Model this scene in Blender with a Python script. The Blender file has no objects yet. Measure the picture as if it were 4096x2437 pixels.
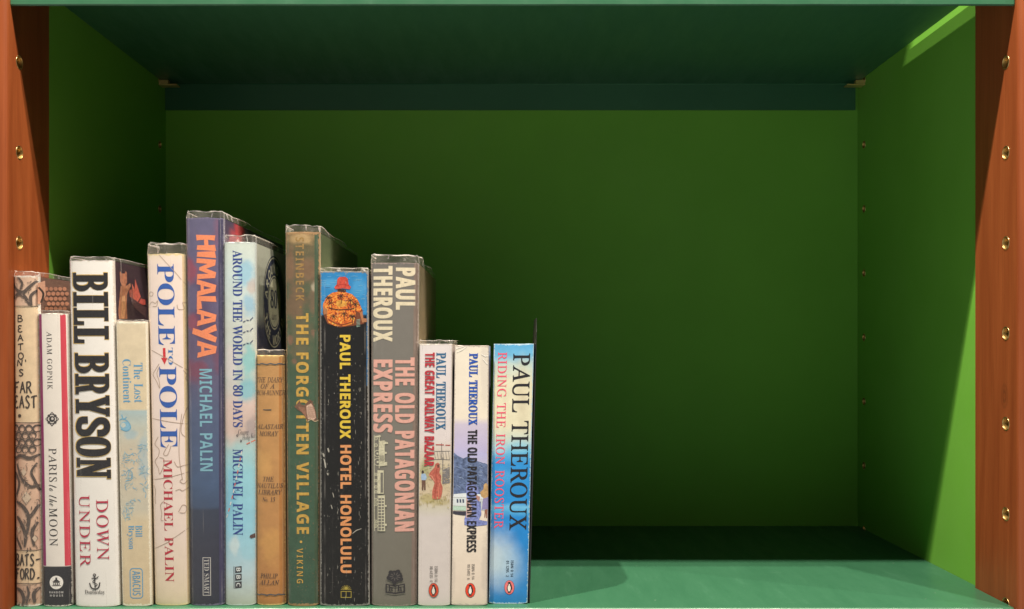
import bpy, bmesh, math, random
from mathutils import Vector, Matrix

# ------------------------------------------------------------------ camera, world, lamps, exposure
scene = bpy.context.scene
C = scene.collection
UNIT = 0.2909e-3            # metres per layout unit on a plane 0.70 m from the lens
EYE = UNIT * 624.3          # lens height above the lower shelf

cam = bpy.data.cameras.new('camera')
cam.sensor_width = 36.0
cam.lens = 34.73
cam.shift_x = 0.0064
cam.shift_y = 0.0413
cam.clip_start = 0.01
cam.clip_end = 50.0
cam_ob = bpy.data.objects.new('camera', cam)
C.objects.link(cam_ob)
cam_ob.location = (0.0, -0.70, EYE)
cam_ob.rotation_euler = (math.radians(90), 0, 0)
scene.camera = cam_ob

world = bpy.data.worlds.new('World')
scene.world = world
world.use_nodes = True
wt = world.node_tree
wb = wt.nodes['Background']
# the dim room in front of the bookcase: a lit pale floor below, a dark ceiling above
w_tc = wt.nodes.new('ShaderNodeTexCoord')
w_sp = wt.nodes.new('ShaderNodeSeparateXYZ')
w_rp = wt.nodes.new('ShaderNodeMapRange')
w_rp.inputs[1].default_value, w_rp.inputs[2].default_value = -0.30, 0.05
w_rp.inputs[3].default_value, w_rp.inputs[4].default_value = 0.66, 0.13
wt.links.new(w_tc.outputs['Generated'], w_sp.inputs[0])
wt.links.new(w_sp.outputs[2], w_rp.inputs[0])
w_ra = wt.nodes.new('ShaderNodeMapRange')      # the room is brighter on the left
w_ra.inputs[1].default_value, w_ra.inputs[2].default_value = -0.8, 0.8
w_ra.inputs[3].default_value, w_ra.inputs[4].default_value = 1.80, 0.18
wt.links.new(w_sp.outputs[0], w_ra.inputs[0])
w_mu = wt.nodes.new('ShaderNodeMath')
w_mu.operation = 'MULTIPLY'
wt.links.new(w_rp.outputs[0], w_mu.inputs[0])
wt.links.new(w_ra.outputs[0], w_mu.inputs[1])
wt.links.new(w_mu.outputs[0], wb.inputs[1])
wb.inputs[0].default_value = (0.92, 0.90, 0.78, 1)

LAMP_COL = (1.0, 0.865, 0.715)
LAMPS = [  # x, y, watts: a row of ceiling spots in front of the bookcase
    (-0.420, -0.360, 116.0),
    (0.130, -0.378, 90.0),
    (0.535, -0.322, 78.0),
    (0.930, -0.322, 30.0),
]
for lx, ly, lw in LAMPS:
    L = bpy.data.lights.new('ceiling_spot', 'SPOT')
    L.energy = lw
    L.color = LAMP_COL
    L.shadow_soft_size = 0.010
    L.spot_size = math.radians(110)
    L.spot_blend = 0.6
    lo = bpy.data.objects.new('ceiling_spot', L)
    C.objects.link(lo)
    lo.location = (lx, ly, EYE + 1.237)
    aim = Vector((0.0, 0.02, 0.12)) - lo.location
    lo.rotation_euler = aim.to_track_quat('-Z', 'Y').to_euler()

vs = scene.view_settings
vs.view_transform = 'Standard'
vs.look = 'None'
vs.exposure = 0.0
vs.gamma = 1.0
vs.use_curve_mapping = False
scene.render.engine = 'CYCLES'
cy = scene.cycles
cy.max_bounces = 10
cy.diffuse_bounces = 6
cy.glossy_bounces = 3
cy.transparent_max_bounces = 24
cy.caustics_reflective = False
cy.caustics_refractive = False
cy.sample_clamp_indirect = 4.0
try:
    cy.use_denoising = True
    cy.denoiser = 'OPENIMAGEDENOISE'
except Exception:
    pass

# ------------------------------------------------------------------ colour and material helpers
def lin(c):
    c = c / 255.0
    return c / 12.92 if c <= 0.04045 else ((c + 0.055) / 1.055) ** 2.4

WHITE = (1.02, 0.90, 0.77)    # how a fully white page reads under these lamps
def ink(r, g, b, cap=0.86):
    """reflectance of a printed colour read off the photograph of the lit spines"""
    return tuple(min(cap, max(0.003, lin(v) / w)) for v, w in zip((r, g, b), WHITE)) + (1,)

class G:
    """a thin wrapper to write node materials quickly"""
    def __init__(s, name, rough=0.5, spec=0.4):
        s.m = bpy.data.materials.new(name)
        s.m.use_nodes = True
        s.t = s.m.node_tree
        s.b = s.t.nodes['Principled BSDF']
        s.b.inputs['Roughness'].default_value = rough
        s.b.inputs['Specular IOR Level'].default_value = spec
        s._sheet = None
    def n(s, typ, ins=None, **kw):
        nd = s.t.nodes.new(typ)
        for k, v in kw.items():
            setattr(nd, k, v)
        for k, v in (ins or {}).items():
            s.put(nd.inputs[k], v)
        return nd
    def put(s, sock, v):
        if isinstance(v, bpy.types.NodeSocket):
            s.t.links.new(v, sock)
        else:
            sock.default_value = v
    def math(s, op, a, b=0.0, c=0.0, clamp=False):
        nd = s.n('ShaderNodeMath', {0: a, 1: b, 2: c}, operation=op, use_clamp=clamp)
        return nd.outputs[0]
    def mix(s, f, a, b, blend='MIX'):
        nd = s.n('ShaderNodeMix', data_type='RGBA', blend_type=blend)
        s.put(nd.inputs[0], f); s.put(nd.inputs[6], a); s.put(nd.inputs[7], b)
        return nd.outputs[2]
    def noise(s, vec, scale=1.0, detail=4.0, rough=0.55, dist=0.0):
        nd = s.n('ShaderNodeTexNoise', {'Vector': vec, 'Scale': scale, 'Detail': detail, 'Roughness': rough, 'Distortion': dist})
        return nd.outputs[0]
    def scale(s, vec, v):
        return s.n('ShaderNodeVectorMath', {0: vec, 1: v}, operation='MULTIPLY').outputs[0]
    def rng(s, v, a, b, c=0.0, d=1.0, smooth=False):
        nd = s.n('ShaderNodeMapRange', {0: v, 1: a, 2: b, 3: c, 4: d})
        if smooth:
            nd.interpolation_type = 'SMOOTHSTEP'
        return nd.outputs[0]
    def ramp(s, f, stops):
        nd = s.n('ShaderNodeValToRGB', {0: f})
        r = nd.color_ramp
        while len(r.elements) > 1:
            r.elements.remove(r.elements[-1])
        r.elements[0].position, r.elements[0].color = stops[0]
        for p, c in stops[1:]:
            e = r.elements.new(p); e.color = c
        return nd.outputs[0]
    def obj(s):
        return s.n('ShaderNodeTexCoord').outputs['Object']
    def sheet(s):
        if s._sheet is None:
            uv = s.n('ShaderNodeUVMap', uv_map='sheet').outputs[0]
            sp = s.n('ShaderNodeSeparateXYZ', {0: uv})
            s._sheet = (uv, sp.outputs[0], sp.outputs[1])
        return s._sheet
    def edge(s):
        uv = s.n('ShaderNodeUVMap', uv_map='edge').outputs[0]
        sp = s.n('ShaderNodeSeparateXYZ', {0: uv})
        return sp.outputs[0], sp.outputs[1]
    def color(s, c):
        s.put(s.b.inputs['Base Color'], c)
    def bump(s, h, strength=0.2, dist=0.001):
        nd = s.n('ShaderNodeBump', {'Height': h, 'Strength': strength, 'Distance': dist})
        s.t.links.new(nd.outputs[0], s.b.inputs['Normal'])

_inks = {}
def mat_ink(r, g, b, var=0.10, rough=0.45, scale=900.0, name='printed_ink'):
    key = (r, g, b, var, rough, scale)
    if key not in _inks:
        m = G(name, rough, 0.35)
        base = ink(r, g, b)
        v = m.noise(m.obj(), scale, 3.0)
        lo = tuple(x * (1 - var) for x in base[:3]) + (1,)
        hi = tuple(min(0.9, x * (1 + var) + 0.004 * var * 10) for x in base[:3]) + (1,)
        m.color(m.mix(m.rng(v, 0.3, 0.7), lo, hi))
        _inks[key] = m.m
    return _inks[key]

_plain = {}
def mat_plain(name, col, rough=0.5, metal=0.0, spec=0.4):
    if name not in _plain:
        m = G(name, rough, spec)
        v = m.noise(m.obj(), 220.0, 4.0)
        m.color(m.mix(m.rng(v, 0.3, 0.7), tuple(x * 0.9 for x in col) + (1,), tuple(min(0.95, x * 1.08) for x in col) + (1,)))
        m.b.inputs['Metallic'].default_value = metal
        _plain[name] = m.m
    return _plain[name]

def mat_print(name, stops, blots=(), warp=6.0, mottle=0.10, wear=0.0, wear_col=(225, 210, 190), rough=0.42,
              grain=0.15, weave=0.0, stripes=(), blot_warp=1.6, specks=0.0, speck_col=(225, 215, 200)):
    """printed or cloth spine: colour stops down the sheet, soft blots, worn edges, paper grain"""
    m = G(name, rough, 0.35)
    uv, x, y = m.sheet()
    y0, y1 = stops[0][0] / 1000.0, stops[-1][0] / 1000.0
    wn = m.math('SUBTRACT', m.noise(uv, 22.0, 5.0), 0.5)
    yw = m.math('ADD', y, m.math('MULTIPLY', wn, warp / 100.0))
    col = m.ramp(m.rng(yw, y0, y1), [((p / 1000.0 - y0) / (y1 - y0), ink(*c)) for p, c in stops])
    for i, (cx, cyy, rx, ry, c, st) in enumerate(blots):
        wv = m.math('SUBTRACT', m.noise(m.n('ShaderNodeVectorMath', {0: uv, 1: (i * 3.7, i * 1.3, 0)}, operation='ADD').outputs[0], 30.0, 5.0), 0.5)
        dx = m.math('DIVIDE', m.math('SUBTRACT', x, cx / 1000.0), rx / 1000.0)
        dy = m.math('DIVIDE', m.math('SUBTRACT', y, cyy / 1000.0), ry / 1000.0)
        dd = m.math('SQRT', m.math('ADD', m.math('MULTIPLY', dx, dx), m.math('MULTIPLY', dy, dy)))
        dd = m.math('ADD', dd, m.math('MULTIPLY', wv, blot_warp))
        col = m.mix(m.rng(dd, 1.15 if blot_warp > 1 else 1.5, 0.45 if blot_warp > 1 else 0.1, 0.0, st, True), col, ink(*c))
    for (xa, xb, ya, yb, lean, c) in stripes:    # bands that follow the lean of the spine
        xs = m.math('ADD', x, m.math('MULTIPLY', m.math('SUBTRACT', y, ya / 1000.0), -lean))
        inx = m.math('MULTIPLY', m.math('GREATER_THAN', xs, xa / 1000.0), m.math('LESS_THAN', xs, xb / 1000.0))
        iny = m.math('MULTIPLY', m.math('GREATER_THAN', y, ya / 1000.0), m.math('LESS_THAN', y, yb / 1000.0))
        col = m.mix(m.math('MULTIPLY', inx, iny), col, ink(*c))
    if mottle:
        v = m.rng(m.noise(uv, 38.0, 6.0, 0.65), 0.25, 0.75, 1 - mottle, 1 + mottle * 0.5)
        vc = m.n('ShaderNodeCombineColor', {0: v, 1: v, 2: v}).outputs[0]
        col = m.mix(1.0, col, vc, 'MULTIPLY')
    if wear:
        ex, ey = m.edge()
        a = m.math('ABSOLUTE', m.math('SUBTRACT', m.math('MULTIPLY', ex, 2.0), 1.0))
        b = m.math('ABSOLUTE', m.math('SUBTRACT', m.math('MULTIPLY', ey, 2.0), 1.0))
        e = m.math('MAXIMUM', m.rng(a, 0.86, 1.0), m.rng(b, 0.975, 1.0))
        nz = m.noise(uv, 160.0, 5.0, 0.7)
        msk = m.rng(m.math('ADD', m.math('MULTIPLY', e, 0.55), nz), 0.92 - 0.2 * wear, 1.0 - 0.2 * wear)
        col = m.mix(msk, col, ink(*wear_col))
    if specks:
        nz = m.noise(m.scale(uv, (1.0, 0.45, 1.0)), 330.0, 3.0, 0.6)
        patch = m.rng(m.noise(uv, 26.0, 3.0), 0.40, 0.62)
        thr = m.math('MULTIPLY', m.rng(nz, 0.70 - specks, 0.74 - specks), patch)
        col = m.mix(thr, col, ink(*speck_col))
    m.color(col)
    h = m.noise(uv, 420.0, 4.0, 0.7)
    if weave:
        w1 = m.n('ShaderNodeTexWave', {'Vector': uv, 'Scale': 170.0, 'Distortion': 2.2, 'Detail': 2.0}, bands_direction='Y').outputs[1]
        w2 = m.n('ShaderNodeTexWave', {'Vector': uv, 'Scale': 120.0, 'Distortion': 2.0, 'Detail': 2.0}, bands_direction='X').outputs[1]
        h = m.math('ADD', h, m.math('MULTIPLY', m.math('ADD', w1, m.math('MULTIPLY', w2, 0.5)), weave))
    m.bump(h, grain, 0.0005)
    return m.m

def mat_wood():
    m = G('oiled_wood', 0.38, 0.35)
    p = m.obj()
    big = m.noise(m.scale(p, (26.0, 26.0, 1.3)), 3.0, 4.0, 0.55, 0.6)
    fine = m.noise(m.scale(p, (260.0, 260.0, 7.0)), 3.0, 3.0, 0.6)
    wave = m.n('ShaderNodeTexWave', {'Vector': m.scale(p, (1.0, 1.0, 0.10)), 'Scale': 34.0, 'Distortion': 5.0, 'Detail': 3.0, 'Detail Scale': 1.4}, bands_direction='DIAGONAL').outputs[1]
    col = m.mix(m.rng(big, 0.25, 0.75), (0.185, 0.043, 0.012, 1), (0.290, 0.078, 0.023, 1))
    col = m.mix(m.math('MULTIPLY', m.rng(wave, 0.55, 1.0), 0.28), col, (0.17, 0.036, 0.010, 1))
    col = m.mix(m.math('MULTIPLY', m.rng(fine, 0.50, 0.75), 0.50), col, (0.15, 0.034, 0.010, 1))
    # one small knot on the right post
    d = m.n('ShaderNodeVectorMath', {0: m.scale(m.n('ShaderNodeVectorMath', {0: p, 1: (0.3496, -0.138, EYE - 0.035)}, operation='SUBTRACT').outputs[0], (0.6, 1.0, 0.55))}, operation='LENGTH').outputs[1]
    rings = m.math('SINE', m.math('MULTIPLY', m.math('ADD', d, m.math('MULTIPLY', fine, 0.002)), 2600.0))
    kn = m.rng(d, 0.0075, 0.002, 0.0, 1.0, True)
    col = m.mix(m.math('MULTIPLY', kn, m.rng(rings, -1, 1, 0.25, 0.7)), col, (0.11, 0.028, 0.010, 1))
    m.color(col)
    m.bump(fine, 0.14, 0.0006)
    return m.m

def mat_lime():
    m = G('lime_green_paint', 0.55, 0.25)
    p = m.obj()
    v = m.noise(p, 14.0, 3.0)
    col = m.mix(m.rng(v, 0.3, 0.7), (0.135, 0.375, 0.043, 1), (0.150, 0.408, 0.049, 1))
    rub = m.noise(m.scale(p, (9.0, 9.0, 70.0)), 2.0, 5.0, 0.7)
    col = m.mix(m.rng(rub, 0.62, 0.82, 0.0, 0.22), col, (0.20, 0.40, 0.09, 1))
    dust = m.noise(p, 5.0, 5.0, 0.7)
    col = m.mix(m.rng(dust, 0.45, 0.75, 0.0, 0.16), col, (0.20, 0.36, 0.12, 1))
    m.color(col)
    m.bump(m.noise(p, 260.0, 4.0, 0.7), 0.10, 0.0006)
    return m.m

def mat_teal():
    m = G('green_shelf_enamel', 0.36, 0.45)
    p = m.obj()
    v = m.noise(p, 9.0, 4.0)
    col = m.mix(m.rng(v, 0.3, 0.7), (0.029, 0.114, 0.061, 1), (0.034, 0.128, 0.069, 1))
    # light smears where books were slid across
    sm = m.noise(m.scale(p, (60.0, 12.0, 60.0)), 1.0, 5.0, 0.7)
    col = m.mix(m.rng(sm, 0.60, 0.80, 0.0, 0.16), col, (0.12, 0.30, 0.20, 1))
    sc = m.noise(m.scale(p, (22.0, 900.0, 300.0)), 1.0, 2.0, 0.5)
    nz_ = m.n('ShaderNodeSeparateXYZ', {0: m.n('ShaderNodeNewGeometry').outputs['Normal']}).outputs[2]
    flat = m.math('GREATER_THAN', nz_, 0.95)
    scp = m.math('MULTIPLY', m.rng(m.noise(p, 13.0, 3.0), 0.48, 0.66), flat)
    col = m.mix(m.math('MULTIPLY', m.rng(sc, 0.70, 0.76, 0.0, 0.28), scp), col, (0.20, 0.36, 0.27, 1))
    pz = m.noise(p, 210.0, 2.0, 0.5)
    col = m.mix(m.math('MULTIPLY', m.rng(pz, 0.755, 0.785, 0.0, 0.7), flat), col, (0.45, 0.52, 0.45, 1))
    m.color(col)
    m.put(m.b.inputs['Roughness'], m.rng(sm, 0.35, 0.75, 0.30, 0.48))
    m.bump(m.noise(p, 70.0, 3.0), 0.05, 0.002)
    return m.m

def mat_film(haze=0.03, top_haze=0.07):
    """clear library jacket film: mostly see-through, glossy, hazier along its rims and creases, with painted highlight streaks"""
    m = G('clear_film', 0.2)
    t = m.t
    t.nodes.remove(m.b)
    out = [n for n in t.nodes if n.type == 'OUTPUT_MATERIAL'][0]
    uv, x, y = m.sheet()
    ex, ey = m.edge()
    p = m.obj()
    crump = m.noise(m.scale(p, (1.0, 1.0, 0.55)), 170.0, 4.0, 0.65, 0.8)
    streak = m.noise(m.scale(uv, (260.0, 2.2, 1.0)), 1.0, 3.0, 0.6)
    bump = m.n('ShaderNodeBump', {'Height': crump, 'Strength': 0.35, 'Distance': 0.0016}).outputs[0]
    lay = m.n('ShaderNodeLayerWeight', {'Blend': 0.22, 'Normal': bump})
    gl = m.n('ShaderNodeBsdfGlossy', {'Color': (1, 1, 1, 1), 'Roughness': 0.16, 'Normal': bump})
    di = m.n('ShaderNodeBsdfDiffuse', {'Color': (0.80, 0.78, 0.76, 1), 'Normal': bump})
    tl = m.n('ShaderNodeBsdfTranslucent', {'Color': (0.75, 0.73, 0.70, 1)})
    df = m.n('ShaderNodeMixShader', {0: 0.35, 1: di.outputs[0], 2: tl.outputs[0]})
    tr = m.n('ShaderNodeBsdfTransparent', {'Color': (0.995, 0.993, 0.99, 1)})
    # ey: 0..1 on the book, 1..2 on the free collar above it
    collar = m.math('GREATER_THAN', ey, 1.0)
    rim = m.rng(ey, 1.80, 1.96, 0.0, 0.7)
    crease = m.math('MULTIPLY', m.rng(crump, 0.57, 0.68, 0.0, 0.5), collar)
    stk = m.rng(streak, 0.65, 0.74, 0.0, 0.24)  # vertical highlights of the film, painted in as pale streaks
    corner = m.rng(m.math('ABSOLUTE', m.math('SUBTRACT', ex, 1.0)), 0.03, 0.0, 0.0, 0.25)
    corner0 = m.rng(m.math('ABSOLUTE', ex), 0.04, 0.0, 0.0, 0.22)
    # pale lines along the joint creases: edge highlights painted in as haze
    joint_glint = m.math('MULTIPLY', m.math('ADD', m.rng(m.math('ABSOLUTE', m.math('SUBTRACT', ex, 0.105)), 0.0, 0.022, 1.0, 0.0), m.rng(m.math('ABSOLUTE', m.math('SUBTRACT', ex, 0.925)), 0.0, 0.018, 1.0, 0.0)),
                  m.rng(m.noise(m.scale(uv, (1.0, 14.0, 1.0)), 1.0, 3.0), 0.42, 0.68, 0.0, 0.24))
    base = m.math('ADD', haze, m.math('MULTIPLY', collar, top_haze))
    f = m.math('ADD', base, rim)
    for a in (crease, stk, corner, corner0, joint_glint):
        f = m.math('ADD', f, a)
    f = m.math('MINIMUM', f, 0.8)
    a1 = m.n('ShaderNodeMixShader', {0: f, 1: tr.outputs[0], 2: df.outputs[0]})
    gf = m.math('MULTIPLY', lay.outputs['Fresnel'], 0.22)
    a2 = m.n('ShaderNodeMixShader', {0: gf, 1: a1.outputs[0], 2: gl.outputs[0]})
    t.links.new(a2.outputs[0], out.inputs[0])
    return m.m

# ------------------------------------------------------------------ object helpers
def tag(o, label=None, cat=None, group=None, kind=None):
    if label: o['label'] = label
    if cat: o['category'] = cat
    if group: o['group'] = group
    if kind: o['kind'] = kind
    return o

def empty(name, loc, label, cat, group=None):
    o = bpy.data.objects.new(name, None)
    o.empty_display_size = 0.02
    C.objects.link(o)
    o.location = loc
    return tag(o, label, cat, group)

def link(name, me, mats, parent=None, off=(0, 0, 0), smooth=False):
    o = bpy.data.objects.new(name, me)
    C.objects.link(o)
    for mt in mats:
        me.materials.append(mt)
    if smooth:
        me.polygons.foreach_set('use_smooth', [True] * len(me.polygons))
    if parent is not None:
        o.parent = parent
    o.location = off
    return o

def mesh_from(verts, faces):
    me = bpy.data.meshes.new('mesh')
    me.from_pydata(verts, [], faces)
    me.update()
    return me

def bm_mesh(bm, recalc=True):
    if recalc:
        bmesh.ops.recalc_face_normals(bm, faces=bm.faces)
    me = bpy.data.meshes.new('mesh')
    bm.to_mesh(me)
    bm.free()
    return me

def bm_box(bm, x0, x1, y0, y1, z0, z1):
    v = [bm.verts.new((x, y, z)) for x in (x0, x1) for y in (y0, y1) for z in (z0, z1)]
    for f in ((0, 1, 3, 2), (4, 6, 7, 5), (0, 4, 5, 1), (2, 3, 7, 6), (0, 2, 6, 4), (1, 5, 7, 3)):
        bm.faces.new([v[i] for i in f])
    return v

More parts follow.
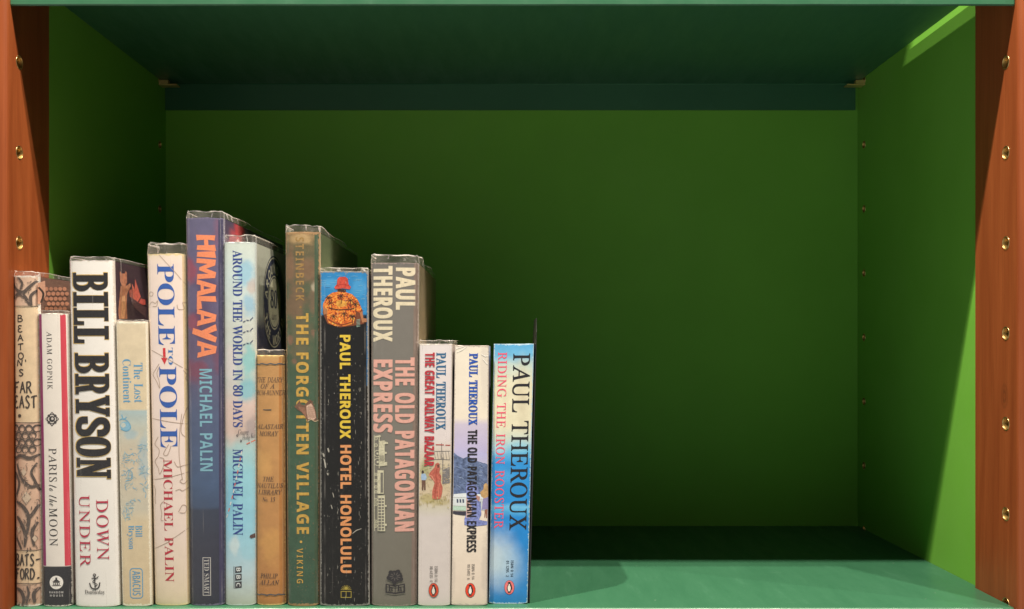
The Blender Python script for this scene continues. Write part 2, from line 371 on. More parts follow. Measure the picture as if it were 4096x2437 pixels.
# ------------------------------------------------------------------ lettering (glyph outlines as plain numbers)
AL = ''.join(chr(i) for i in range(35, 127) if chr(i) not in "\\'\"")
GLYPHS = {
 'S': {
  '.': '5B3A1/34103&132w172l1=2b1E2X1N2Q1Z2M1i2J1y2I212J2C2M2T2Q2c2X2n2b2w2l3#2w3)3&3-34303A313N303[3-3h3)3s3#3}2w4+2n422c472T4:2C4;214:1y471i421Z4+1N3}1E3s1=3h173[133N10',
  '0': '9b5R154~174R1>4+1K3c1]3C1s3(232k2R2U2u2C3A253m2*4@1|4r1v5K1r6(1q6c1r7B1v7z1|8S2*9*259W2C:(2U:N2k:q3(;43C;N3c;e4,;v4S<&5#<.5S<06%<.6P<&6v;v7>;e7];N7x;486:q8K:M8^:&8m9W8y9)9&8R9.7y927A936b926&9.5J9&4q8y4?8m3l8^3A8J2u852R7x237[1s7=1]6u1K6N1>6$17 5R225o266,2C6?2Y6O2x6Z3C6c3s6j4M6n5/6q5r6r6b6q7P6n896j8u6c9O6Z9~6O:I6@:h6,:}5p;/5S;357;/4z:}4g:h4V:I4J9~4A9O4;8u4689437P426b435r465/4;4M4A3s4J3C4V2x4f2Y4z2C5726',
  '1': '9b2k1B2k2/4#2/42204=224H264P2;4W2B4^2K4c2V4f2e4h2u4i3,4i:W3g9M3U9?3E94359,3#9&2o9%2c9&2V9*2K9/2A97279A2/9L2)9Y2#9i1|9y1{:/2|:O4;;=5?<(6}<(6}3,7/2F762>7>277I237W207g2/8z2/8z1B',
  '5': '9b4~154V1643183n1=3P1D361L2z1V2f1b2S1n2E1{292/2/2=2&2M1}2^1z2n1y2~1z351}3E2(3S213`2;3j2H3r2V3y2g3}2x4$3/4%3=353D3%3K2t3U2g3`2[3m2Q3z2H4/2A4A2<4T2:4j294{29512<5B2@5R2E5b2L5p2U5~2a6/2n6:2~6C356L3I6R3a6V3{6Y4<6Z4]6X5(6S5J6I5i6<6(6*6=5q6O5X6^5=6g4z6m4W6o3^6h2w6V296o2e;~8C;~8J9=7W9=7M9k7;:676:;7.:>7$:A6v:C6j:C3a:C3J7Y407h5*7n5g7k6C7b6v7S7H7?7q7$876`8R6:8f5j8q588u4]8s4:8p3u8i3W8`3<8T2~8G2g882R8&2?7p2.7[1y7F1l701`6t1U6]1L6C1E',
  '8': '9b5I154y164P1:4+1A3d1K3E1W3)1g2l1x2U202C2D232[2&2t1x321q3L1m3g1k4(1m4J1t4j2#5+235E2G5]2_5s2y6,3:6@3Z6S3}6f3^6y3A723)7H2n7_2Z7v2K832?8M268j219,2/9J209d249|2::92B:P2M:h2Z:}2l;63#;H3;;Y3U;i3s;u49<#4_<+5,</5Y<065<.6f<%76;t7[;a7|;H8;;,8O:h8^:E8g9|8j9S8h958b8s8W8Y8J8B888.7~7v7f7d7K7Q7.7?6i7.7;6q7d6Y8+6A8H6(8a5j8s5O9%53904q974R9942953]9*308s2c8Y2@881|7l1c7>1N6f1@6-17 5q7[6(7h697u6G8(6T866_8F6f8W6m8k6q9%6t9=6u9V6g:F6<;%60;.6#;45q;95b;<5Q;=5<;;5);64s;-4d:|4V:m4K:Z4C:F4=:04:9t499Z4:9?4?9&4F8m4Q8Y4_8H4p895&8*5=7w5U7j 5O2&5k2)6(2/6>286Q2E6d2V6s2k6~3%7+3>703Y723v70447*4L6|4c6o4w6_5.6I5@6/5R5l5e5I5w4}6/4k5~4Z5p4J5a4=5P405>4$5+3x4p3q4X3n4?3m3~3n3`3s3C3|3*4,2n4;2X4M2G4b294x2/552)',
  'A': ';&111B111g1@1h1N1k1Z1p1g1w1r2#1|202+2>262P2@2f2J2~5w;c6A;b9s3;:N2-:X1|:d1s:q1l;$1i;51g;51B6J1B6J1g6r1i761p7K1{7X207^2C7G316z4=3^4=3+2v3$2_2~2I3&23331}3F1q3c1j4+1g431g431B 3r4v6e4v5;8J',
  'B': ';31c1B1c1f1}1h281l2J1r2Y1z2f2(2o252u2E2z2Y2}2r2~322~9S2s:Q2n:]2h:f2a:o2X:u2N:{1b;+1b;M69;M7^;D8g;+9R:[9}9|:09/:(8L9h7t9<7I8X7*7e6o8i6U9X61:35^:R5$:^4;:Y3g:N3::;2n9{2K9X2-9/1o8Z1[8$1M7C1E6[1B 5F6y5R6y5{6z6D7#6c7,6|78757G7D7Z7P7s7Y857_8W7a9#7_9G7[9g7T:&7L:>7A:Q72:a6|:m6g:v6M:{61:}5{:|5l:z5a:v5W:q5Q:k5F:% 6;1s6]1u6z1{772*7L287]2J7j2a7t2|7{3A8#3f8%458#4`7y5)7p5I7b5e7P5z7:606{6=6Z6G656L5f6N5F6N5F2k5G2Y5I2J5L2=5Q235W2*5`2#5j1z5v1v6*1t',
  'C': ';g7&1-6M1/5u165E1C4s1T4G1k3z2*3U2H342k2r352W3`2B41224a2%581z5m1w6I1z7$2%7X228/2C8_2X902s9Y35:#3V:F3|:d4I;#4v;:5I;K5z;W6Q;_7,;b7R;`7|;Y8L;N8{;@9Q;.9z;#:1;&:A;.:N;::W;K:_;b;&;b;&85:`85:L8e:5969w9_9Z:&9;:F8t:a8P:u8,;)7a;279;56;:~5Q:I4{9L4^8-4S6E4_4h5#3O5Z2X6K2&7R1r7s1t881y8X2%8y229>2A9^2T9|2j:=3(:X3D:r3c;=3?:[2R9r1u9$1L8*14',
  'D': '<C1k1B1k1f2(1h2<1k2M1p2[1v2g1~2o2.2u2<2y2N2|2e2}2~2}9_2|9}2y:;2s:P2l:a2c:m2U:v2F:}24;&1y;*1a;+1a;M6;;M7=;H86;:9%:}9g:[:C:0:q9W;98w;R82;b7A;g6G;S4W:t329o218A1T6I1B 6=1s6o1w7A2)7i2=8/2Y8K3#8b3Q8t4,9$4j9-5V9/6J9$8)8a9A8-:97@:k6>:{6+:{5v:x5i:t5^:o5U:h5P:_5L:Q5H:B5G:/5F9u5F2y5G2d5H2P5L2A5P255U2,5^2$5h1z5u1v6*1t',
  'E': ';21_1B1_1e1z1f261i2I1n2Y1u2f1~2o2/2v2?2{2R2~2j3#3*3#9S2~9u2{:52v:L2o:_2e:l2X:u2I:}27;&1|;*1c;+1c;M:6;M:68K9r8K9i8{9[9I9J9m94:.8u:E8U:V80:e7_:n7-:t6O:v5k:q5c:o5[:k5V:g5Q:a5N:Y5G9{5G6m5^6m6$6n6C6t6^6}6u7/7,7@7<7U7J7p7U837`8V7g9#8,9#8,3{7f3{7c4?7^4[7W4v7P517H5E7>5V735f7%5s6s5}6c6*6P616;666$6:5h6<5M6=5G6=5G2o5H2]5J2L5N2?5S255Z2.5d2)5p2#6$1|671{6M1z6t1{7<1~7^2&7}2-8?258Y2?8s2K9.2Z9D2l9W3#9k399|3R:13n:@41:N4R:u4R:=1B',
  'H': '<{1b1B1b1f1|1h271l2J1q2Y1y2f2&2o232u2C2z2W2}2o2~3/2~9i2}:%2z:;2u:M2n:]2e:i2Y:r2J:z27;#1|;)1c;+1c;M6e;M6e;+5s:y5j:t5a:o5Z:h5T:`5O:V5F9i5F6v8y6v8y9i8p:V8l:`8f:h8_:o8V:t8M:y7Z;+7Z;M<Z;M<Z;+<@;(<*;#;r:y;c:r;W:i;O:^;I:N;D:<;B:&;A9i;A3/;B2q;D2Z;I2G;P27;X2*;d1{;s1r<+1l<A1h<Z1f<Z1B7Z1B7Z1f7u1h801k8C1q8R1x8_2$8h218o2@8u2T8x2n8y3/8y6:5F6:5F3/5G2o5J2W5O2C5U235_2&5k1y5z1q621l6I1h6e1f6e1B',
  'I': '7/1^1B1^1f1w1i221n2E1t2U1{2c2(2m232u2A2{2R2~2h3#3#3#9y2~:52|:H2w:Y2p:f2g:p2[:w2K:}27;%1z;)1^;+1^;M6j;M6j;+6N;)67;%6#:}5o:w5c:p5X:f5Q:Y5L:H5H:55G9y5G3(5Q2A5U275[2/5d2(5l1}5w1w6m1f6m1B',
  'L': ':n1b1B1b1f1|1h271l2J1q2Y1y2f2&2o232u2C2z2W2}2o2~3/2~9i2}:&2z:=2u:O2n:_2e:k2Y:t2J:{27;$1|;)1c;+1c;M6u;M6u;+5{:}5p:x5g:s5^:l5W:c5Q:Y5F9i5F335M2F5P2=5U255Z2/5b2*5k2%6S1z6z1{7B1~7c2(8%2/8A278[2B8s2P9.2a9C2s9U3-9h3E9y3a:-4#:<4E:J4j:o4j:;1B',
  'M': '?J1_1B1_1f1x1h241l2G1q2V1y2d2&2n232v2C2{2V2~2m3#3,3#9o2v:W2r:a2l:i2e:o2[:u2Q:y1a;+1a;M5K;M8F4Q;A;M?(;M?(;+>k;(>U;#>C:x>5:q>):g={:Z=t:L=o::=l:#=k9g=k39=u2==y22>#2)>*1|>21v>;1q?&1f?&1B:/1B:/1f:z1u;)1z;12$;82-;>26;B2@;K35;K:67g1B7B1B3b9}3b3.3c2l3f2S3l2?3t2/3~1~401u4A1o4T1j4m1g5,1f5,1B',
  'N': '<?:>1-3e9.3e3+3f2l3h2T3m2A3t213|2%4,1x4<1q4O1l4g1h5&1f5&1B1g1B1g1f2T1q2^1v2g1|2m2(2s212w2;3%3+3%9{21:{1g;+1g;M4n;M:%5+:%9f9w:T9s:^9m:g9f:n9^:s9S:x8c;+8c;M;~;M;~;+;d;);M;$;::{;+:t:{:k:s:_:m:N:h:;:e:#:e9e:e1-',
  'O': '=#7/1-6c1.6<125r1:5N1D5+1Q4e1a4E1s4&2,3f2C3K2]322w2w392d3W2Q3x2B4?254d2,5-2$5S1{5{1z6G1{6p2$7<2,7b258+2B8O2Q8r2d972x9U339s3K:23g:K4):c4G:w4h;.5.;>5R;K5w;U6C;]6k;b79;c7a;b8,;]8Q;U8u;K9=;?9_;/9~:y:@:e:]:N:w:5;49v;J9X;_9:;q8u<$8R<28/<<7e<C7><G6q<I6G<G5{<C5S<<5-<24d<$4?;q3x;_3W;J39;42w:v2]:Z2C:>2,9{1s9Z1a981Q8p1D8J1:8#127W1. 771Z801l8q2E9D3A9a4a9j6G9g7>9`8-9R8n9@9K9)9|8i:H8H:h8$:~7X;07.;565:~5O:J4|9M4`8/4V6G4Y5Q4a4d4n3~5$3D5=2o5X2G5x2(6@1m6h1`',
  'P': ':[1b1B1b1f1|1h271l2J1q2Y1y2f2&2o232u2C2z2W2}2o2~3/2~9i2}:%2z:;2u:M2n:]2e:i2Y:r2J:z27;#1|;)1c;+1c;M6+;M6m;K7K;H7};B8K;98m;.9,:|9D:m9Y:[9m:H9~:3:19w:<9_:D9C:H9&:J8e:G88:<7j:,7E9o7#9O6a9*6G8Y648&6%7H5y6e5v5F5v5F3/5G2o5J2W5O2C5U235_2&5k1y5z1q621l6I1h6e1f6e1B 5F6K5n6K686M6Y6S6v6]736j7E6z7T747a7M7i7m7n867o8_7n9,7j9O7c9o7X:/7L:E7<:W7):e6l:o6P:u61:w5|:w5o:u5e:r5[:n5T:i5O:b5K:X5H:N5G:B5F:5',
  'R': ';q1b1B1b1f1|1h271l2J1q2Y1y2f2&2o232u2C2z2W2}2o2~3/2~9i2}:%2z:;2u:M2n:]2e:i2Y:r2J:z27;#1|;)1c;+1c;M62;M7#;J7j;C8K;79$;&9Q:m9v:Q:6:2:J9h:V9>:Z8j:R8+:97O9l6~916Z8B6?:y2M;G1v;O1p;X1l;c1i;o1g;{1f<#1f<#1B8r1B5n6(5F6(5F3/5G2o5J2W5O2C5U235_2&5k1y5z1q621l6I1h6e1f6e1B 5F6S5r6S6?6U6c6[7%6f7@6t7U7*7h7@7u7[7~7{8)8C8+8m8$9V7m:27L:X6{:p6A:w6-:w5w:u5i:q5^:l5U:f5P:]5L:Q5H:B5G:05F9v',
  'S': ':#2>1-2>4q2f4q2t483*3b3>363T2k3n2K4/224N1z4q1l5;1c5e1a6&1b6B1g6Z1p6p1|7(20772B7D2U7L2l7R3(7S3A7O3d7B4(7-4D6j4^6B4u4z5W4M5p4%6-3^6F3@6`3(6z2o7:2`7X2T7y2N8@2K8e2M9)2Q9H2X9e2c:#2o:=2~:T34:j3H:}3^;23u;A43;M4N;V4k;^5-;b5K;c6K;Y7Z;>7n;97~;780;98:;>8C;G8I;S8M;c8s;c8s8J8Q8J8H8h8>9)839D8%9]7r9u7b:/7P:C7>:T7*:e6q:s6[:~6F;,61;25v;65_;75D;65,;14q;*4^:{4K:n4=:_42:M4*::4$:%3~9k4#9V4)9C4092498}4F8n4U8`4h8Q4}8D59875S8*6{7G7@787]7)7w6t836d8G6R8X6A8h608u5y9$5f9.5R955>9:5)9>4n9@4V9A4>9?3w9:3W92399%2w8s2]8a2C8K2-841t7u1b7W1Q781E6r1;6N146(1/5Z1.4r134/1C3S1U371Z2s1P2c1-',
  'T': ':g3F1B3F1f3b1g3z1j431p4C1w4P2%4Z224c2C4h2V4l2o4m3/4m:{4_:{46:y3k:r3I:f3+:T2k:?2T:$2A9a239>2(8s1}8G1W8G1W;M:M;M:M8F:+8F9u9@9R:&8{:U88:r7?:{75:{753/762n792U7>2A7E217O2#7[1v7m1o8%1j8?1g8[1f8[1B',
  'U': '<=6q1(6*1,5F164k1F4=1^3s1|3U2F3>2r3.3J3#4*2{4k2{9i2z:%2w:;2r:M2l:]2c:i2V:r2G:z25;#1z;)1a;+1a;M6b;M6b;+5p:y5f:t5^:o5V:h5P:`5L:V5C9i5C4K5E3y5K3P5T3-5a2j5q2O6*2:6C2)6`1y7%1r7K1o8F1z9.2@9^2x9z3k:(4s:(9g:&:$:#::9z:L9s:[9j:h9^:q9L:y98;#8z;(8^;+8^;M;s;M;s;+;[;&;G:};7:v;*:n:{:d:s:W:m:H:i:7:g9~:f9g:f5E:b4P:W3f:F3):.2Q9k2(9D1c8q1I8<177Y1,',
  'W': '>w5/1-2(:*1a:o1X:w1N:}1B;&13;*0~;+0~;M5C;M5C;+4a:y4Y:s4S:l4P:c4M:X4M:M4]9[6>4g8%937c:67]:G7U:V7N:c7E:m7=:t6J;+6J;M;,;M;,;+:f;):K:~:9:s:-:d:*:O:69w;s5%=C9U=S:E=S:R=P:^=L:h=F:p=>:v<R;+<R;M?6;M?6;+?&;(>u:}>i:v>_:n>U:c>.9j;:1-:q1-8C865V1-',
  'X': ';m1Y1B1Y1f1|1j2B1v2b2.3$2J3B2n5^5{3*9w2G:k2;:u2/:|1~;&1q;*1c;+1_;+1_;M6i;M6i;+6J;+6.;)5s;#5d:u5Y:h5V:V5n9{777j8O9^8]9q8g:(8n:88r:G8s:S8p:f8d:t8Q:~87;)7q;+7q;M;R;M;R;+;K;+;4;*:y;%:d:{:P:r:=:g:+:W9t:G9b:39N9w9;9^7W77:R2Z;%1z;/1s;81m;C1i;M1g;Y1f;_1f;_1B6^1B6^1f6g1f7.1h7H1m7[1w7g2)7k2:7j2F7f2S7`2c7V2u7K3,5~5G4G3/4>2{462m412_4.2P4,2B402.4<1z4P1o4m1h561f561B',
  'Y': ':m3Y1B3Y1f3t1h4/1l4B1q4Q1y4^2&4g234m2C4r2W4u2o4v3/4v5?2E9y27:72):L1w:]1k:j1_:s1C;#1&;*1&;M5y;M5y;*5b;*5&:y4z:t4t:o4p:h4m:a4m:Y4}:&6r6C8g9N8r9c8{9u9%:+9*::9+:G9&:^8v:o8b:{8E;&7{;*7u;*7u;M;,;M;,;*:z;&:m;#:a:y:U:r:J:j9q:&7>5r7>3/7?2o7B2W7G2C7M237V2&7c1y7r1q8*1l8A1h8[1f8[1B',
  'a': '8}6~1.6X116;1<6%1N5r1h5k2.5E1i4x1P4M1?3|143M1132122u172_1?2J1J291Y2*1k1z1~1r271m2N1k2g1o3.1y3N2/3l2H4,2h4D334[3c4r4>5,4}5A5i5V5i6c5h6y5e705`7A5X7O5O7[5E7e577m5(7r4q7u4]7v4<7t4#7o3m7g3c7Y3_7J3r7&4*6N4)6@4%633{6(3t5x3k5o3`5g3S5`3F5[385X3(5W2t5X2e5[2W5a2K5h2A5q295|226-2.6:2+6I2*6Y2+6l2/6~26742?7D2K7S2Y7b2j7o2|7{358*3K833d8;3~8A4=8E4Z8H4y8I5T8G6)8@6R866u8&757o7J7W7Z7;7g6u7n6O7q6#7q2f7u278,2-8M2;8_1z8C1_8&1I7d1:7D11 4c2+562:5i2g5i5,5.4u4Z4Y4:474&3h3{363~2m4+2O482;4K2/',
  'b': '9C2>1+2>9{2=:82<:L29:]26:i21:r2+:x1}:~1r;&1d;*1R;,1R;M4I;M4I7S4e7q5)8,5J8<5n8E6:8I6V8G6q8B7/8;7G807^7}7s7l8+7X8<7B8K7*8Y6k8e6N8n608t5k8w5I8y5%8w4X8s428k3h8`3E8Q3#8A2a8.2D7t2+7[1p7A1]7$1K6c1>6C155}105Z1.56114n1:4J1I4(1`3a1{2R1+ 5G1_5c1b5z1j631x6C216O2J6Y2k6b366g3d6j4;6k4u6j5I6g5s6a6=6X6]6N6w6A71617A5z7M5d7T5J7V5>7U527S5%7O4v7I4k7A4a784X7.4Q6~4L6r4I6e4I2r4L2J4W2+4j1q5&1d',
  'd': '9V4K1.401/3q143W1=3@1H3)1W2o1i2[1}2J292;2R2.2n1~301u3O1o3p1k471j4Z1k5(1o5O1v5t2#6;206[2>6y2N792a7Q2u7g317y3H8.3b893|8B4<8G4W8I4}8F5C8<5c8-6#7s6>7V6>::6=:J6::W66:d60:n6(:u5z:{5n;$5_;)5M;+5:;,5:;M8J;M8J3#8U298[228e2,8p2%9#1}951z951W8c1V811Q7W1I6z1=6>1.6>266$1n5c1Q5A1>4v12 511{5=1|5I2$5U2*5c215o2;5z2F6)2R612a682p6>3%6>6e6;6r666~6/7.6&785w7A5l7I5`7O5R7T5D7W567W4y7U4e7N4R7A4D70496u4/6X4(663~5k3{5>3z4g3{463~3f4&3?4.2z472^4B2G4P264b2*4u1~',
  'e': '8%4i1.4I1/4,143k1=3P1H371W2{1j2f1~2R2:2A2T222r2$361w3W1p3|1k4G1j4o1k591p5]1w5~2%6C236b2C6~2T7<2i7S3#7h3<7z3V8.3q8:428B4P8G4o8I5A8F5j8<648-6U7s6s7V70757C6j7Q6>7Y5j7[557[5%3y5%4$4&493<4Z2e5.2G5j2=6.2@6L2K6i2]7)2u7B3:7a2z762>6b1j6,1H5M14 3w5Z5n5Z5n6.5m6N5k6k5h7)5c7>5]7P5T7_5J7j5=7r5.7w4w7y4V7q4=7Z4+743{6Z3w5r',
  'h': '9m1g1B1g1c1v1d2(1g221k2;1p2B1v2G1~2K2-2N292P2G2Q2W2Q:62P:F2O:T2L:a2H:k2C:s2=:z24;$2*;)1x;,1i;.1i;M4];M4]7;4|7a5D7~5k886:8E6g8I7K8@7}8%8E7V8Z6u8b6&8b2W8b2H8d2:8g2.8j2#8o1w8v1p8~1k9.1g9:1d9I1c9I1B5o1B5o1c5y1c621f6B1p6M2$6T2;6V2W6V626J7*6D736<7;617@6$7D5q7E5W7B5@795*7+4p6q4]6V4]2W4i1w4o1p4x1k5&1g531d5B1c5B1B',
  'i': '5g3W9F3G9G379K3)9P2w9X2k9d2`9p2W9}2Q:12N:@2M:Q2N:b2Q:r2W;$2`;32k;?2w;J3);R37;X3G;]3W;^3i;]3y;X4,;R49;J4E;?4P;34X;$4_:r4b:b4c:Q4b:@4^:14X9}4O9p4E9d489X4+9P3x9K3i9G 1g1B1g1c1v1e2(1h231k2<1p2C1v2H1~2L2,2O292P2G2Q2W2Q6y2E7a2@7f277k2-7o1{7q1k7r1m894^894^2W4j1w4p1q4x1l5&1h531e5B1c5B1B',
  'l': '5j1g1B1g1c1v1e2(1h231k2<1p2C1v2H1~2L2,2O292P2G2Q2W2Q:32F:s2@:z28;$2.;)1{;+1k;,1k;M4^;M4^2W4j1w4p1q4x1l5&1h531e5B1c5B1B',
  'n': '9m1g1B1g1c1v1d2(1g221k2;1p2B1v2G1~2K2-2N292P2G2Q2W2Q6{2C7^2=7f247k2*7o1x7r1i7s1i894]894]7=4|7b5C8#5k88698E6g8I7K8@7}8%8E7V8Z6u8b6&8b2W8b2H8d2:8g2.8j2#8o1w8v1p8~1k9.1g9:1d9I1c9I1B5o1B5o1c5y1c621f6B1p6M2$6T2;6V2W6V626J7*6D736<7;617@6$7D5q7E5W7B5@795*7+4p6q4]6V4]2W4i1w4o1p4x1k5&1g531d5B1c5B1B',
  'o': '8n5+1.4d104B153}1=3`1I3C1Y3)1l2l2%2V2>2C2X232u2%391v3Y1o3{1j4C1i4i1j531o5W1v5z2%6?236_2C6{2V7:2l7Q3)7g3C7y3`8.3}894A8B4c8G5*8I5L8G5m8B618:6O8.6k7z7*7h7A7S7V7;7j6}7{6a8-6A885|8@5X8D548F4i8D4B8@3y883V8-357{2r7j2U7W2;7B2#7*1j6l1W6P1I621=5o155M10 5+1Y5@1[5S1c5d1n5r1}5}266331674i665P636.6/6^6(7(5z7C5o7X5b7h5Q7t5?7z5+7}4p7z4]7t4L7h4?7X457C4,7(4%6]3|6.3z5P3y4j3~3145264@1}4M1n4^1c4q1[',
  'r': '7f1g1B1g1c1v1e2(1h231k2<1p2C1v2H1~2L2,2O292P2G2Q2W2Q6y2P712O7A2L7N2I7Y2E7a2?7g267k2,7o1z7q1k7r1m894W894W6y4g764v7L5,7a5>7s5P8%5d835w8<6.8C6@8G6R8I6i8H6|8D728>7@867M8,7W7{7`7m7e7^7i7L7j7:7i7+7f6x7b6k7Z6`7R6U7H6L7=6E716@7#6>6q6=6c6=6W6?6L6C6C6G6<6M5y6u5s6|5l7&5e7+5]7-5S7.5H7,5=7(536|5(6q4y6d4p6S4h6A4c6.4`5s4_5Z4_2W4`2F4b284f2,4l1}4s1u4|1p5-1k5=1g5O1e5f1c5f1B',
  's': '7g4c1.4L1/44133u193X1B3;1N2{1S2o1R2e1N2[1G2T1=2N112/112/3b2R3b2[3@2g2~2t2c3)2K3;263O2#3e1r3z1h461b4M1a4a1a4r1d5%1i541p5?1x5I2&5P235V2?5Y2M5Z2^5W2t5O3-5@3?5,3P4m3a3e473I4F314U2w4f2e4v2U5,2H5?2>5R275h235}2269246Y2;6y2F7:2V7T2k7m3(8%3C863b8A4)8H4N8J5%8D5i835w806*8.628/6:826A886G8@6M8J6i8J6i6;6I6;6?6W646q6&7,5t7?5d7P5R7_5?7j5,7q4t7v4_7w4N7w4?7t427p4%7j3w7c3o7Y3i7O3d7D3a793a7,3a6{3d6o3h6e3n6Z3u6Q4Y6&5Y5U5t5G60596D5)6U4t6d4d6o4Q6x4<6~4%7&3h7(3K7%3%6z2_6n2@6^2#6H1g6/1R5n1B5O175-10',
  't': '6I4+1/3h113L16351=2|1I2m1W2`1i2U1~2N2<2J2W2I2w2I7S1k7S1k7~3>9T46:i4U:i4U895z895z7S4U7S4U324`2M4e2F4k2@4r2<4{295*295<2;5M2D5]2Q5k2e5w2~6=2m5|255Y1f521G4_15',
  'u': '9`4:1.3r103R17381A2}1Q2k1e2]1}2Q2>2J2_2E3(2C3O2C6q277[207d2(7j1w7o1j7r1Y7s1Y894O894O2}4P2o4R2c4V2W4[2M4c2D4j2=4t274~235.205;2/5S225j296#2E672V6I2m6I6q6H7)6F7:6C7H6?7T6:7^637e6)7k5w7o5h7r5U7s5U898S898S2u8T2d8V2T8Y2H8^2>8c268j208t2+9#2&922$9B1~9B1]8o1Z8=1T7c1K7*1>6I1.6I296;2&6+1q5u1b5c1T5N1I591?5#184i124Q1/',
  'y': '8#2Q.72=.92+.<1u.B1e.K1V.V1J.d1A.s1:/(16/:15/N15/]18/j1=/v1C0&1K021U0<1a0C1n0H1{0L2/0M2=0L2I0J2T0F2_0@2i092p012v0&2{/x2}/l2~/_2}/S2}/G2~/?3%/93*/431/13:/13C/33N/93Y/B3f/P3s/c470C4M19216v1t7L1b7f1;7r197r19894y894y7r4C7j4>7g4:7b477[457T457K477;4>7&5M3}6M6c6X7.6[7J6[7S6Y7Z6U7a6Q7f6K7j5q7r5q897~897~7r7s7q7i7n7`7i7W7b7P7W7,6f4y0m47/74*/#3x.n3j.`3[.T3M.K3>.D3..>2w.:2e.8',
 },
 'I': {
  '-': '611y4i1y5w5U5w5U4i',
  '.': '5B3A1/34103&132w172l1=2b1E2X1N2Q1Z2M1i2J1y2I212J2C2M2T2Q2c2X2n2b2w2l3#2w3)3&3-34303A313N303[3-3h3)3s3#3}2w4+2n422c472T4:2C4;214:1y471i421Z4+1N3}1E3s1=3h173[133N10',
  'A': ';^/M1B/R1]/v1`0=1j0_1|1#291B2W3f5E9:;u9U;u932]942I97299<2,9D1|9M1s9Z1l9j1f9|1a:61^:N1]:J1B6:1B6?1]6J1]6c1^6x1a7.1f7=1n7G1w7P2)7V2:7[2O7`2h7b3*7g4q4>4q3v4a2k3B2R2~2?2d222M2*2<2&2/2(2$2+1w2/1p251j2=1f3+1]3#1B 4R5G7j5G7z9O',
  'B': ';+0Y1B0a1^0g1^1#1_191b1L1g1[1o1i1x1t2)2#282-2K252a2=2z4/9u4;:`4::m48:x43;&4,;.4#;531;E37;`7%;`8;;W97;?9v:r:@:9:M9K:D8i:(839U7a8p7:7y6w8W6^9)6;9I5k9]579c4V9a449Z3n9P3N9B319/2q8t2W8Z2A8=2-7x1v7T1g7.1Y6`1O641H5b1C511B 5[7+697-6l747=7@7d7P8*7f8D8#8Y8A8i8b8r9+8u9S8n:.8X:W86:u7a;,6~;26?;-5~:v5m:M5R9L4{7A5.7/ 4g1m5C1o5u1x6F2+6n2>742W7O2w7e3>7u3e7~458%4e8#5+7x5I7n5d7_5z7K61736@6s6K6Q6T6-6Y5_6Z4{6W4t6U4m6Q4h6L4d6E4a6=3j2z3d2]3a2A3a263d2,3i2$3o1z3w1u',
  'D': '<Z0U1B0^1^0e1^0|1_171b1I1g1Y1m1g1v1r2&1|262+2H232`2;2z4/9u4;:_4::l47:w43;$4,;-3~;43/;E37;`73;`7h;_8?;X8n;O9>;B9g;1:1:x:R:a:q:E;1:&;G9a;Z9<;j8q;t8F;{7u;}7F;{6v;v6K;m5|;`5S;O5+;<4`;%4::g3r:J3P:*319c2o9=2T8q2<8F2%7t1o7D1_6n1R6:1I5_1D5&1B 5.1o5Z1q6+1v6S2#6y207B2@7d2S8(2i8E3%8a3@8y3^953}9H4B9Z4e9j5.9w5S:&5{:/6G:56o:97<::7f:78E:.8z9z9M9e9v9I:>9):Z8]:r80;%7Y;06};36;;,63;(6,:~6$:x5z:p5u:g5[9y3q3A3a2J3b2?3f253l2,3t2%4#1{4M1s',
  'E': ';J0Y1B0a1^0f1^0~1_181b1J1f1Z1m1g1u1r2%1|252+2H232`2;2{4/9u4;:_4::l48:w43;$4,;-4#;431;E37;`;.;`:b9J:J9J:J9O:I9h:H9}:E:5:A:E:;:S:4:`:+:k9z:t9m:{9[;%86;26y;26;;,5x:m5c:04s7.6/7.6U7/6x737:797S7B7i7M7z7[8.7m8;8%8E8=8N8W8i8W7e4w7K4w7O5Q7E677A6?7:6F736L7*6P6{6S6+6Z4i6Z3o353e2e3a2F3a2<3d233i2,3o2$3w1{4g1r5j1r641s6W1u6y1z7<2#7Y2,7t25832A8J2N8b2^8w2p9/3)9B3>9T3W9g3r9w43:743901B',
  'F': ':C0_1B0g1^0m1^1U1g1`1l1i1q1q1y1y2%2#202B2{469u4B:_4A:l4>:w49;$43;-4*;436;E3>;`:c;`:9979y979z9D9z9Q9y9q9t:19m:H9b:[9T:k9C:w9.;$8q;+8S;/82;06};06h;06V;/6H;,6=;)65;#5y:^5a9^5#7*5q7*7*757:7:7I7A7V7I7d7S7o7_8E8V8a8V7b4n7E4n7I547J5V7I5k7F5|7A607:6;726D7&6K6r6P6^6S6E6U6(6V4s6V3w2s3r2X3o2A3p233t2&3y1x4$1p4/1j5,1Z5*1B',
  'G': '=E6k1.67105a15521?4b1L481^3m1r3J2/3,2I2l2h2S3.2@3Q213x2%4F1{4q1y5C1z5l2#682,6`287,2F7S2W7z2l8C3&8h3?9/3Z9P3x9p4;:34[:N4}:g5E:~5|;@6Y;W79;h7w;q8Z;u9%;s9J;o9m;i:3;`:S;S;;;;;`;2<1;?<R;j<j;j<+8Z;o8Z;g9.;Z9W;H9};2:C:r:`:R:x:.;09b;=97;E8c;G81;D7];;7/;+6_:p65:R5i:05D9e5#994a8d4F8/407S3y6y3m6C3f5i3c553f4T3p3y4$3H4;2y4W2S4{245F1w5s1f6H1[6~1W7?1Y7Z1]7u1c821l8J1w8`2(8r269$2F9/2V962i9g4q9m539q5M9p5Y9l5e9g5n9`5u9U5z8O6,8V6F<q6F<j6,;x5{;n5u;e5n;[5g;U5^;O5R;C50;54W:Y2.9s1h9/1N8E1<7X11',
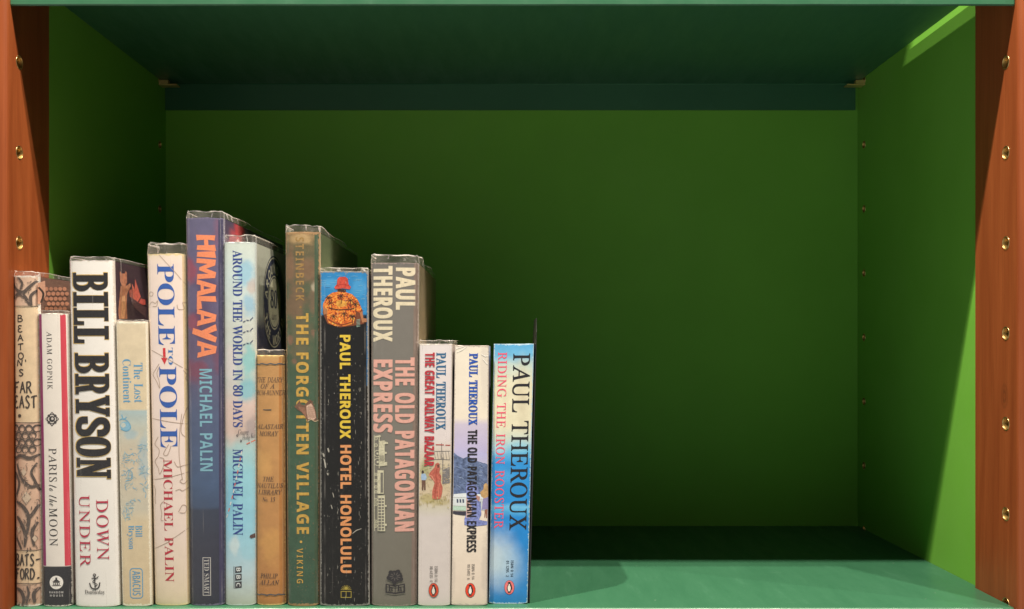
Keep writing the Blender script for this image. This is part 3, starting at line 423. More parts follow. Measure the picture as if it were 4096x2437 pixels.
  'H': '<v0Y1B0a1^0f1^1N1g1y2/2;2z4/9u4;:_4::l48:w43;$4,;-4#;431;E37;`7B;`7;;E76;E6z;D6e;A6R;<6C;566;,6*:|5{:l5q:W5h:?5_9~5%7b4{7C5+715M7,9=7,9^729m7J:M9u:Y:_:X:l:U:w:P;$:I;-:A;49M;E9U;`=`;`=W;E=M;E=7;D<~;A<m;<<^;5<Q;,<F:{<<:l<2:X<*:B;}:(:/3.:%2a9}2B9~25:%2*:*1|:11t::1n;.1^;&1B6w1B6~1^7(1^7n1g7x1l8%1q8.1x862%8=2/8Y2z9J6(9L639M6=9B6O8{6S526S4m6O4^673m3.3c2a3_2B3`253c2*3h1|3o1t3w1n4k1^4e1B',
  'I': '6k0_1B0g1^0m1^1U1g2#2/2B2z469u4B:_4A:l4>:w49;$43;-4*;436;E3>;`7M;`7F;E7;;E7$;D6m;A6[;<6L;56?;,64:{6*:l5|:X5s:B5k:(3w3.3k2B3l253o2*3t1|3z1t4(1n4v1^4o1B',
  'K': ';J0Y1B0a1^0f1^1N1g1y2/2;2z4/9u4;:_4::l48:w43;$4,;-4#;431;E37;`7?;`77;E7,;E6s;D6a;A6P;=6B;866;06+;%5}:s5t:a5k:J5c:/4w794u7/4s7%4}6u526{8n9v9.:39D:I9S:]9]:n9`:}9^;.9T;89F;?92;C8s;E8k;E8r;`<N;`<E;F<>;F<(;D;l;>;R;4;8;$:w:n8n966>76992s9H2]9W2I9h289w2):+1x:;1n:K1f:^1a:q1^;*1]:~1B6W1B6a1]6j1]7P1g7X1l7^1r7c1z7e2(7f227[2V7>3,5*6G4s6R4n6Q4i6O4e6L4c6G4a6A3k2~3a2E3b263e2*3j1z3q1r3{1l4y1^4r1B',
  'L': ';?0m1B0s1^0y1^161_1K1b1^1g1n1m1{1v2+2&25262?2H2H2`2O2z4B9u4L:B4O:_4N:l4L:w4G;$4@;-47;43C;E3J;`7S;`7J;F74;E6z;B6i;=6X;66K;-6@:|65:m6,:Z5~:C5v:*4.3F3{2i3v2N3w2B3y273~2.4)2&411}4~1r6(1r6Q1s6w1u7>1y7^1~7z2)89228Q2<8h2I8}2Y952k9H3$9Z3<9m3W:#3u:64;:O4;9R1B',
  'M': '>K0S1B0]1^1I1g1S1l1]1q1f1x1n2%1u2/272z439u4?:_4>:l4;:w47;$40;-4&;433;E3;;`6(;`7/3g<E;`?6;`?.;E>~;E>h;D>T;A>B;<>4;5>&;,=w:{=m:l=d:X=Z:B=R:(;`3.;V2a;R2B;S25;V2*;[1|;c1t;k1n<_1^<W1B8O1B8V1Y9A1g9J1l9T1s9]1{9e2*9m25:233<#:(661B5~1B4o:*3&3]2n2G2o292r2,2v1}2}1t3*1m3z1]3s1B',
  'N': '<M8q1-4i9[3#362t2a2q2>2r212u2%2y1x3$1q3.1k4&1^3{1B0Y1B0a1^0y1_131b1F1f1V1m1e1u1p2%1{252*2H232_2;2z47:*4;:94=:I4<:U49:b43:n4,:y3~;)3s;33g;;3Y;@3J;D3:;E31;E37;`5F;`953g:o9m:{:B:~:e:}:r:z:}:u;+:n;2:e;79k;E9r;`=:;`=2;E<G;;;v:t;V:(9/1-',
  'O': '<n5k1.5?104r154K1=4&1I3a1W3B1k3%2#2h2<2R2W2?2u2/3:1~3^1u4&1p4N1n4y1o5B1s5h1z612(6U256z2C7C2S7g2g8.2{8O378q3O953i9S4)9p4E:04d:I5(:b5G:w5i;/6/;A6Q;P6t;^7<;h7_;o8&;s8J;u8v;s9C;n9j;e:2;X:R;I:q;6;1:|;I:c;_:H;q:*<%9e<19A<:8x<?8Q<A8(<@7f<=7G<87)<16e<(6E;y6&;m5c;`5D;P5&;@4e:8379|2z9e2d9L2N932:8u2(8@1e7e1L7,1;6L11 5m1V6-1X6I1]6d1e6~1o7=1}7V227p2D8-2Y8D2p8Z3.8q3H9*3e9=4(9O4G9a4h9q5.:#5P:15t:<6=:F6b:N7+:U7P:Y7u:]8>:^8c:[96:U9a:J:*:<:K:*:g9o:~9T;597;A8r;I8M;K80;J7n;E7P;<74;06r:|6U:j6::T5z:<5a9}5G9`5/9?4t8y4_8U4K8/497c3c6%3Q4F3S3r3Y3G3e2}3u2[4-2>4E2%4a1o5#1b5F1Y',
  'P': ':>0Y1B0a1^0g1^1#1_181b1J1f1Z1l1g1u1r2$1|242+2G232_2;2z4/9u4;:_4::l48:x43;%4,;.4#;531;E37;`7=;`8H;W9=;>9w:p:=:4:I9C:G9#:A8a:88C:+8(9u7i9a7P9I7;9/7&8m6q8L6a8)6S7_6I766B6g6>6:6=4s6=4l6<4f6:4a674]624Z6,3f2j3c2V3a2C3b253e2(3k1y3s1q3}1k5#1^4w1B 5[6f666h6f6p756}7Y747y7K887h8K8-8Z8Q8c8y8f9J8d9k8_:,8U:D8I:Y8::k8&:y7k;)7O;170;66i;76Y;76L;56@;267;.6.;)6&:}5|:s5u:f5o:U5i:B4v754s6z4~6j',
  'R': ';C0Y1B0a1^0g1^1#1_191b1L1g1[1o1i1x1t2)2#282-2K252a2=2z4/9u4;:`4::m48:x43;&4,;.4#;531;E37;`7Y;`84;^8e;W95;L9Z;>9z;*:9:o:M:S:[:6:d9o:g9J:]8^:;7z9a7F8p6w7j6V90399m2%9z1t:,1j:;1c:L1_:_1^:e1^:[1B8?1B6:6I5w6I5:6J4f6N3s3?3c2C3d253g2)3l1z3r1q3{1k4*1f471b4E1_4V1]4j1]4y1]4q1B 5o6u6J6w6{6~7J707q7A877W8Q7r8g858v8V9#8|9&9I8z:(8d:T8<:u7b;-6w;36A;-5|:o5f:54q6z5@6w',
  'S': '9S4g1/4D113z153S1=3+1H2]1V2J1]2;1^2-1[1{1V1p1M1g1A1a121G121v4W254Y284&2@3S2L3+2]2c2r2C302*3K1r3k1d421Z4W1W4l1X5$1[571a5I1h5Y1q5j1|5x2-6*2:662I6@2Y6H2l6O2~6T366W3K6W3a6H4K5y565I5n4i6O4L6n447.3z7H3i7b3[7y3P843H8J3C8b3?8y3>953?9P3C9k3J:)3S:A3a:W3o:n4$;%48;74L;F4e;T4};`5=;i5Y;p5w;s6;;u6z;q7W;c8);T8>;O8K;Q8W;U8b;[8k;e8r;q90;q8a8n8J8n8H9?8B9g88:/8+:N7v:i7b:~7K;371;?6p;F6O;I64;G5v;B5`;:5J;.59:z5*:h4y:S4q:<4l9~4j9c4k9R4n9B4s914{8{5)8j5m7m6O7+756A7P5y7f5S7u5,7~4]8%418#3m7{3O7s337h2t7Y2Y7I2B762-6|1t6e1c6K1S6/1F5m1<5N155.11',
  'T': ':`2K1B2Q1^2]1^3O1i3[1o3f1v3p2#3y2.4%2;4J3A6I:Z6M:s6K:|6G;&6@;+66;.6(;/5_;/5>;.4{;,4_;)4E;#4/:y3v:q3d:g3R:[3D:N37:?3+:/2{9w2q9b2h9K2_922A952};`;W;`;,9.:n9.:o9C:o9Y:n9v:j:4:c:I:Y:[:M:k:=:v:(;#9i;*9I;.9%;/8I;/8.;&7{:g5z3G5g2>5h215l2%5q1w5y1p6(1j7(1^771^7/1B',
  'U': '<:5k1.56114a19441F3i1Y3E1r3)242m2T2]2y2S3E2O3q2i5E3}9z4.:`4-:n4*:z4$;)3x;03o;72q;F2w;`7=;`77;F7*;F6l;E6V;A6C;:62;16#;%5s:r5h:`5^:I5T:05K9n4B5[465/4-4c4&4A3~4$3}3j4#3J4*3-442o4B2W4U2C4l235*2%5G1x5g1r6/1q6N1r6k1u7,1{7F2)7_237v2@802O8C2`8T2s8e3,8s3F9&3h97469F4g9V5E:Y97:n:O:m:b:j:q:f:~:_;-:V;5:K;::>;?:-;C9t;E9[;F9b;`=2;`=.;F<v;F<Y;C<@;<<+;/;t:x;f:b;R:0;;9;:/4{9|4J9m3x9[3O9I3*952e8{2G8d2-8J1r8/1`7m1O7M1C7+1:6b136:1/',
  'W': '>Q331.3S:,3S:E3Q:Z3L:m3E:|3<;,30;62{;=2i;B2R;F29;G2=;`6J;`6C;G69;G5{;F5g;C5T;>5F;65<;,54:{5-:j5(:T5$:;4~9y4g3v8N978R:/8R:F8P:Z8L:l8E:{8=;,82;58#;=7o;B7[;E7F;F7=;F7B;`;>;`;6;F:L;;:C;6:;;/:5;&:/:x:+:l9z9g9e4#=K9Z=_9y=m:8=w:P=}:f>#:w={;*=p;5=];==@;C<y;F=&;`@2;`@,;F@(;F?t;E?e;@?T;9?E;/?6:}>=9n8J1.801.8K893M1.',
  'X': ';S/z1B0&1Y0J1`0o1n192(1_2D2+2i5j6K4g9W4=:d45:o4+:y3|;&3r;/3f;63X;<3I;@38;C3$;E2k;F2b;F2j;`7A;`7:;E6~;E6`;C6G;<66;26,:~6(:k699z7*7S9K9o9e:.9x:E:+:Y:3:k:6:z:3;-:);89t;@9];D9?;F9/;F97;`<m;`<c;F<`;F<N;E<=;A<,;;;v;2;e;%:V:&7;6v8I3B8r299E1k9Q1f9`1b9q1_:(1]:=1]:G1]:A1B5a1B5f1]5~1]6j1g6s1l6z1s7#1|7&2+7(277$2Y6v3#5}5j3S3B3;3(3(2j2u2S2m2@2j2.2n1y2{1l361b3U1[3}1W3u1B',
  'Y': ':O2G1B2Q1Z3L1g3X1l3c1q3l1w3t2#3z2-492m5&5m3b9N31:]3&:k2w:w2l;%2`;/2S;61^;E1e;`65;`6+;E53;75*;24~;+4y:~4v:s4u:g4y:J5&:*6A6V8f9>9N:79f:o9e:y9b;%9[;-9T;49J;99(;A8Q;E8W;`</;`<&;B;s;A;d;=;T;6;D;,;3:{:(9q6V5u5f2m5`2R5[295^2+5a1{5g1r5p1k5z1f7*1Z6}1B',
  'a': '8y2K1227132$181p1?1a1J1S1W1H1h1?1{1925162N152j173;1=3h1G491U4g1h591~5f2<642Y6]2z7&3B7J3h7i428%4W874~8A5I8E5i8B6&896;8+6I7q6Q7V6c867o866N3B6;2A6<2:6?256C216J2/6R2.6`216p2<7)2N7@2h7Z3.7n2y7B2>6t1l6M1K6)185b125M145>1<531H5,1Y5*1q5,2*512G5:2n5G3B5W3z593I4w2y4Y2S4=223}1q3c1Z3F1H3*1<2i14 322*3>2+3K2/3Y243h2=3v2G4e3<5M4N6#5m667(637F6+7_5x7o5e7y5K7}527z4u7r4[7e4C7Q4+793o6x3Y6V3E62335e2}592^4&2R2{2T2^2[2G2h272x2-',
  'd': '972c122I1422191y1A1f1M1U1^1H1p1>2+162C122^112{123;153V1;3s1C451M4S1Y4r1h551w5R2-5q2@632T6N2j6i3%7&3=7>3U7S3h7c3{7p427|4E8*4W835Z8E5y8C678=6K846Z8&6f7r7G:W7K:m7M;%7L;.7J;57G;;7C;@7>;C6g;K6R;K6Y;f8/;}8r<28~<#8};r8z;g6b3/6W2a6S2A6U266Y2/6`2)6i2%6u2#7)2(7<257S2I7n2f803/8F2y741Y6|1K6j1@6V186D1362125t155a1=5R1K5J1`5G1y5I255M2R5U2u5`3B5n3o5Q3@552r4t2L4X2-4>1n3~1X3b1G3E1;3&14 3C1z3Q1{3a2#3o2*3~23432?5#395i4Q6=5s6O7,6O7;6L7I6I7U6D7a6=7j667r6-7x5~7|5s8#5g8#5L7}517u4r7h4W7U4<7>3}6}3e6]3M68385k3#5>2n4l2`4@2V3s2P3L2N3*2O2s2R2b2V2S2]2E2e2:2n202x2)3)1~351{',
  'g': '7c2g-y2>-{1s.$1Q..13.:0s.J0].^0K.r0>/.07/F05/b0<030Q0^0t1*1J1O2/1s1u1~1d2/1X2<1P2K1N2Z1O2e1S2o1Y2y1c3*1n362^4%2:4<1z4W1g4u1Z5;1V5a1X5z1]691e6Q1o6j1}7%227;2D7O2Y7b2p7s3.8%3H833e8<4&8C4D8G4e8I4x8H528E5G8@5_8:5w826m7v7j7v7j7:6g7:6q6Y6o6=6k5~6c5e6X5L6J556:4{6(4g5o4U5X4E5@475%4,4g3~4J3w4.3s3k3r323v2}3j2q3^2i3Q2d3F2b3;2f3.2r2|3,2o3I2b3o2U4<2H4b2;5&2,5D1x5_1i5t1V6)1B651*6<0k6>0M6<0368/t60/]6$/E5q/05`.w5K.e55.T4w.F4[.:4=.03x.(3V-}32-z 3n464#47444;4D4B4S4K4c4W4p4g4}4w5-5.585A5A5V5I5m5O6)5T6A5W6Y5W6s5V7,5T7=5O7M5H7[5?7h557r5*7z4x8#4j8&4Z8(4J8&4:7~4+7w3w7n3h7a3Y7R3L7B3?70346w3*6c2}6K2v652r5x2o5`2n5F2r4{2|4]334G3M4: 3#.G3n.M4K.`4u.}52/J5:0#5901560=510H5*0S4{0_4;1/3J1M2Q1g2#1I1]1*1C0d140A1//w16/E1J.z1m.^2B.M',
  'k': '8s63136$155r195f1?5Z1I5Q1U4v2g4#4v3*462:1B1&1B3]:U3c:~3c;-3a;53^;<3X;B3S;E2w;M2e;M2m;g3i;t4K<%4r</5+<250<154</57<,59<(59;~52;b364o5a6a5z6u627,6@7<6I7J6K7V6I7a6A7i647n5}7r5f7s5q8/8o8/8i7r8e7r8F7o8%7f7^7U797@6m7#4}5[6,2z6I2E6P2=6X276`236h206q2/7(237;2=7P2O7h2h8%3,8:2r8%2T7m2:7X1~7D1j701Y6x1K6f1A6S196C15',
  'n': '9J6=1161116%145w175n1=5g1C5`1L5Z1U5V1a5T1m5S1z5V255]2V5h3)5w3c6/4M6f6}6d716`7<6X7E6O7J6B7K677J6,7H5{7C5o7=5a754s6Q4*5U3G4O334%2z3N2f2q2Q202=1B1*1B2R6:2e732d7=2b7E2^7L2X7R2R7V1q7a1f7a1j7y2o8*3V87498E4>8@4>833G5=3q5s4=6G4d6q5.7:5R7X5u7r6;8*6Y876v8?758B7Q8?7g867w8&8$7n8(7R8#6x7q6=6}3>6p2i6k2J6l2?6p266u206}2,7,2+7=207P2=7f2T7}2u8;3C8Q338*2K7]1s741N6g18',
  'o': '9/3b123;142s1;2R1G251X1w1o1a2-1O2J1D2k1<341:3Z1;3z1@4=1G4]1Q4{1_5?1n5]2#5z276;2L6U2d6p2|7-3;7C3U7W3r7j447z4Q8-4p87528?5O8C5n8E6;8B6`8;7%8/7C7y7^7d7t7I8*7,866g8=6C8?5w8>5[8;5@855$8-4e7}4H7q4-7c3m7R3R7A397.2{6t2d6_2M6G29602&5r1q5K1Y5#1H4W1<4/14 3q1Y4,1Z4A1`4V1i4l1t5%2(5:295M2M5`2c5q2z6%39663S6D3p6P416]4M6g4l6o5.6v5K6z5i6}6)6~6E6y6z6l7G6T7f647w5f7}5K7z507s4q7f4V7T4=7=4#6~3g6_3P6=3<5r3*5I2u4z2h4P2`4(2Y3[2W352Y2u2]2]2c2G2l242w2#3)1q381g3H1`3[1Z',
  's': '6r3*122p122[142H17281;2(1A1N1N1E1M1=1K171G131A111:0q1:133c1J3b1M3>1R2y1Z2[1f2C1s2-2&1w281i2K1_2a1X2w1V3/1W3?1[3O1c3^1l3k1w3v2*4#294*2J4.2^4/2r4-3*4(3>3{3R3o3i3_3~354Y2g572D5w276[296w2?742H7K2U7a2g7s2{8(36853N8>3i8C4*8E5%875^8(5i8)5q8,5w815{885}8A698A5y6,5b6,5V6j5D7?5*7b4c7v497}4,7|3z7y3o7t3e7n3Z7f3R7[3L7Q3G7G3D7;3C7/3E6x3K6e3U6O3d683v5{4E5E4k4j534&5A3?5@3*5<2q572]502J5%284v2&4i1s4Z1e4J1W491L4%1C3m1;3W163A13',
  'u': '9J2C1224132%161u1;1j1A1a1J1X1T1R1a1M1o1K1~1J231Q2r1i3v2M6I2U6o2W792W7C2U7K2Q7R2L7X2E7]1^7f1b7~2`8/3B8:3}8E438;428,4.7v2v3e2e2|2_2S2a2D2f282n2/2y2*3,2(3<2*3M203`283s2E4,2U4A2i4V2~4l3<5%3V5<3u5Q495g4[5{5#635I6E5q6V6?6g6i6u797%7e70868?867#3F6n2F6o2;6r236x2-7#2*7.2(7@2-7S297j2N8(2l8B368U2~8-2B7`1n761L6h186=126#155m1=5_1K5V1`5S1y5i31674g5j4)5C3K4x2v4T2K422(3l1f3J1O3)1?2d15',
  'y': '7B0E-y09-y0.-{0#-~/v.(/o.-/h.4/c.;/_.C/].L/].V/m.}0;/20a/&11.w1=.{1L/)1^/91r/O2-/m3,152A5920601}6i1w6y1q7-1i791a7E1W7N1M7V1A7]137b0~7e0m7f0q7}1S8*2(872f8E2n8@2w823#7v3.7T377*3W5?4*2Z534I5k5N6)6*626R616a6-6m6%6x5x7%5m7.5V7?5J7g5K7q5M7y5P8%5U8-5[846,8C688B6C8@6M8;6W856`8,6g7~6l7r6p7f6s7W6s7G6p6~6f6T6T6&6=5N5{4r593Z4>2.3;0Y25/:16.>1%.20q.)0b-~0R-z',
  'z': '7:4R123s173#1I1]1b1L1a1=1]1-1U0x1K0g1?0`1;0W190R190M1;0J1>0H1B0G1G0]1i5S7/4_7&3c762v7C2A751v6^1b6i1k7*1u7B2#7X2.7k297{2E8,2Q862_8<2n8A2}8B3]8=4M8/5;7{5i7v5x7w6+7y687}6E8(6Q8/6u8C6z8C6~8A7%8>7(8:7(857$8)6u7u1w2K2k2U3u2G4o2:5/2>5G2H5]2Z5o2u5~3:693/5g1r5^1d5T1W5K1M5A1E571?',
 },
 'C': {
  'e': '7N3W19391:2y1?2_1H2F1T211d1z1u1l2-1b2A1[2V1Y2n1Z3$1_381f3K1o3_1{3s2.4+2=4>2N4P2b4c2v4t415_4H5h4`5o4v5u515x5F5y5Y5x5l5u5}5p615i6?5`6K5T6U5I6[5;6a5-6b4y6`4h6[4W6S4G6I486;4)6+3v5t3h5_3Z5H3N5/3C3Q2r3H2`3A2O3<2?3:21391~3:1t3?1l3H1f3S1c3c1b3z1c461f4N1l4f1t5#1~5<205U2?5o2R6.2h6G3#6a2e6E2K6)245h1{5K1j5-1Z4k1N4M1E421>3r1: 3_3:3q3<4&3@483F4I3N4Y3W5C495M4G5U4U5Z4d5^4r5_5#5^535Z5?5U5G5O5L5F5N4s53494E',
  'h': '9m8z2e8F237{1m7d1Z7L1L741B6y1<6b1:6Q1;6B1?641E6&1M5w1X5m1f5e1u5`2*5[2=5Z2Q5i356#3]6R4;7E597J5E7C5K755I7$5D6l5:6U5,6=4u5O4/4Z2}3U1C1_193Y4u3+4B2W3r2>42375(4&6*4r7G6:9u8(:+4}4;5W4r6/5B6]5a7,5s7R5y7d5x7s5t8%5n825f8=5Z8G5M8N5?8S5.8V4v8W4b8V4Q8S4A8N428F3}8<3m7N2j7?2V732E7*267$2)6~1z7,1m7[2-8_3#',
  'o': '8#3E193+1:2o1?2Y1F2E1Q241`2$1p1u2&1l2;1h2Q1f2j1g2}1k351q3I1z3]2*3q274*2F4=2V4P2i4c2}4t375)3L583c5F3z5R475_4N5h4g5o5#5u5;5x5R5y5l5w6(5t6<5m6N5d6_5X6k5J6u5:6|5(7%4o7&4W7%4D6~426z3{6s3j6k3Y6#2Y6S2m7*357C2r712b6y2S6g2G6S2<6@236-2+5u2$5b1|5N1z5;1y4u1b4R1O401C3h1; 3c1e3o1f3|1j4.1p4=1y4M2*4G2>4H2E4K2M4O2T4U2[4^2c592y5X3H5q3p6&4;614_655#63536/5>6)5F5{5K5o5M5f5K5Y5E5L5<5<5/5+4z4U4?4$3P3[2c3M2+3N1z3P1q3T1j3Z1f',
  't': '7y2/423&5&3i5u4M6y6.9e8#9k6v7u7v7u7j7I6W7I5S5[4W3y3q2V3^1{3^1v3`1q3c1n3g1l3m1k4L2*5V3#5q2e4S1^4=1P4%1G3k1@3S1;3=1:3+1;2u1>2g1D2Y1K2N1U2E1a2>1n291|2620252A2B2}2[3X354]2F3r',
 },
 'B': {
  '.': '5B3A1/34103&132w172l1=2b1E2X1N2Q1Z2M1i2J1y2I212J2C2M2T2Q2c2X2n2b2w2l3#2w3)3&3-34303A313N303[3-3h3)3s3#3}2w4+2n422c472T4:2C4;214:1y471i421Z4+1N3}1E3s1=3h173[133N10',
  '0': '9s5Y154r1:471J3_1e332.2j2_2L3<253}2$4l1w5b1s6a1u7B1y7|2#8V2-9.299[2G:+2Y:Q2o:t3-;73I;Q3i;g42;x4Y<(5*</5Y<26@<-6{;x7S;^8#;88I:e8g:+8~9E938V9=7`9A6a9?6#9;5E954k9,498{3f8l3;8Y2p8D2M8+2/7k1q7J1Z7&1J6Z1>6.17 5Y3#5v3(64326I3B6Z3Y6i3w6s4@6{4l7%5C7*5|7+6a7*7D7%7}6{8S6s9#6i9I6Z9h6I:#64:55v:?5Y:B5<:?4~:54i:#4W9h4J9I4@9#488S427}4/7D4.6a4/5|425C484m4@4A4J3x4W3Y4i3B4~325<3(',
  '1': '9s5:1B5:7Q5<8R5?9[4}9?4S8u3?7v279;5_;~7Q;~7Q1B',
  '2': '9s1y1B1y2v4Z5Z5w6}6[8#6d856i8G6m8X6p8k6q8~6o996l9M6e9_6[9n6P9z6C:)63:15}:75j::5U:;5?::5):74o:24X:+4C9}3/931v:[2t;E4*;x4D<#4`<)4~<-5B<05e<06.</6Q<+6r<#75;v7Q;i7l;Z8);I8>;68P:}8a:g8n:N8y:49$9u9*9X9+9;9*8w9%8X8{8;8r7z8g7`8X7E8H7+866l7|6Q7e676.4]4g3B4g399F399F1B',
  '3': '9s4}154?173`1=3&1G2M1V1v1j1v3b3C324g2}552~5Y3(5x3/673:6K3G6Z3X6h3k6p4%6v4=6w4W6w4h6t4w6p5)6j566c5A6Y5L6M5U6?5_6/5f5w5l4C5z3U5z3U7b4E7b4g7c5+7e5F7h5^7m5s7s6)7z688&6E806O8:6W8E6^8Q6c8_6f8l6h8z6i9.6g9A6d9S6]9d6S9r6H:#6::.6(:65n:<5T:?59:A4y:@4`:=4G:841:23w:)2{9U1w;,24;<2M;K2h;X3);e3G;q3g;z4.<&4R<,4z</5G<06%<.6Z<&7/;v7Y;e8#;O8C;58[:r8n:O8x:*8{9Z8y948r8l8f8K8T8/8?7q8%7Y7e7F7G767&7)6a6z6a6v716o7Y6d7}6U8A6D8[6/8q5r9&5V93579:4q9=4K9;4+963f9.3G8}3+8o2k8[2P8F298,2#7k1l7I1[7$1M6W1B6+1;5V16',
  '4': '9s611B613U1Y3U1Y5.6;;~8B;~8B5>9[5>9[3U8B3U8B1B 3W5>615>617,627y658q699I639I5u8o5S8:',
  '5': '9s4y153D1B2*1j2*3e3G384r3%593&5X3,5u33623=6G3K6X3[6f3p6p4,6u4F6w4e6p5>6X5g616)5U6;4k6A3w69336+2=6V2b;~8M;~8M:+4_:+4M7~5#8,5n80658/6V8+6v8#797v7U7j7p7Z8-7I8C758V6z8h6b8v6F9%6(9.5c935@954v91499$3^8m3,8Q2Z8.247^1o7,1U6L1C5g18',
  '6': '9s5i155A164w1<4S1E411Q3k1c3L1v30232r2O2Z2p2F38253`2(411z4a1t5:1r5r1~7b2)8&208F288e2B9(2M9E2Z9b2j9}2{:<33:T3H:l3`;%3y;:4:;K4X;[4y;i5A;u5h;}66<)6b<-76<.7y<,8^<#8^:68$:@7C:C6q:B6F:=5|:65[:+5?9y5%9h4l9U4X9@4I9(4=8i438L4+8/4$7j3{7H3y7%4%7%41784?7I4N7Y4a7i4t7v5.8&5F805a865~8:6B8;6s887E8/7n7z867d8V7F8r7#9+6V9:6)9C5Q9F4u9B48983]9%3+8i2Y8H237}1n7R1T6}1C6G18 5e2~5{3$653*6I326Z3=6k3L6y3_7(3u7043744P764r7552715J7*5a6|5u6q6+6b6:6P6E6=6M6&6R5i6S5V6S5F6P566L5(6G4u6@4h684[6/4Q6#4G5t4?5i495[435O4/5B4-554,5(4=4,4D3v4L3g4V3X4b3K4o3?4|35503-5@3(5Q3#',
  '7': '9s2~1B6~:,1g:,1g;~9F;~9F:W5C1B',
  '8': '9s5Z154x174?1@3h1M3;1a2p1z2O2=272_2$3*1v3S1r4&1t4M1{4q2*56295S2M5n2d6*2|6@3;6S3W6f3v6v3]7,3E7>3/7Q2u7g2c7}2Q8:2E8U2<8r2696259W269v2;:72D:P2P:i2a:~2s;63,;H3C;W3];e3x;q4:;z4W<%4v<+5:<.5Z</5|<.6A<+6`<%6};z7?;q7Y;e7s;W8.;H8B;68T:~8d:i8p:P8y:68~9u9#9V8}958x8q8n8T8`8:8M7}897h7}7S7e7A7I707,6{846<8F6-8V5y8f5h8t5U9$5C9/5/984u9=4^9A4F9B4,9@3i9;3J933/9&2p8s2V8`2@8J2+831t7s1d7U1U761I6p1@6L1:6&16 5Z7v6Q8O6^8]6h8k6o8|6s936u9G6s9Y6o9j6i9y6`:+6S:66E:?66:F6$:K5m:N5Y:O5F:N54:K4~:F4o:?4a:64T:+4K9y4E9j4A9Y4?9G4A944E8~4L8m4V8_4c8Q 5W2q5u2r642v6J2|6_3*6o366}3D7,3S743e783x7:42794@764M724Z7,4g7#4s6I5I5c5s5Q5}595q4~5d4j5U4W5F4F57485&4-4p4$4^3|4I3z433|3z4$3g4,3U473E4D374T3+4h2}4~2v5<2r',
  '9': '9s3~153;172V1>2V3,352~3q2z4C2|4n3$583-5X385u3E633V6H3j6[4#6k4;6w4U7%4r7.54745S795u7;6=736=7&6*6u5t6f5d6T5U6C5G6.5<5q535U5,565(4n5&4>5*3n543F5D2}5Z2^5w2B6?2.6g1z791q7l1n8I1r9*1|9b23:72K:d2l;/37;O3b;i47;{4m<*5K<.5s<,6=<&6a;y7(;l7I;[7h;G8);/8B:n8Y:N8n:*9#9^91929:8]9@8)9B7K965]905<9)4x8|4X8r4:8g3x8X3[8J3@893&8%2i7l2Q7T2<7;2)6z1r6[1c6;1T5s1I5L1@4~1:4Q16 5K6j5^6k5o6m6#6q626w6@6~6u7U6{7c7%7o7)7{7,8-7,8:6w976p9H6h9W6^9f6R9s6F:#68:.6*:55u:;5c:>5O:?59:>5#:94k:14Y:$4I9r4;9`419I4)904$8m3~8K4#814(7s4/7]487I4C774R7)4c6x4w6p526l',
  'A': ';^1B1B5,<&7r<&;^1B961B8J3s4U3s3j1B 5.5j7u5j7,8:6w8u6b9b6O:F6=9^6(8m5s8:',
  'B': ';E2b1B2b;~5~;~6m;|7T;u84;k8g;[97;G9Z;/9w:j:0:C:;9r:?9>:>8y:98Z:18?:&8$9t7i9c7S9O7B99748|7*8a6~8a6w9^6U9m6J9z6>:,60:75{:A5j:I5U:O5@:T5&:W4h:W4J:T3s:H3E:62w9v2R9S229+1r8W1^7~1N7D1E6a1B 4y7j6:7j6[7k6y7n777t7K7|7[8+7h877r8F7y8V7}8j7~8~7|987x9J7p9Z7d9h7U9s7C9|7-:(6n:-6P:06/:04y:0 4y366I366l377/3<7H3C7_3M7o3Y7|3j8+3{8343874G894_874t835,8+5=7|5M7o5[7]5h7F5q7,5w6g5{6B5}4y5}',
  'C': ':q6~156D175j1>581K4g1]4=1s3t223S2Q362t2y3?2e3k2S4=2F4o2=5H286$266_287=2>7t2I8L2W8~2k9Q3&9|3B:H3a:l4);04O;K4z;c5L;u5~<%6X<.76<08l;y:A;G9Y9V8G:(81:/7v:47a:87K::76:;6d:86;:-5r9w5R9^579>4|8s4k8H4^7s4V7=4S6^4V5}4^5G4i4s4y4H534#5L3a5l3H66376a3-763*8Q379w3^9w1g8S1A',
  'D': '<F2b1B2b;~6%;~6a;|7>;u7s;k8I;[8x;G9G;09o:o:6:O:U:+:p9^;+92;<8];H8(;P7K;R6j;M5g;<4o:{4#:T3?9}2d9A278W1o7d1V6h1G5c1B 4y365v367+3C7~3i8_4N9&5L936e907F9(7}8u8Q8a8z8G9@8)9[7`9q77:$6d:-61:04y:0',
  'E': '9c2b1B2b;~8n;~8n:04y:04y7m8U7m8U5z4y5z4y368n368n1B',
  'F': '9S2b1B2b;~8k;~8k:04v:04v7G8R7G8R5U4v5U4v1B',
  'G': '<072156:1:5J1I4c1c4(2+3O2Y3%362`3w2H4g2;5`266b287A2?7z2K8S2[9*2q9W30:(3N:N3q:q4<;44g;N5;;e5n;v6J<&7*<.7j<09K;{:y;O:59b9*:,7i:;7E::7#:56a:-6C9|6(9n5j9[5R9G5>915,8r4x8U4k874a7r4Y7N4U7*4S6^4T684X5p4^5N4e5.4n4k4y4O5,455<3z5O3e5e3S5|3D6;396X306x3+7?3*8.3.8g378g5K6f5K6f7A:z7A:z1m971C',
  'H': '<i2b1B2b;~4y;~4y7n927n92;~;I;~;I1B921B925y4y5y4y1B',
  'I': '701n1B1n2]3.373.:.1n:e1n;~6a;~6a:e5E:.5E376a2]6a1B',
  'K': ';:2b1B2b;~4y;~4y7.5E7h5o8E8e;~;7;~7Q7=;:1B8b1B5u5o4y514y1B',
  'L': '9j2b1B2b;~4y;~4y369;369;1B',
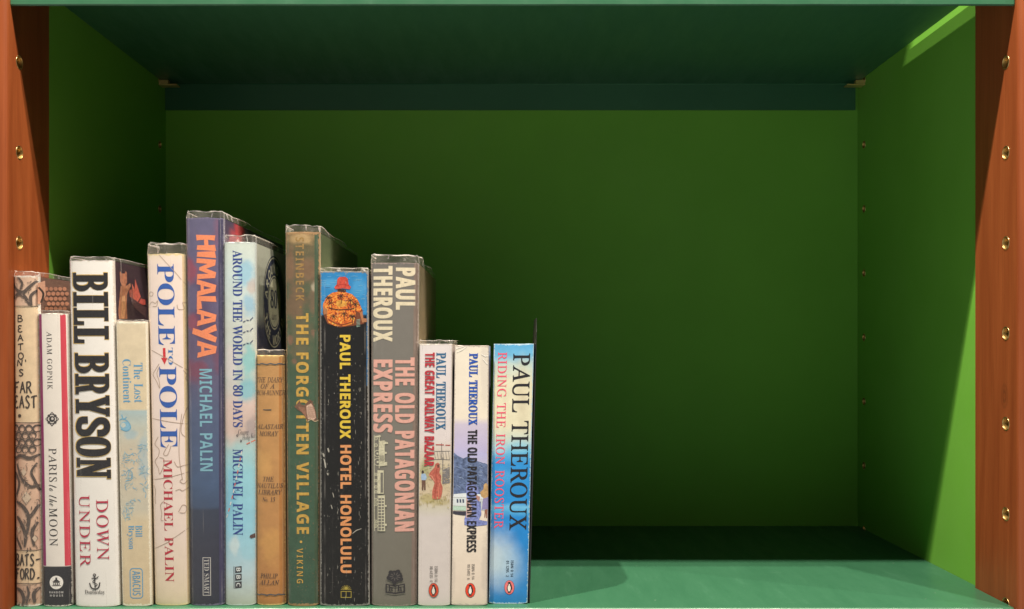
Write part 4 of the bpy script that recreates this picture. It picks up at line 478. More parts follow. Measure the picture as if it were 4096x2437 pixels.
  'M': '?I2b1B2b;~5i;~8=3q8A3q:~;~>*;~>*1B;{1B;{6F;}7U<%8l<*9b<#9b9;1B751B4]9c4V9c4]8m4a7S4c6>4c1B',
  'N': '=N2b1B2b;~5S;~:24#:64#:/5O:,6z:,;~</;~</1B9;1B4]9G4V9G4`7s4c6C4c1B',
  'O': '=77=156Z175~1>5I1K4u1]4I1s3~233[2R3=2u2~3A2h3m2U4@2H4r2>5K286(266c287B2>7z2H8S2U9*2h9W2~:(3=:N3[:q3~;44I;O4u;f5I;w5~<(6[</7><27{</8X<(91;w9a;f:0;O:W;4:z:q;=:M;W:&;m9W<#9)<28R<;7y<A7A<C6b<A6&<;5J<24q<#4?;m3l;W3A;=2u:z2R:W23:01s9a1]911K8W1>7z17 7=3+7o3/8?398e3J9*3d9C4(9X4M9h4x9t5M9z6&9}6b9z7A9t7w9h8K9X8w9C9A9*9a8f9y8?:/7p:97>:=6h:96<:/5r9y5Q9a579A4}8w4m8K4b7w4Z7A4W6b4Z6&4b5M4m4x4}4M574(5Q3d5r3J6<396g3/',
  'P': ':e2b1B2b;~6+;~6r;{7U;q82;a8a;J9,;-9J:f9c:>9t9m:#9;:&8a:%8?9|7y9v7Y9l7;9_6x9N6[9;6A9#6*8d5o8D5[7|5L7T5?7&566Q515v5/4y5/4y1B 4y6}5b6}6(6~6F7&6b7.6{78757D7G7S7U7g7a7}7g8<7i8Y7b917N9X7.9u6Z:+5{:04y:0',
  'R': ';52b1B2b;~5k;~6[;{7C;s7~;d8T;O9#;69E:q9`:K9s9{9~9I:&8m:%8R9~8:9y7~9r7h9i7S9_7@9R7.9E6x966i9%6Y8(5};51B8b1B615J4y5J4y1B 4y7;5a7;6,7=6M7A6k7G7(7Q7<7^7L7m7X7~7b877g8M7i8g7g9%7a9=7W9P7J9a799o7$9y6g:%6I:,6&:/5[:04y:0',
  'S': '9V5&154F173h1>311I2W1Z2%1o2%3y3Y3A3x384:314W3,4u3)573(5T3*5m3-6(336:3;6H3E6S3R6]3`6d3o6g3~6i456f4I6`4]6T4o6E5#62524b5y3s6C3(6{2u7.2h7=2]7N2Q7`2G7r2?8+298@248V218o219.249`2?:22P:Z2i;#3.;C3S;]4#;r4S<$5.<.5i<06+<06I<.6f<*7&<$7C;z8w;G859^6s:,5b:;5K::57:75$:24q:*4c9{4W9p4N9c4H9T4E9E4C954E8|4K8j4T8Y4b8K4r8>6E7O7i6c7}6R846A8D6/8R5w8_5c8i5M8q568w4w8z4[8{4>8x3h8m3:8Y2l8?2G7y2%7P1f6}1P6H1A5i18',
  'T': '9}4S1B4S:.1^:.1^;~9b;~9b:.6k:.6k1B',
  'U': '<[6y156/185H1D4i1X451t3e2<3@2f3#3:2k3n2_4L2Z5/2Z;~4r;~4r5N4t4}4z4U5(43563s5G3]5^3J5w3=68336Y3-6~3+7I3-7k348-3>8E3M8Y3a8k3x8w499$4Z9+5$9,5O9,;~;C;~;C5,;B4a;<4:;43q;&3N:s3-:_2j:H2M:-239j1x9H1d8~1R8T1E8(1<7R16',
  'V': ';&4z1B1B;~3];~5[5_5l5(6%4/653?6C4/6W5(6g5_8i;~;&;~7I1B',
  'W': '?j4(1B1B;~3V;~4w635.5?5?4;5K3F5W4<5j5<5y6%7O;~9[;~;36%;C5=;S4;;`3F;m4<<#5?<463=U;~?j;~=(1B:O1B9&6y8x7J8k808^8t8U9J8M8t8A81837K8(6w6[1B',
  'X': ';>1B1B4s6o1V;~4(;~6C828Z;~;&;~7c6e;>1B8e1B695E3i1B',
  'Y': ':_4s1B4s5I1B;~3k;~5~7Z87;~:_;~7.5O7.1B',
  'Z': '9}1c1B1c2m6m:/1o:/1o;~9O;~9O:S4F369[369[1B',
 },
 'M': {
  'A': ':A2.1B1S1J1M1N1I1T1F1]1D1g1C1r1D1|1F2*1H211L271Q2;2&2E272E4c8y3^8y3%9(2z9,2v922r9:2p9C2o9M2p9X2r9c2v9j2{9p3%9u3q9}5w9}6J9v6f9O9W2E9c2E:92<:=28:A22:D2*:E1}:F1r:91L9f1B7g1B7,1J7$1N6z1T6v1]6t1g6s1r6t1}6v2*6z226~287*2<7c2E8E2E7a4,3{4,3B2E4&2E4a2<4h284m224p2*4s1}4s1r4s1g4p1]4m1T4h1N4a1J4%1B 4A5*7?5*5f8y',
  'B': ':A2N1B2>1D211J2(1S1}1a1{1r1|1}1~2+2%232*292/2=2s2E3/2E3/8y2u8y259%2/9*2*902&982$9A2#9M2%9_2,9l259u2B9{2R9}5w9}6R9{7)9t7T9i7z9X8>9E8X9-8l8l8{8L9(8)9+7^9(768x6m8f6N8L638,5w8`5`9,5@9H4u9Y4H9_3o9^3V9Y3?9S3(9J2m9?2W922D8}228k1|8V1m8?1a8$1U7`1M7;1G6l1C6;1B 4=6:5m6:656;6T6?6q6D7-6L7A6W7Q6e7_6t7h7,7m7A7o7Y7i8*7U8L768e6e8t6+8y4=8y 4=2E5u2E6J2F6t2J7<2P7Y2Y7q2f8&2t853+8>3?8D3W8F3r8D458=4O834e8#4w7k5(7S52765:6p5?6J5B5{5C4=5C',
  'E': ':A2E1B231D2%1J1w1S1q1a1o1r1p1}1r2,1v241{292%2=2e2E332E338y2e8y2$9%1z9+1u911r981p9B1o9M1p9Y1r9d1v9l1|9r2(9v2e9}8f9}8v9{9(9t919j979Z999G997b9/739+7.9$7*8y7&8p7$8f7#8[7$8R7&8K7)8E7-8@72867_868y4A8y4A6N696N696r6A7H6E7M6J7Q6Q7T6Y7V6c7V6m7U6v7S6|7P7&7K7*7D726c725B7*4a7&4Z6|4U6v4R6m4P6c4O6Y4P6Q4R6J4V6E4[6A4b695F695Y4A5Y4A2E862E863U8>488B4>8H4D8P4G8Y4I8f4J8p4I8y4H9%4D9,4@904;993e991s971b911S9(1J8v1D8f1B',
  'H': ':A2Z1B2I1D2;1J221S2,1a2*1r2*1|2,2*2/212327282;2i2E2z2E2z8y2j8y299(239,2/922,9:2*9C2*9M2+9Y2-9d219l269r2=9v2y9}4M9}519v579r5=9l5@9d5C9Y5C9M5C9B5@985<91569+5/9%4I8y4*8y4*6G7W6G7W8y7+8y6O9(6J9-6E936B9;6@9C6?9M6@9X6B9c6F9k6K9q6Q9u7=9}9(9}9:9{9G9u9Q9l9W9_9Y9M9X9C9V9:9S929O9,9J9(8u8y8e8y8e2E8v2E9K2;9P279T219W2*9X1|9Y1r9X1f9V1Z9R1R9M1L9F1I8b1B771B6S1I6L1L6G1R6C1Z6@1f6?1r6@1}6B2*6F226L286S2<772E7W2E7W5G4*5G4*2E4W2E532;59275>215A2*5C1|5C1r5C1g5A1^5=1U581O521K4S1B',
  'I': ':A3=1B3+1D2y1J2o1S2i1a2g1r2h1}2j2,2n242r292y2=3]2E5:2E5:8y3]8y2x9%2r9+2m912j982h9B2g9M2h9Y2j9d2n9l2t9r2{9v3]9}8F9}8W9{8f9u8p9l8u9_8w9M8w9B8u988q918m9+8g9%8&8y6G8y6G2E8&2E8f2=8l298q248u2,8w1}8w1r8w1g8u1]8r1T8m1N8g1J8&1B',
  'L': ':A2>1B2-1D1{1J1q1S1l1a1j1r1k1}1m2,1p241u291{2=2^2E3U2E3U8y2^8y1{9%1u9+1p911m981k9B1j9M1k9Y1m9d1q9l1v9r1}9v2^9}6;9}6M9{6Z9u6e9l6k9_6m9M6l9A6j986f906a9*6Y9%5w8y4c8y4c2E8W2E8W4=8a4{8e5%8k5*8s5.8|509,5198509B5.9I5+9O5%9S4{9[4=9[1s9Z1b9T1S9K1J9=1D9,1B',
  'N': ':A8C177}1<7f1^3q8A3q2E4g2E5?2;5E275J215M2*5O1|5O1r5O1g5M1]5I1T5D1N5=1J4^1B2N1B2=1D201J2&1S1|1a1z1r1{1}1}2*2$222)282/2<2b2E2n2E2n8y1u9%1k9*1d901^981Z9A1Y9M1Z9X1]9b1b9j1h9p1q9u2q9}3Q9}3}9u4>9R7{337{8y728y6u8{6b9$6S9/6K9<6I9M6I9X6K9c6O9k6S9q6Y9u769}9>9}9O9{9]9u9f9l9l9_9n9M9m9C9l9:9i929d9,9_9(9+8y8}8y8}1Y8q1=8K17',
  'O': ':A5o1.5F104{164V1A431P3m1d3N1{322:2s2W2]2x2H3A273h2*451|4`1w511u5a1w651|6c2*73277]2G8(2[8K2r8l319.3M9G3m9^439q4V:$4{:/5F:55o:76<:56c:/7-:$7O9q7q9^859G8Q9.8k8l9&8K9;8(9K7]9X739b6c9h659j5a9h509b4]9X419K3d9;3=9&2t8k2S8Q26851x7q1b7O1O7-1@6c166<10 5o216=246d2>7+2N7J2f7g3(7~3K853v8B4J8J5$8M5a8J6@8B6v857K7~7u7g8=7J8[7+8r6d9(6=915o955E914y9(4V8r478[3w8=3`7u3M7K3@6v386@365a395$3@4J3M3v3a3K3x3(492f4X2N4{2>5E24',
  'P': ':A2Q1B2@1D241J2*1S2$1a1~1r2$2&2+24242=2A2C2R2E3M2E3M8y2z8y259%2/9*2*902%982#9A1~9M2$9_2*9l249u2@9{2Q9}5s9}739s849U8v9#9B8:9O7=9B6@8v5V845$734c5s4Y4Z4Y4Z2E6/2E6E2C6V2=6c246j2&6m1r6l1g6j1^6g1U6c1O6^1K6*1B 4Z5U5z5U6k5[7I5n7t62826^8:7:827r7t8A7I8`6k8s5z8y4Z8y',
  'R': ':A2>1B2.1D1|1J1s1S1m1a1k1r1x2;2I2E3*2E3*8~2F8~239$2#9*1t931m9?1k9O1m9`1s9m1|9v2.9{2>9}5E9}7,9q7B9l7V9f7h9_7w9W8*9N8_8m8k8V8t8@8z8(8~7j9#7O8~728x6r8o6W8c6?8Q6(8>5o8&5^7h5N7J5A7*577I4z7c4Z922E9G2E9y2;9~27:&21:*2*:,1|:,1r:+1a:$1S9w1J9j1D9Y1B8k1B8b1B8X1D8Q1F8J1J8E1O8,1r7[2V7)3E6Y4,6K4A6>4R624b6&4m5w4u5l4{5_5$5Q5(5B5*525+465+462E4c2E5>2;5D275H215K2*5M1|5N1r5M1g5L1^5I1U5D1O5?1K4g1B 466(5e6(6L6.7$6>7J6X7a6~7i7R7a8(7K8M7&8i6N8y5i8~468~',
  'S': ':A3.1&2w1*2h122]1@2T1S2O1m2L2K2I3,2G3O2G3^2R4.2W432_462g492p4;2{4;31493@423K4%3T3p3Z3Z3b3C3l3.3y2v4/2d4C2S4Z2E4t2:55235S2.5u2-6<2.6[236x2;752G7K2U7_2h7m2z7w347}3I8#3b7z4-7k4M7P4g7-4x6Y5(5R564{5?4N5J4%5X3_5i3B5{3+662t6P2g6n2_752]7Z2^7u2b832j8K2t8b3%8x36913I9D3^9U3u9e439s4N9~4l:,5/:25O:65q:764:66T:16w:*7>9z7c9m7m:,82:38C:28Q:/8[:*8b9~8f9u8r8,8r8%8p7o8j7b8`7W8Q7Q8?7O817Q8#7W7u7b7l7p7f8&7_8:7U8L7I8[7:8j7)8w6q9%6Z9.6D946+975k995K975/924p9+4X8{4C8m418[3~8I3t843o7y3m7a3s7;4*6y4H6a4s6N5N6C6^667V6#8=5`8l549-4W963n933D9)2x8t2T8]248?1s7x1Y7O1F6~196L115q1.5J105#154W1>401K3c1]3T13',
  'T': ':A3k1B3Z1D3M1J3D1S3>1a3=1r3I2;3v2E5:2E5:8y328y3,7&2~6D2z6>2t6:2k672a652S652B67256=2,6G2&6U2%6i2.9N209_269l2@9u2N9{2a9}8~9}959{9B9u9L9l9R9_9U9N9^6f9]6S9W6F9N6<9@669/658~658s678k6:8e6>8a6D8V7&8O8y6G8y6G2E7m2E8#2C832=8>248D2&8F1r8D1a8?1S861J8)1D7s1B',
  'U': ':A5o1.5=114k1;4A1K3w1b3U2#392G2~2q2n3F2e3}2b4_2b8y2Q8y1{9(1v9,1r921o9:1m9C1m9M1m9Y1p9d1t9l1y9r2$9v2e9}439}4u9u4{9q5$9k5(9c5*9X5+9M5*9B5(995$924{9,4t9&438y3r8y3r4n3t4?3y3p4%3K423,4A2m4T2W4m2G5.2;5O245u226?246a2;6}2G792W7L2m7[3,7g3K7o3p7t4?7v4n7v8y7R8y6k9%6d9+6^916Y986W9B6V9M6W9X6Y9c6]9k6b9q6h9u7C9}9?9}9P9{9^9u9h9l9m9_9o9M9o9C9m9:9j929f9,9`9(9,8y8~8y8~4_8s3F8O2F7r1b6|1;',
  'X': ':A2R1B2A1D231J2)1S2#1a1}1r2#2&2+24272=2G2B2]2E5+5g2i8y2U8{2F9%2<9/259<239M259_2;9l2D9u2P9{2b9}4R9}4e9{4r9u4|9l5&9_5(9M5%9<4z9/4n9$4^8{4G8y438y5o6Y7U8y7>8y7%8{6o9$6b9/6Y9<6V9M6e9p709}8}9}929{9?9u9H9l9N9_9O9M9M9<9F9/9;9$9*8{8q8y6R5k9(2E9=2B9M2;9X229`2%9b1r9S1O9/1B751B6b1K6U1r6U1|6W2*6Z216`276e2;7>2E7^2E5j4y3y2E4C2E4y2;4~275&215*2*5,1|5,1r4{1K4M1B',
  'Y': ':A4(1B3M1J3G1N3B1T3?1]3=1g3=1r3=1}3?2,3C243G293M2=422E572E574k2k8y2a8y2*9(2$9,1|921y9:1w9C1v9M1w9Y1y9d1}9l2(9r2/9v2k9}4M9}5$9u5+9q5/9k529c549X559M549B52995.925)9,4}9&4C8y4.8y5s5j7e8y7I8y6r9(6m9,6i926f9:6d9C6c9M6d9X6f9c6i9k6m9q6r9u7Q9}8q9}9S9u9Y9q9^9k9b9c9d9X9e9M9d9C9b9:9_929Z9,9U9(8{8y8q8y6E4b6E2E7J2E8.2=842989248<2,8?1}8?1r8?1g8=1^8:1U861O801K7R1B',
 },
}
def _num(a):
    return (AL.index(a[0]) * len(AL) + AL.index(a[1])) / 2000.0 - 0.6

def _arc(cx, cyy, rx, ry, a0, a1, n=10):
    return [(cx + rx * math.cos(math.radians(a0 + (a1 - a0) * i / n)), cyy + ry * math.sin(math.radians(a0 + (a1 - a0) * i / n))) for i in range(n + 1)]
def _band(pts, w):
    sm = []
    for i in range(len(pts) - 1):
        p0, p1, p2, p3 = pts[max(0, i - 1)], pts[i], pts[i + 1], pts[min(len(pts) - 1, i + 2)]
        for j in range(6):
            t = j / 6
            sm.append(tuple(0.5 * (2 * p1[a] + (p2[a] - p0[a]) * t + (2 * p0[a] - 5 * p1[a] + 4 * p2[a] - p3[a]) * t * t + (3 * p1[a] - p0[a] - 3 * p2[a] + p3[a]) * t ** 3) for a in (0, 1)))
    sm.append(pts[-1])
    l, r = [], []
    for i, (x, y) in enumerate(sm):
        ax, ay = sm[max(0, i - 1)]; bx, by = sm[min(len(sm) - 1, i + 1)]
        d = math.hypot(bx - ax, by - ay)
        l.append((x - (by - ay) / d * w / 2, y + (bx - ax) / d * w / 2)); r.append((x + (by - ay) / d * w / 2, y - (bx - ax) / d * w / 2))
    return l + r[::-1]
# two display alphabets drawn on a 100-unit cap height: a heavy slab and a brush cut
DRAWN = {
    'SLAB': {
        'B': (54, [[(0, 100), (30, 100)] + _arc(30, 75, 19, 25, 80, -62) + _arc(30, 26.5, 22, 26.5, 62, -90) + [(0, 0), (0, 11), (7, 11), (7, 89), (0, 89)],
                   [(25, 89)] + _arc(27, 75.5, 7, 13.5, 90, -90) + [(25, 62)], [(25, 46)] + _arc(28, 28.5, 8, 17.5, 90, -90) + [(25, 11)]]),
        'I': (44, [[(0, 100), (40, 100), (40, 89), (30, 89), (30, 11), (40, 11), (40, 0), (0, 0), (0, 11), (10, 11), (10, 89), (0, 89)]]),
        'L': (51, [[(0, 100), (37, 100), (37, 89), (27, 89), (27, 11), (37, 13), (38, 32), (48, 32), (48, 0), (0, 0), (0, 11), (7, 11), (7, 89), (0, 89)]]),
        'R': (56, [[(0, 100), (30, 100)] + _arc(30, 74, 20, 26, 80, -50) + [(42, 48), (46, 11), (53, 11), (53, 0), (34, 0), (29, 43), (26, 43), (26, 11), (31, 11), (31, 0), (0, 0), (0, 11), (7, 11), (7, 89), (0, 89)],
                   [(26, 89)] + _arc(28, 72, 7, 17, 90, -90) + [(26, 55)]]),
        'Y': (56, [[(0, 100), (25, 100), (25, 89), (22, 89), (29, 62), (36, 89), (32, 89), (32, 100), (54, 100), (54, 89), (50, 89), (38, 42), (38, 11), (46, 11), (46, 0), (10, 0), (10, 11), (18, 11), (18, 42), (4, 89), (0, 89)]]),
        'S': (52, [_band([(42, 64), (41, 80), (33, 90), (20, 91), (11, 84), (10, 70), (18, 58), (32, 46), (40, 36), (41, 20), (34, 10), (22, 8.5), (11, 14), (8, 22), (7.5, 37)], 18)]),
        'O': (54, [[(25 + 26 * math.copysign(abs(math.cos(t)) ** 0.8, math.cos(t)), 50 + 51.5 * math.copysign(abs(math.sin(t)) ** 0.85, math.sin(t))) for t in [2 * math.pi * i / 40 for i in range(40)]],
                   [(25 + 7 * math.copysign(abs(math.cos(t)) ** 0.8, math.cos(t)), 50 + 39 * math.copysign(abs(math.sin(t)) ** 0.85, math.sin(t))) for t in [2 * math.pi * i / 32 for i in range(32)]]]),
        'N': (56, [[(0, 100), (22, 100), (37, 46), (37, 89), (31, 89), (31, 100), (54, 100), (54, 89), (48, 89), (48, 0), (33, 0), (17, 56), (17, 11), (24, 11), (24, 0), (0, 0), (0, 11), (6, 11), (6, 89), (0, 89)]]),
    },
    'BRUSH': {
        'H': (66, [[(2, 100), (22, 96), (19, 62), (40, 64), (38, 98), (62, 103), (58, 0), (40, 3), (40, 42), (19, 40), (22, 0), (0, -3)]]),
        'I': (30, [[(0, 97), (26, 103), (21, 0), (3, 3)]]),
        'M': (84, [[(0, 0), (6, 102), (28, 98), (40, 52), (54, 103), (76, 97), (80, 0), (61, 2), (60, 62), (46, 12), (35, 14), (22, 60), (18, -2)]]),
        'A': (68, [[(0, 0), (22, 103), (48, 97), (66, -2), (46, 2), (43, 21), (22, 20), (19, -2)], [(26, 37), (39, 38), (34, 78)]]),
        'L': (52, [[(0, 99), (22, 103), (19, 22), (48, 27), (50, -2), (0, 0)]]),
        'Y': (60, [[(-6, 99), (18, 104), (29, 62), (44, 104), (64, 97), (30, -30), (8, -24), (19, 24)]]),
    },
}
_gc = {}
def glyph(font, ch):
    key = (font, ch)
    if key not in _gc and font in DRAWN:
        adv, loops = DRAWN[font][ch]
        _gc[key] = (adv * 0.0066, [[(x * 0.0066, y * 0.0066) for x, y in l] for l in loops])
    if key not in _gc:
        s = GLYPHS[font][ch]
        adv = _num(s[:2])
        loops = []
        for part in s[2:].split(' '):
            loops.append([(_num(part[i:i + 2]), _num(part[i + 2:i + 4])) for i in range(0, len(part), 4)])
        _gc[key] = (adv, loops)
    return _gc[key]

def set_line(text, font, track=0.0, shear=0.0, small=None, jitter=None):
    """outline loops of a line of lettering, baseline at 0"""
    x, loops = 0.0, []
    for i, ch in enumerate(text):
        if ch == ' ':
            x += 0.25 + track
            continue
        sc = 1.0
        if small and ch.islower():      # small capitals
            ch, sc = ch.upper(), small
        adv, ls = glyph(font, ch)
        dx, dy, gx, gy = jitter(i) if jitter else (0, 0, 1, 1)
        for l in ls:
            loops.append([(x + dx + (px - shear * py) * sc * gx, dy + py * sc * gy) for px, py in l])
        x += adv * sc * gx + track
    return loops

def fill_loops(loops, off=0.0):
    cu = bpy.data.curves.new('lettering', 'CURVE')
    cu.dimensions = '2D'
    cu.fill_mode = 'FRONT'
    cu.offset = off
    for l in loops:
        sp = cu.splines.new('POLY')
        sp.points.add(len(l) - 1)
        for p, (x, y) in zip(sp.points, l):
            p.co = (x, y, 0, 1)
        sp.use_cyclic_u = True
    ob = bpy.data.objects.new('lettering', cu)
    C.objects.link(ob)
    dg = bpy.context.evaluated_depsgraph_get()
    dg.update()
    me = bpy.data.meshes.new_from_object(ob.evaluated_get(dg))
    vs = [(v.co.x, v.co.y) for v in me.vertices]
    fs = [tuple(p.vertices) for p in me.polygons]
    bpy.data.objects.remove(ob)
    bpy.data.curves.remove(cu)
    bpy.data.meshes.remove(me)
    return vs, fs

def ellipse(cx, cyy, rx, ry, n=24, a0=0.0, a1=2 * math.pi):
    return [(cx + rx * math.cos(a0 + (a1 - a0) * i / n), cyy + ry * math.sin(a0 + (a1 - a0) * i / n)) for i in range(n)]

def strip(pts, w, taper=False):
    """a brush stroke: one ribbon with mitred joints"""
    n = len(pts)
    out_l, out_r = [], []
    for i, (x, y) in enumerate(pts):
        ax, ay = pts[max(0, i - 1)]
        bx, by = pts[min(n - 1, i + 1)]
        dx, dy = bx - ax, by - ay
        l = math.hypot(dx, dy) or 1.0
        ww = w / 2.0
        if taper:
            t = i / (n - 1)
            ww *= 0.35 + 0.65 * math.sin(math.pi * min(1, max(0, 0.12 + 0.76 * t)))
        nx, ny = -dy / l * ww, dx / l * ww
        out_l.append((x + nx, y + ny)); out_r.append((x - nx, y - ny))
    vs = out_l + out_r
    fs = [(i, i + 1, n + i + 1, n + i) for i in range(n - 1)]
    return vs, fs

def smooth_line(pts, k=5):
    """Catmull-Rom through the points"""
    out = []
    n = len(pts)
    for i in range(n - 1):
        p0, p1, p2, p3 = pts[max(0, i - 1)], pts[i], pts[i + 1], pts[min(n - 1, i + 2)]
        for j in range(k):
            t = j / k
            out.append(tuple(0.5 * ((2 * p1[a]) + (-p0[a] + p2[a]) * t + (2 * p0[a] - 5 * p1[a] + 4 * p2[a] - p3[a]) * t * t + (-p0[a] + 3 * p1[a] - 3 * p2[a] + p3[a]) * t ** 3) for a in (0, 1)))
    out.append(pts[-1])
    return out

# ------------------------------------------------------------------ bookcase
WOOD, LIME, TEAL = mat_wood(), mat_lime(), mat_teal()
BRASS = mat_plain('brass', (0.66, 0.48, 0.22), 0.34, 1.0)
BRASS_IN = mat_plain('brass_bore_shaded', (0.40, 0.26, 0.09), 0.5, 1.0)  # darker than the rim: the shade inside the hole is put into the colour
BRASS_PIN = mat_plain('polished_brass', (0.88, 0.66, 0.30), 0.5, 1.0)
XL, XR = -0.3444, 0.3546          # inner faces of the wooden posts
YF, YW, YB = -0.0185, 0.0455, 0.3024
ZLO, ZHI = -0.080, 1.02
HOLE0 = EYE + 0.0095              # pin holes every 64 mm
HOLES = [HOLE0 + 0.064 * k for k in range(-4, 13)]

case = empty('bookcase', (0.005, 0.14, 0), 'wooden bookcase lined in bright green with green painted shelves and brass pin holes', 'bookcase')
COFF = Vector((-0.005, -0.14, 0))

def holed_face(bm, plane_x, y0, y1, hy, r, side):
    """an upright face at x = plane_x, with round holes at (hy, HOLES)"""
    edges = [ZLO] + [(a + b) / 2 for a, b in zip(HOLES, HOLES[1:])] + [ZHI]
    for z0, z1, hz in zip(edges, edges[1:], HOLES):
        rect = [Vector((y0, z0, 0)), Vector((y1, z0, 0)), Vector((y1, z1, 0)), Vector((y0, z1, 0))]
        circ = [Vector((hy + r * math.cos(2 * math.pi * i / 24), hz + r * math.sin(2 * math.pi * i / 24), 0)) for i in range(24)]
        from mathutils.geometry import tessellate_polygon
        pts = rect + circ
        bv = [bm.verts.new((plane_x, p.x, p.y)) for p in pts]
        for t in tessellate_polygon([rect, circ]):
            try:
                bm.faces.new([bv[i] for i in t])
            except ValueError:
                pass

def post(side):
    xi = XL if side < 0 else XR
    xo = xi + side * 0.070
    r = 0.0045
    bm = bmesh.new()
    prof = []
    for i in range(7):                       # rounded inner front arris
        a = math.pi / 2 * i / 6
        prof.append((xi + side * r * (1 - math.cos(a)), YF + r * (1 - math.sin(a))))
    for i in range(7):
        a = math.pi / 2 * i / 6
        prof.append((xo - side * r * (1 - math.sin(a)), YF + r * (1 - math.cos(a))))
    prof += [(xo, YW), (xi, YW)]
    lo = [bm.verts.new((x, y, ZLO)) for x, y in prof]
    hi = [bm.verts.new((x, y, ZHI)) for x, y in prof]
    n = len(prof)
    for i in range(n - 1):
        bm.faces.new([lo[i], lo[i + 1], hi[i + 1], hi[i]])
    bm.faces.new(lo); bm.faces.new(hi)
    holed_face(bm, xi, YF + r, YW, 0.0, 0.0043, side)
    bmesh.ops.remove_doubles(bm, verts=bm.verts, dist=1e-6)
    bmesh.ops.translate(bm, verts=bm.verts, vec=COFF)
    me = bm_mesh(bm)
    return link('wooden_post', me, [WOOD], case)

def lining(side):
    xi = (XL - 0.0003) if side < 0 else (XR + 0.003)
    xo = xi + side * 0.018
    bm = bmesh.new()
    v = bm_box(bm, xi, xo, YW + 0.0002, YB + 0.006, ZLO, ZHI)
    bm.faces.ensure_lookup_table()
    for f in list(bm.faces):
        if all(abs(q.co.x - xi) < 1e-6 for q in f.verts):
            bm.faces.remove(f)
    holed_face(bm, xi, YW + 0.0002, YB + 0.006, 0.2853, 0.0040, side)
    bmesh.ops.translate(bm, verts=bm.verts, vec=COFF)
    return link('side_lining', bm_mesh(bm), [LIME], case)

def sleeve_mesh(r_out, r_in, deep):
    bm = bmesh.new()
    prof = [(r_out, 0.0), (r_out, 0.0002), (r_out - 0.0002, 0.0003), (r_in + 0.0002, 0.0003), (r_in, 0.0001), (r_in, -deep * 0.5), (r_in * 0.93, -deep)]
    n = 28
    rings = [[bm.verts.new((h, r * math.cos(2 * math.pi * i / n), r * math.sin(2 * math.pi * i / n))) for i in range(n)] for r, h in prof]
    for k, (a, b) in enumerate(zip(rings, rings[1:])):
        for i in range(n):
            f = bm.faces.new([a[i], a[(i + 1) % n], b[(i + 1) % n], b[i]])
            f.material_index = 1 if k >= 4 else 0
    f = bm.faces.new(rings[-1]); f.material_index = 1
    me = bm_mesh(bm)
    me.materials.append(BRASS); me.materials.append(BRASS_IN)
    me.polygons.foreach_set('use_smooth', [True] * len(me.polygons))
    return me

posts = {s: post(s) for s in (-1, 1)}
linings = {s: lining(s) for s in (-1, 1)}
front_sleeve = sleeve_mesh(0.0049, 0.0043, 0.0110)
back_sleeve = sleeve_mesh(0.0041, 0.0034, 0.0075)
for s in (-1, 1):
    for z in HOLES[1:9]:
        o = bpy.data.objects.new('brass_sleeve', front_sleeve); C.objects.link(o)
        o.parent = posts[s]
        o.location = Vector(((XL if s < 0 else XR), 0.0, z)) + COFF
        o.rotation_euler = (0, 0, math.pi if s > 0 else 0)
        o = bpy.data.objects.new('brass_sleeve', back_sleeve); C.objects.link(o)
        o.parent = linings[s]
        o.location = Vector(((XL - 0.0003 if s < 0 else XR + 0.003), 0.2853, z)) + COFF
        o.rotation_euler = (0, 0, math.pi if s > 0 else 0)

bm = bmesh.new()
bm_box(bm, XL - 0.02, XR + 0.02, YB + 0.0062, YB + 0.014, ZLO, ZHI)
bm_box(bm, XL - 0.0002, XR + 0.0028, YB, YB + 0.0060, ZLO, ZHI)
bmesh.ops.translate(bm, verts=bm.verts, vec=COFF)
link('back_panel', bm_mesh(bm), [LIME], case)

def shelf(z_top, snug=False):
    """folded sheet shelf: flat top, front and rear flanges turned down"""
    th, lip, r = 0.0016, 0.0280, 0.0022
    y0, y1 = -0.0130, YB - 0.0015
    prof = []
    for i in range(6):
        a = math.pi / 2 * i / 5
        prof.append((y0 + r * (1 - math.sin(a)), z_top - r * (1 - math.cos(a))))
    prof += [(y0, z_top - lip - 0.0012), (y0 + 0.0006, z_top - lip - 0.0020), (y0 + th, z_top - lip - 0.0020), (y0 + th, z_top - th - 0.001), (y0 + th + 0.001, z_top - th)]
    prof += [(y1 - th - 0.001, z_top - th), (y1 - th, z_top - th - 0.001), (y1 - th, z_top - lip), (y1, z_top - lip), (y1, z_top)]
    bm = bmesh.new()
    xs = [XL + 0.0001 + (XR - XL - 0.0007) * i / 40 for i in range(41)]
    rnd = random.Random(int(z_top * 1000))
    rows = []
    for x in xs:
        w = rnd.uniform(-1, 1) * 0.00012
        row = []
        for (y, z) in prof:
            q = w if y < y0 + 0.004 and z < z_top - 0.02 else 0.0
            row.append(bm.verts.new((x, y, z + q)))
        rows.append(row)
    n = len(prof)
    for a, b in zip(rows, rows[1:]):
        for i in range(n):
            bm.faces.new([a[i], a[(i + 1) % n], b[(i + 1) % n], b[i]])
    bm.faces.new(rows[0]); bm.faces.new(rows[-1])
    if snug:      # the end behind the wooden post, added to stop light leaking through the gap
        bm_box(bm, XR - 0.0006, XR + 0.0028, YW + 0.0006, y1, z_top - th, z_top - 0.00002)
    bmesh.ops.translate(bm, verts=bm.verts, vec=COFF)
    o = link('shelf', bm_mesh(bm), [TEAL], case)
    return o

S_LOW = shelf(0.0, True)
Z_UP = EYE + 0.2660 + 0.0016
S_UP = shelf(Z_UP)
S_TOP = shelf(Z_UP + 0.362)

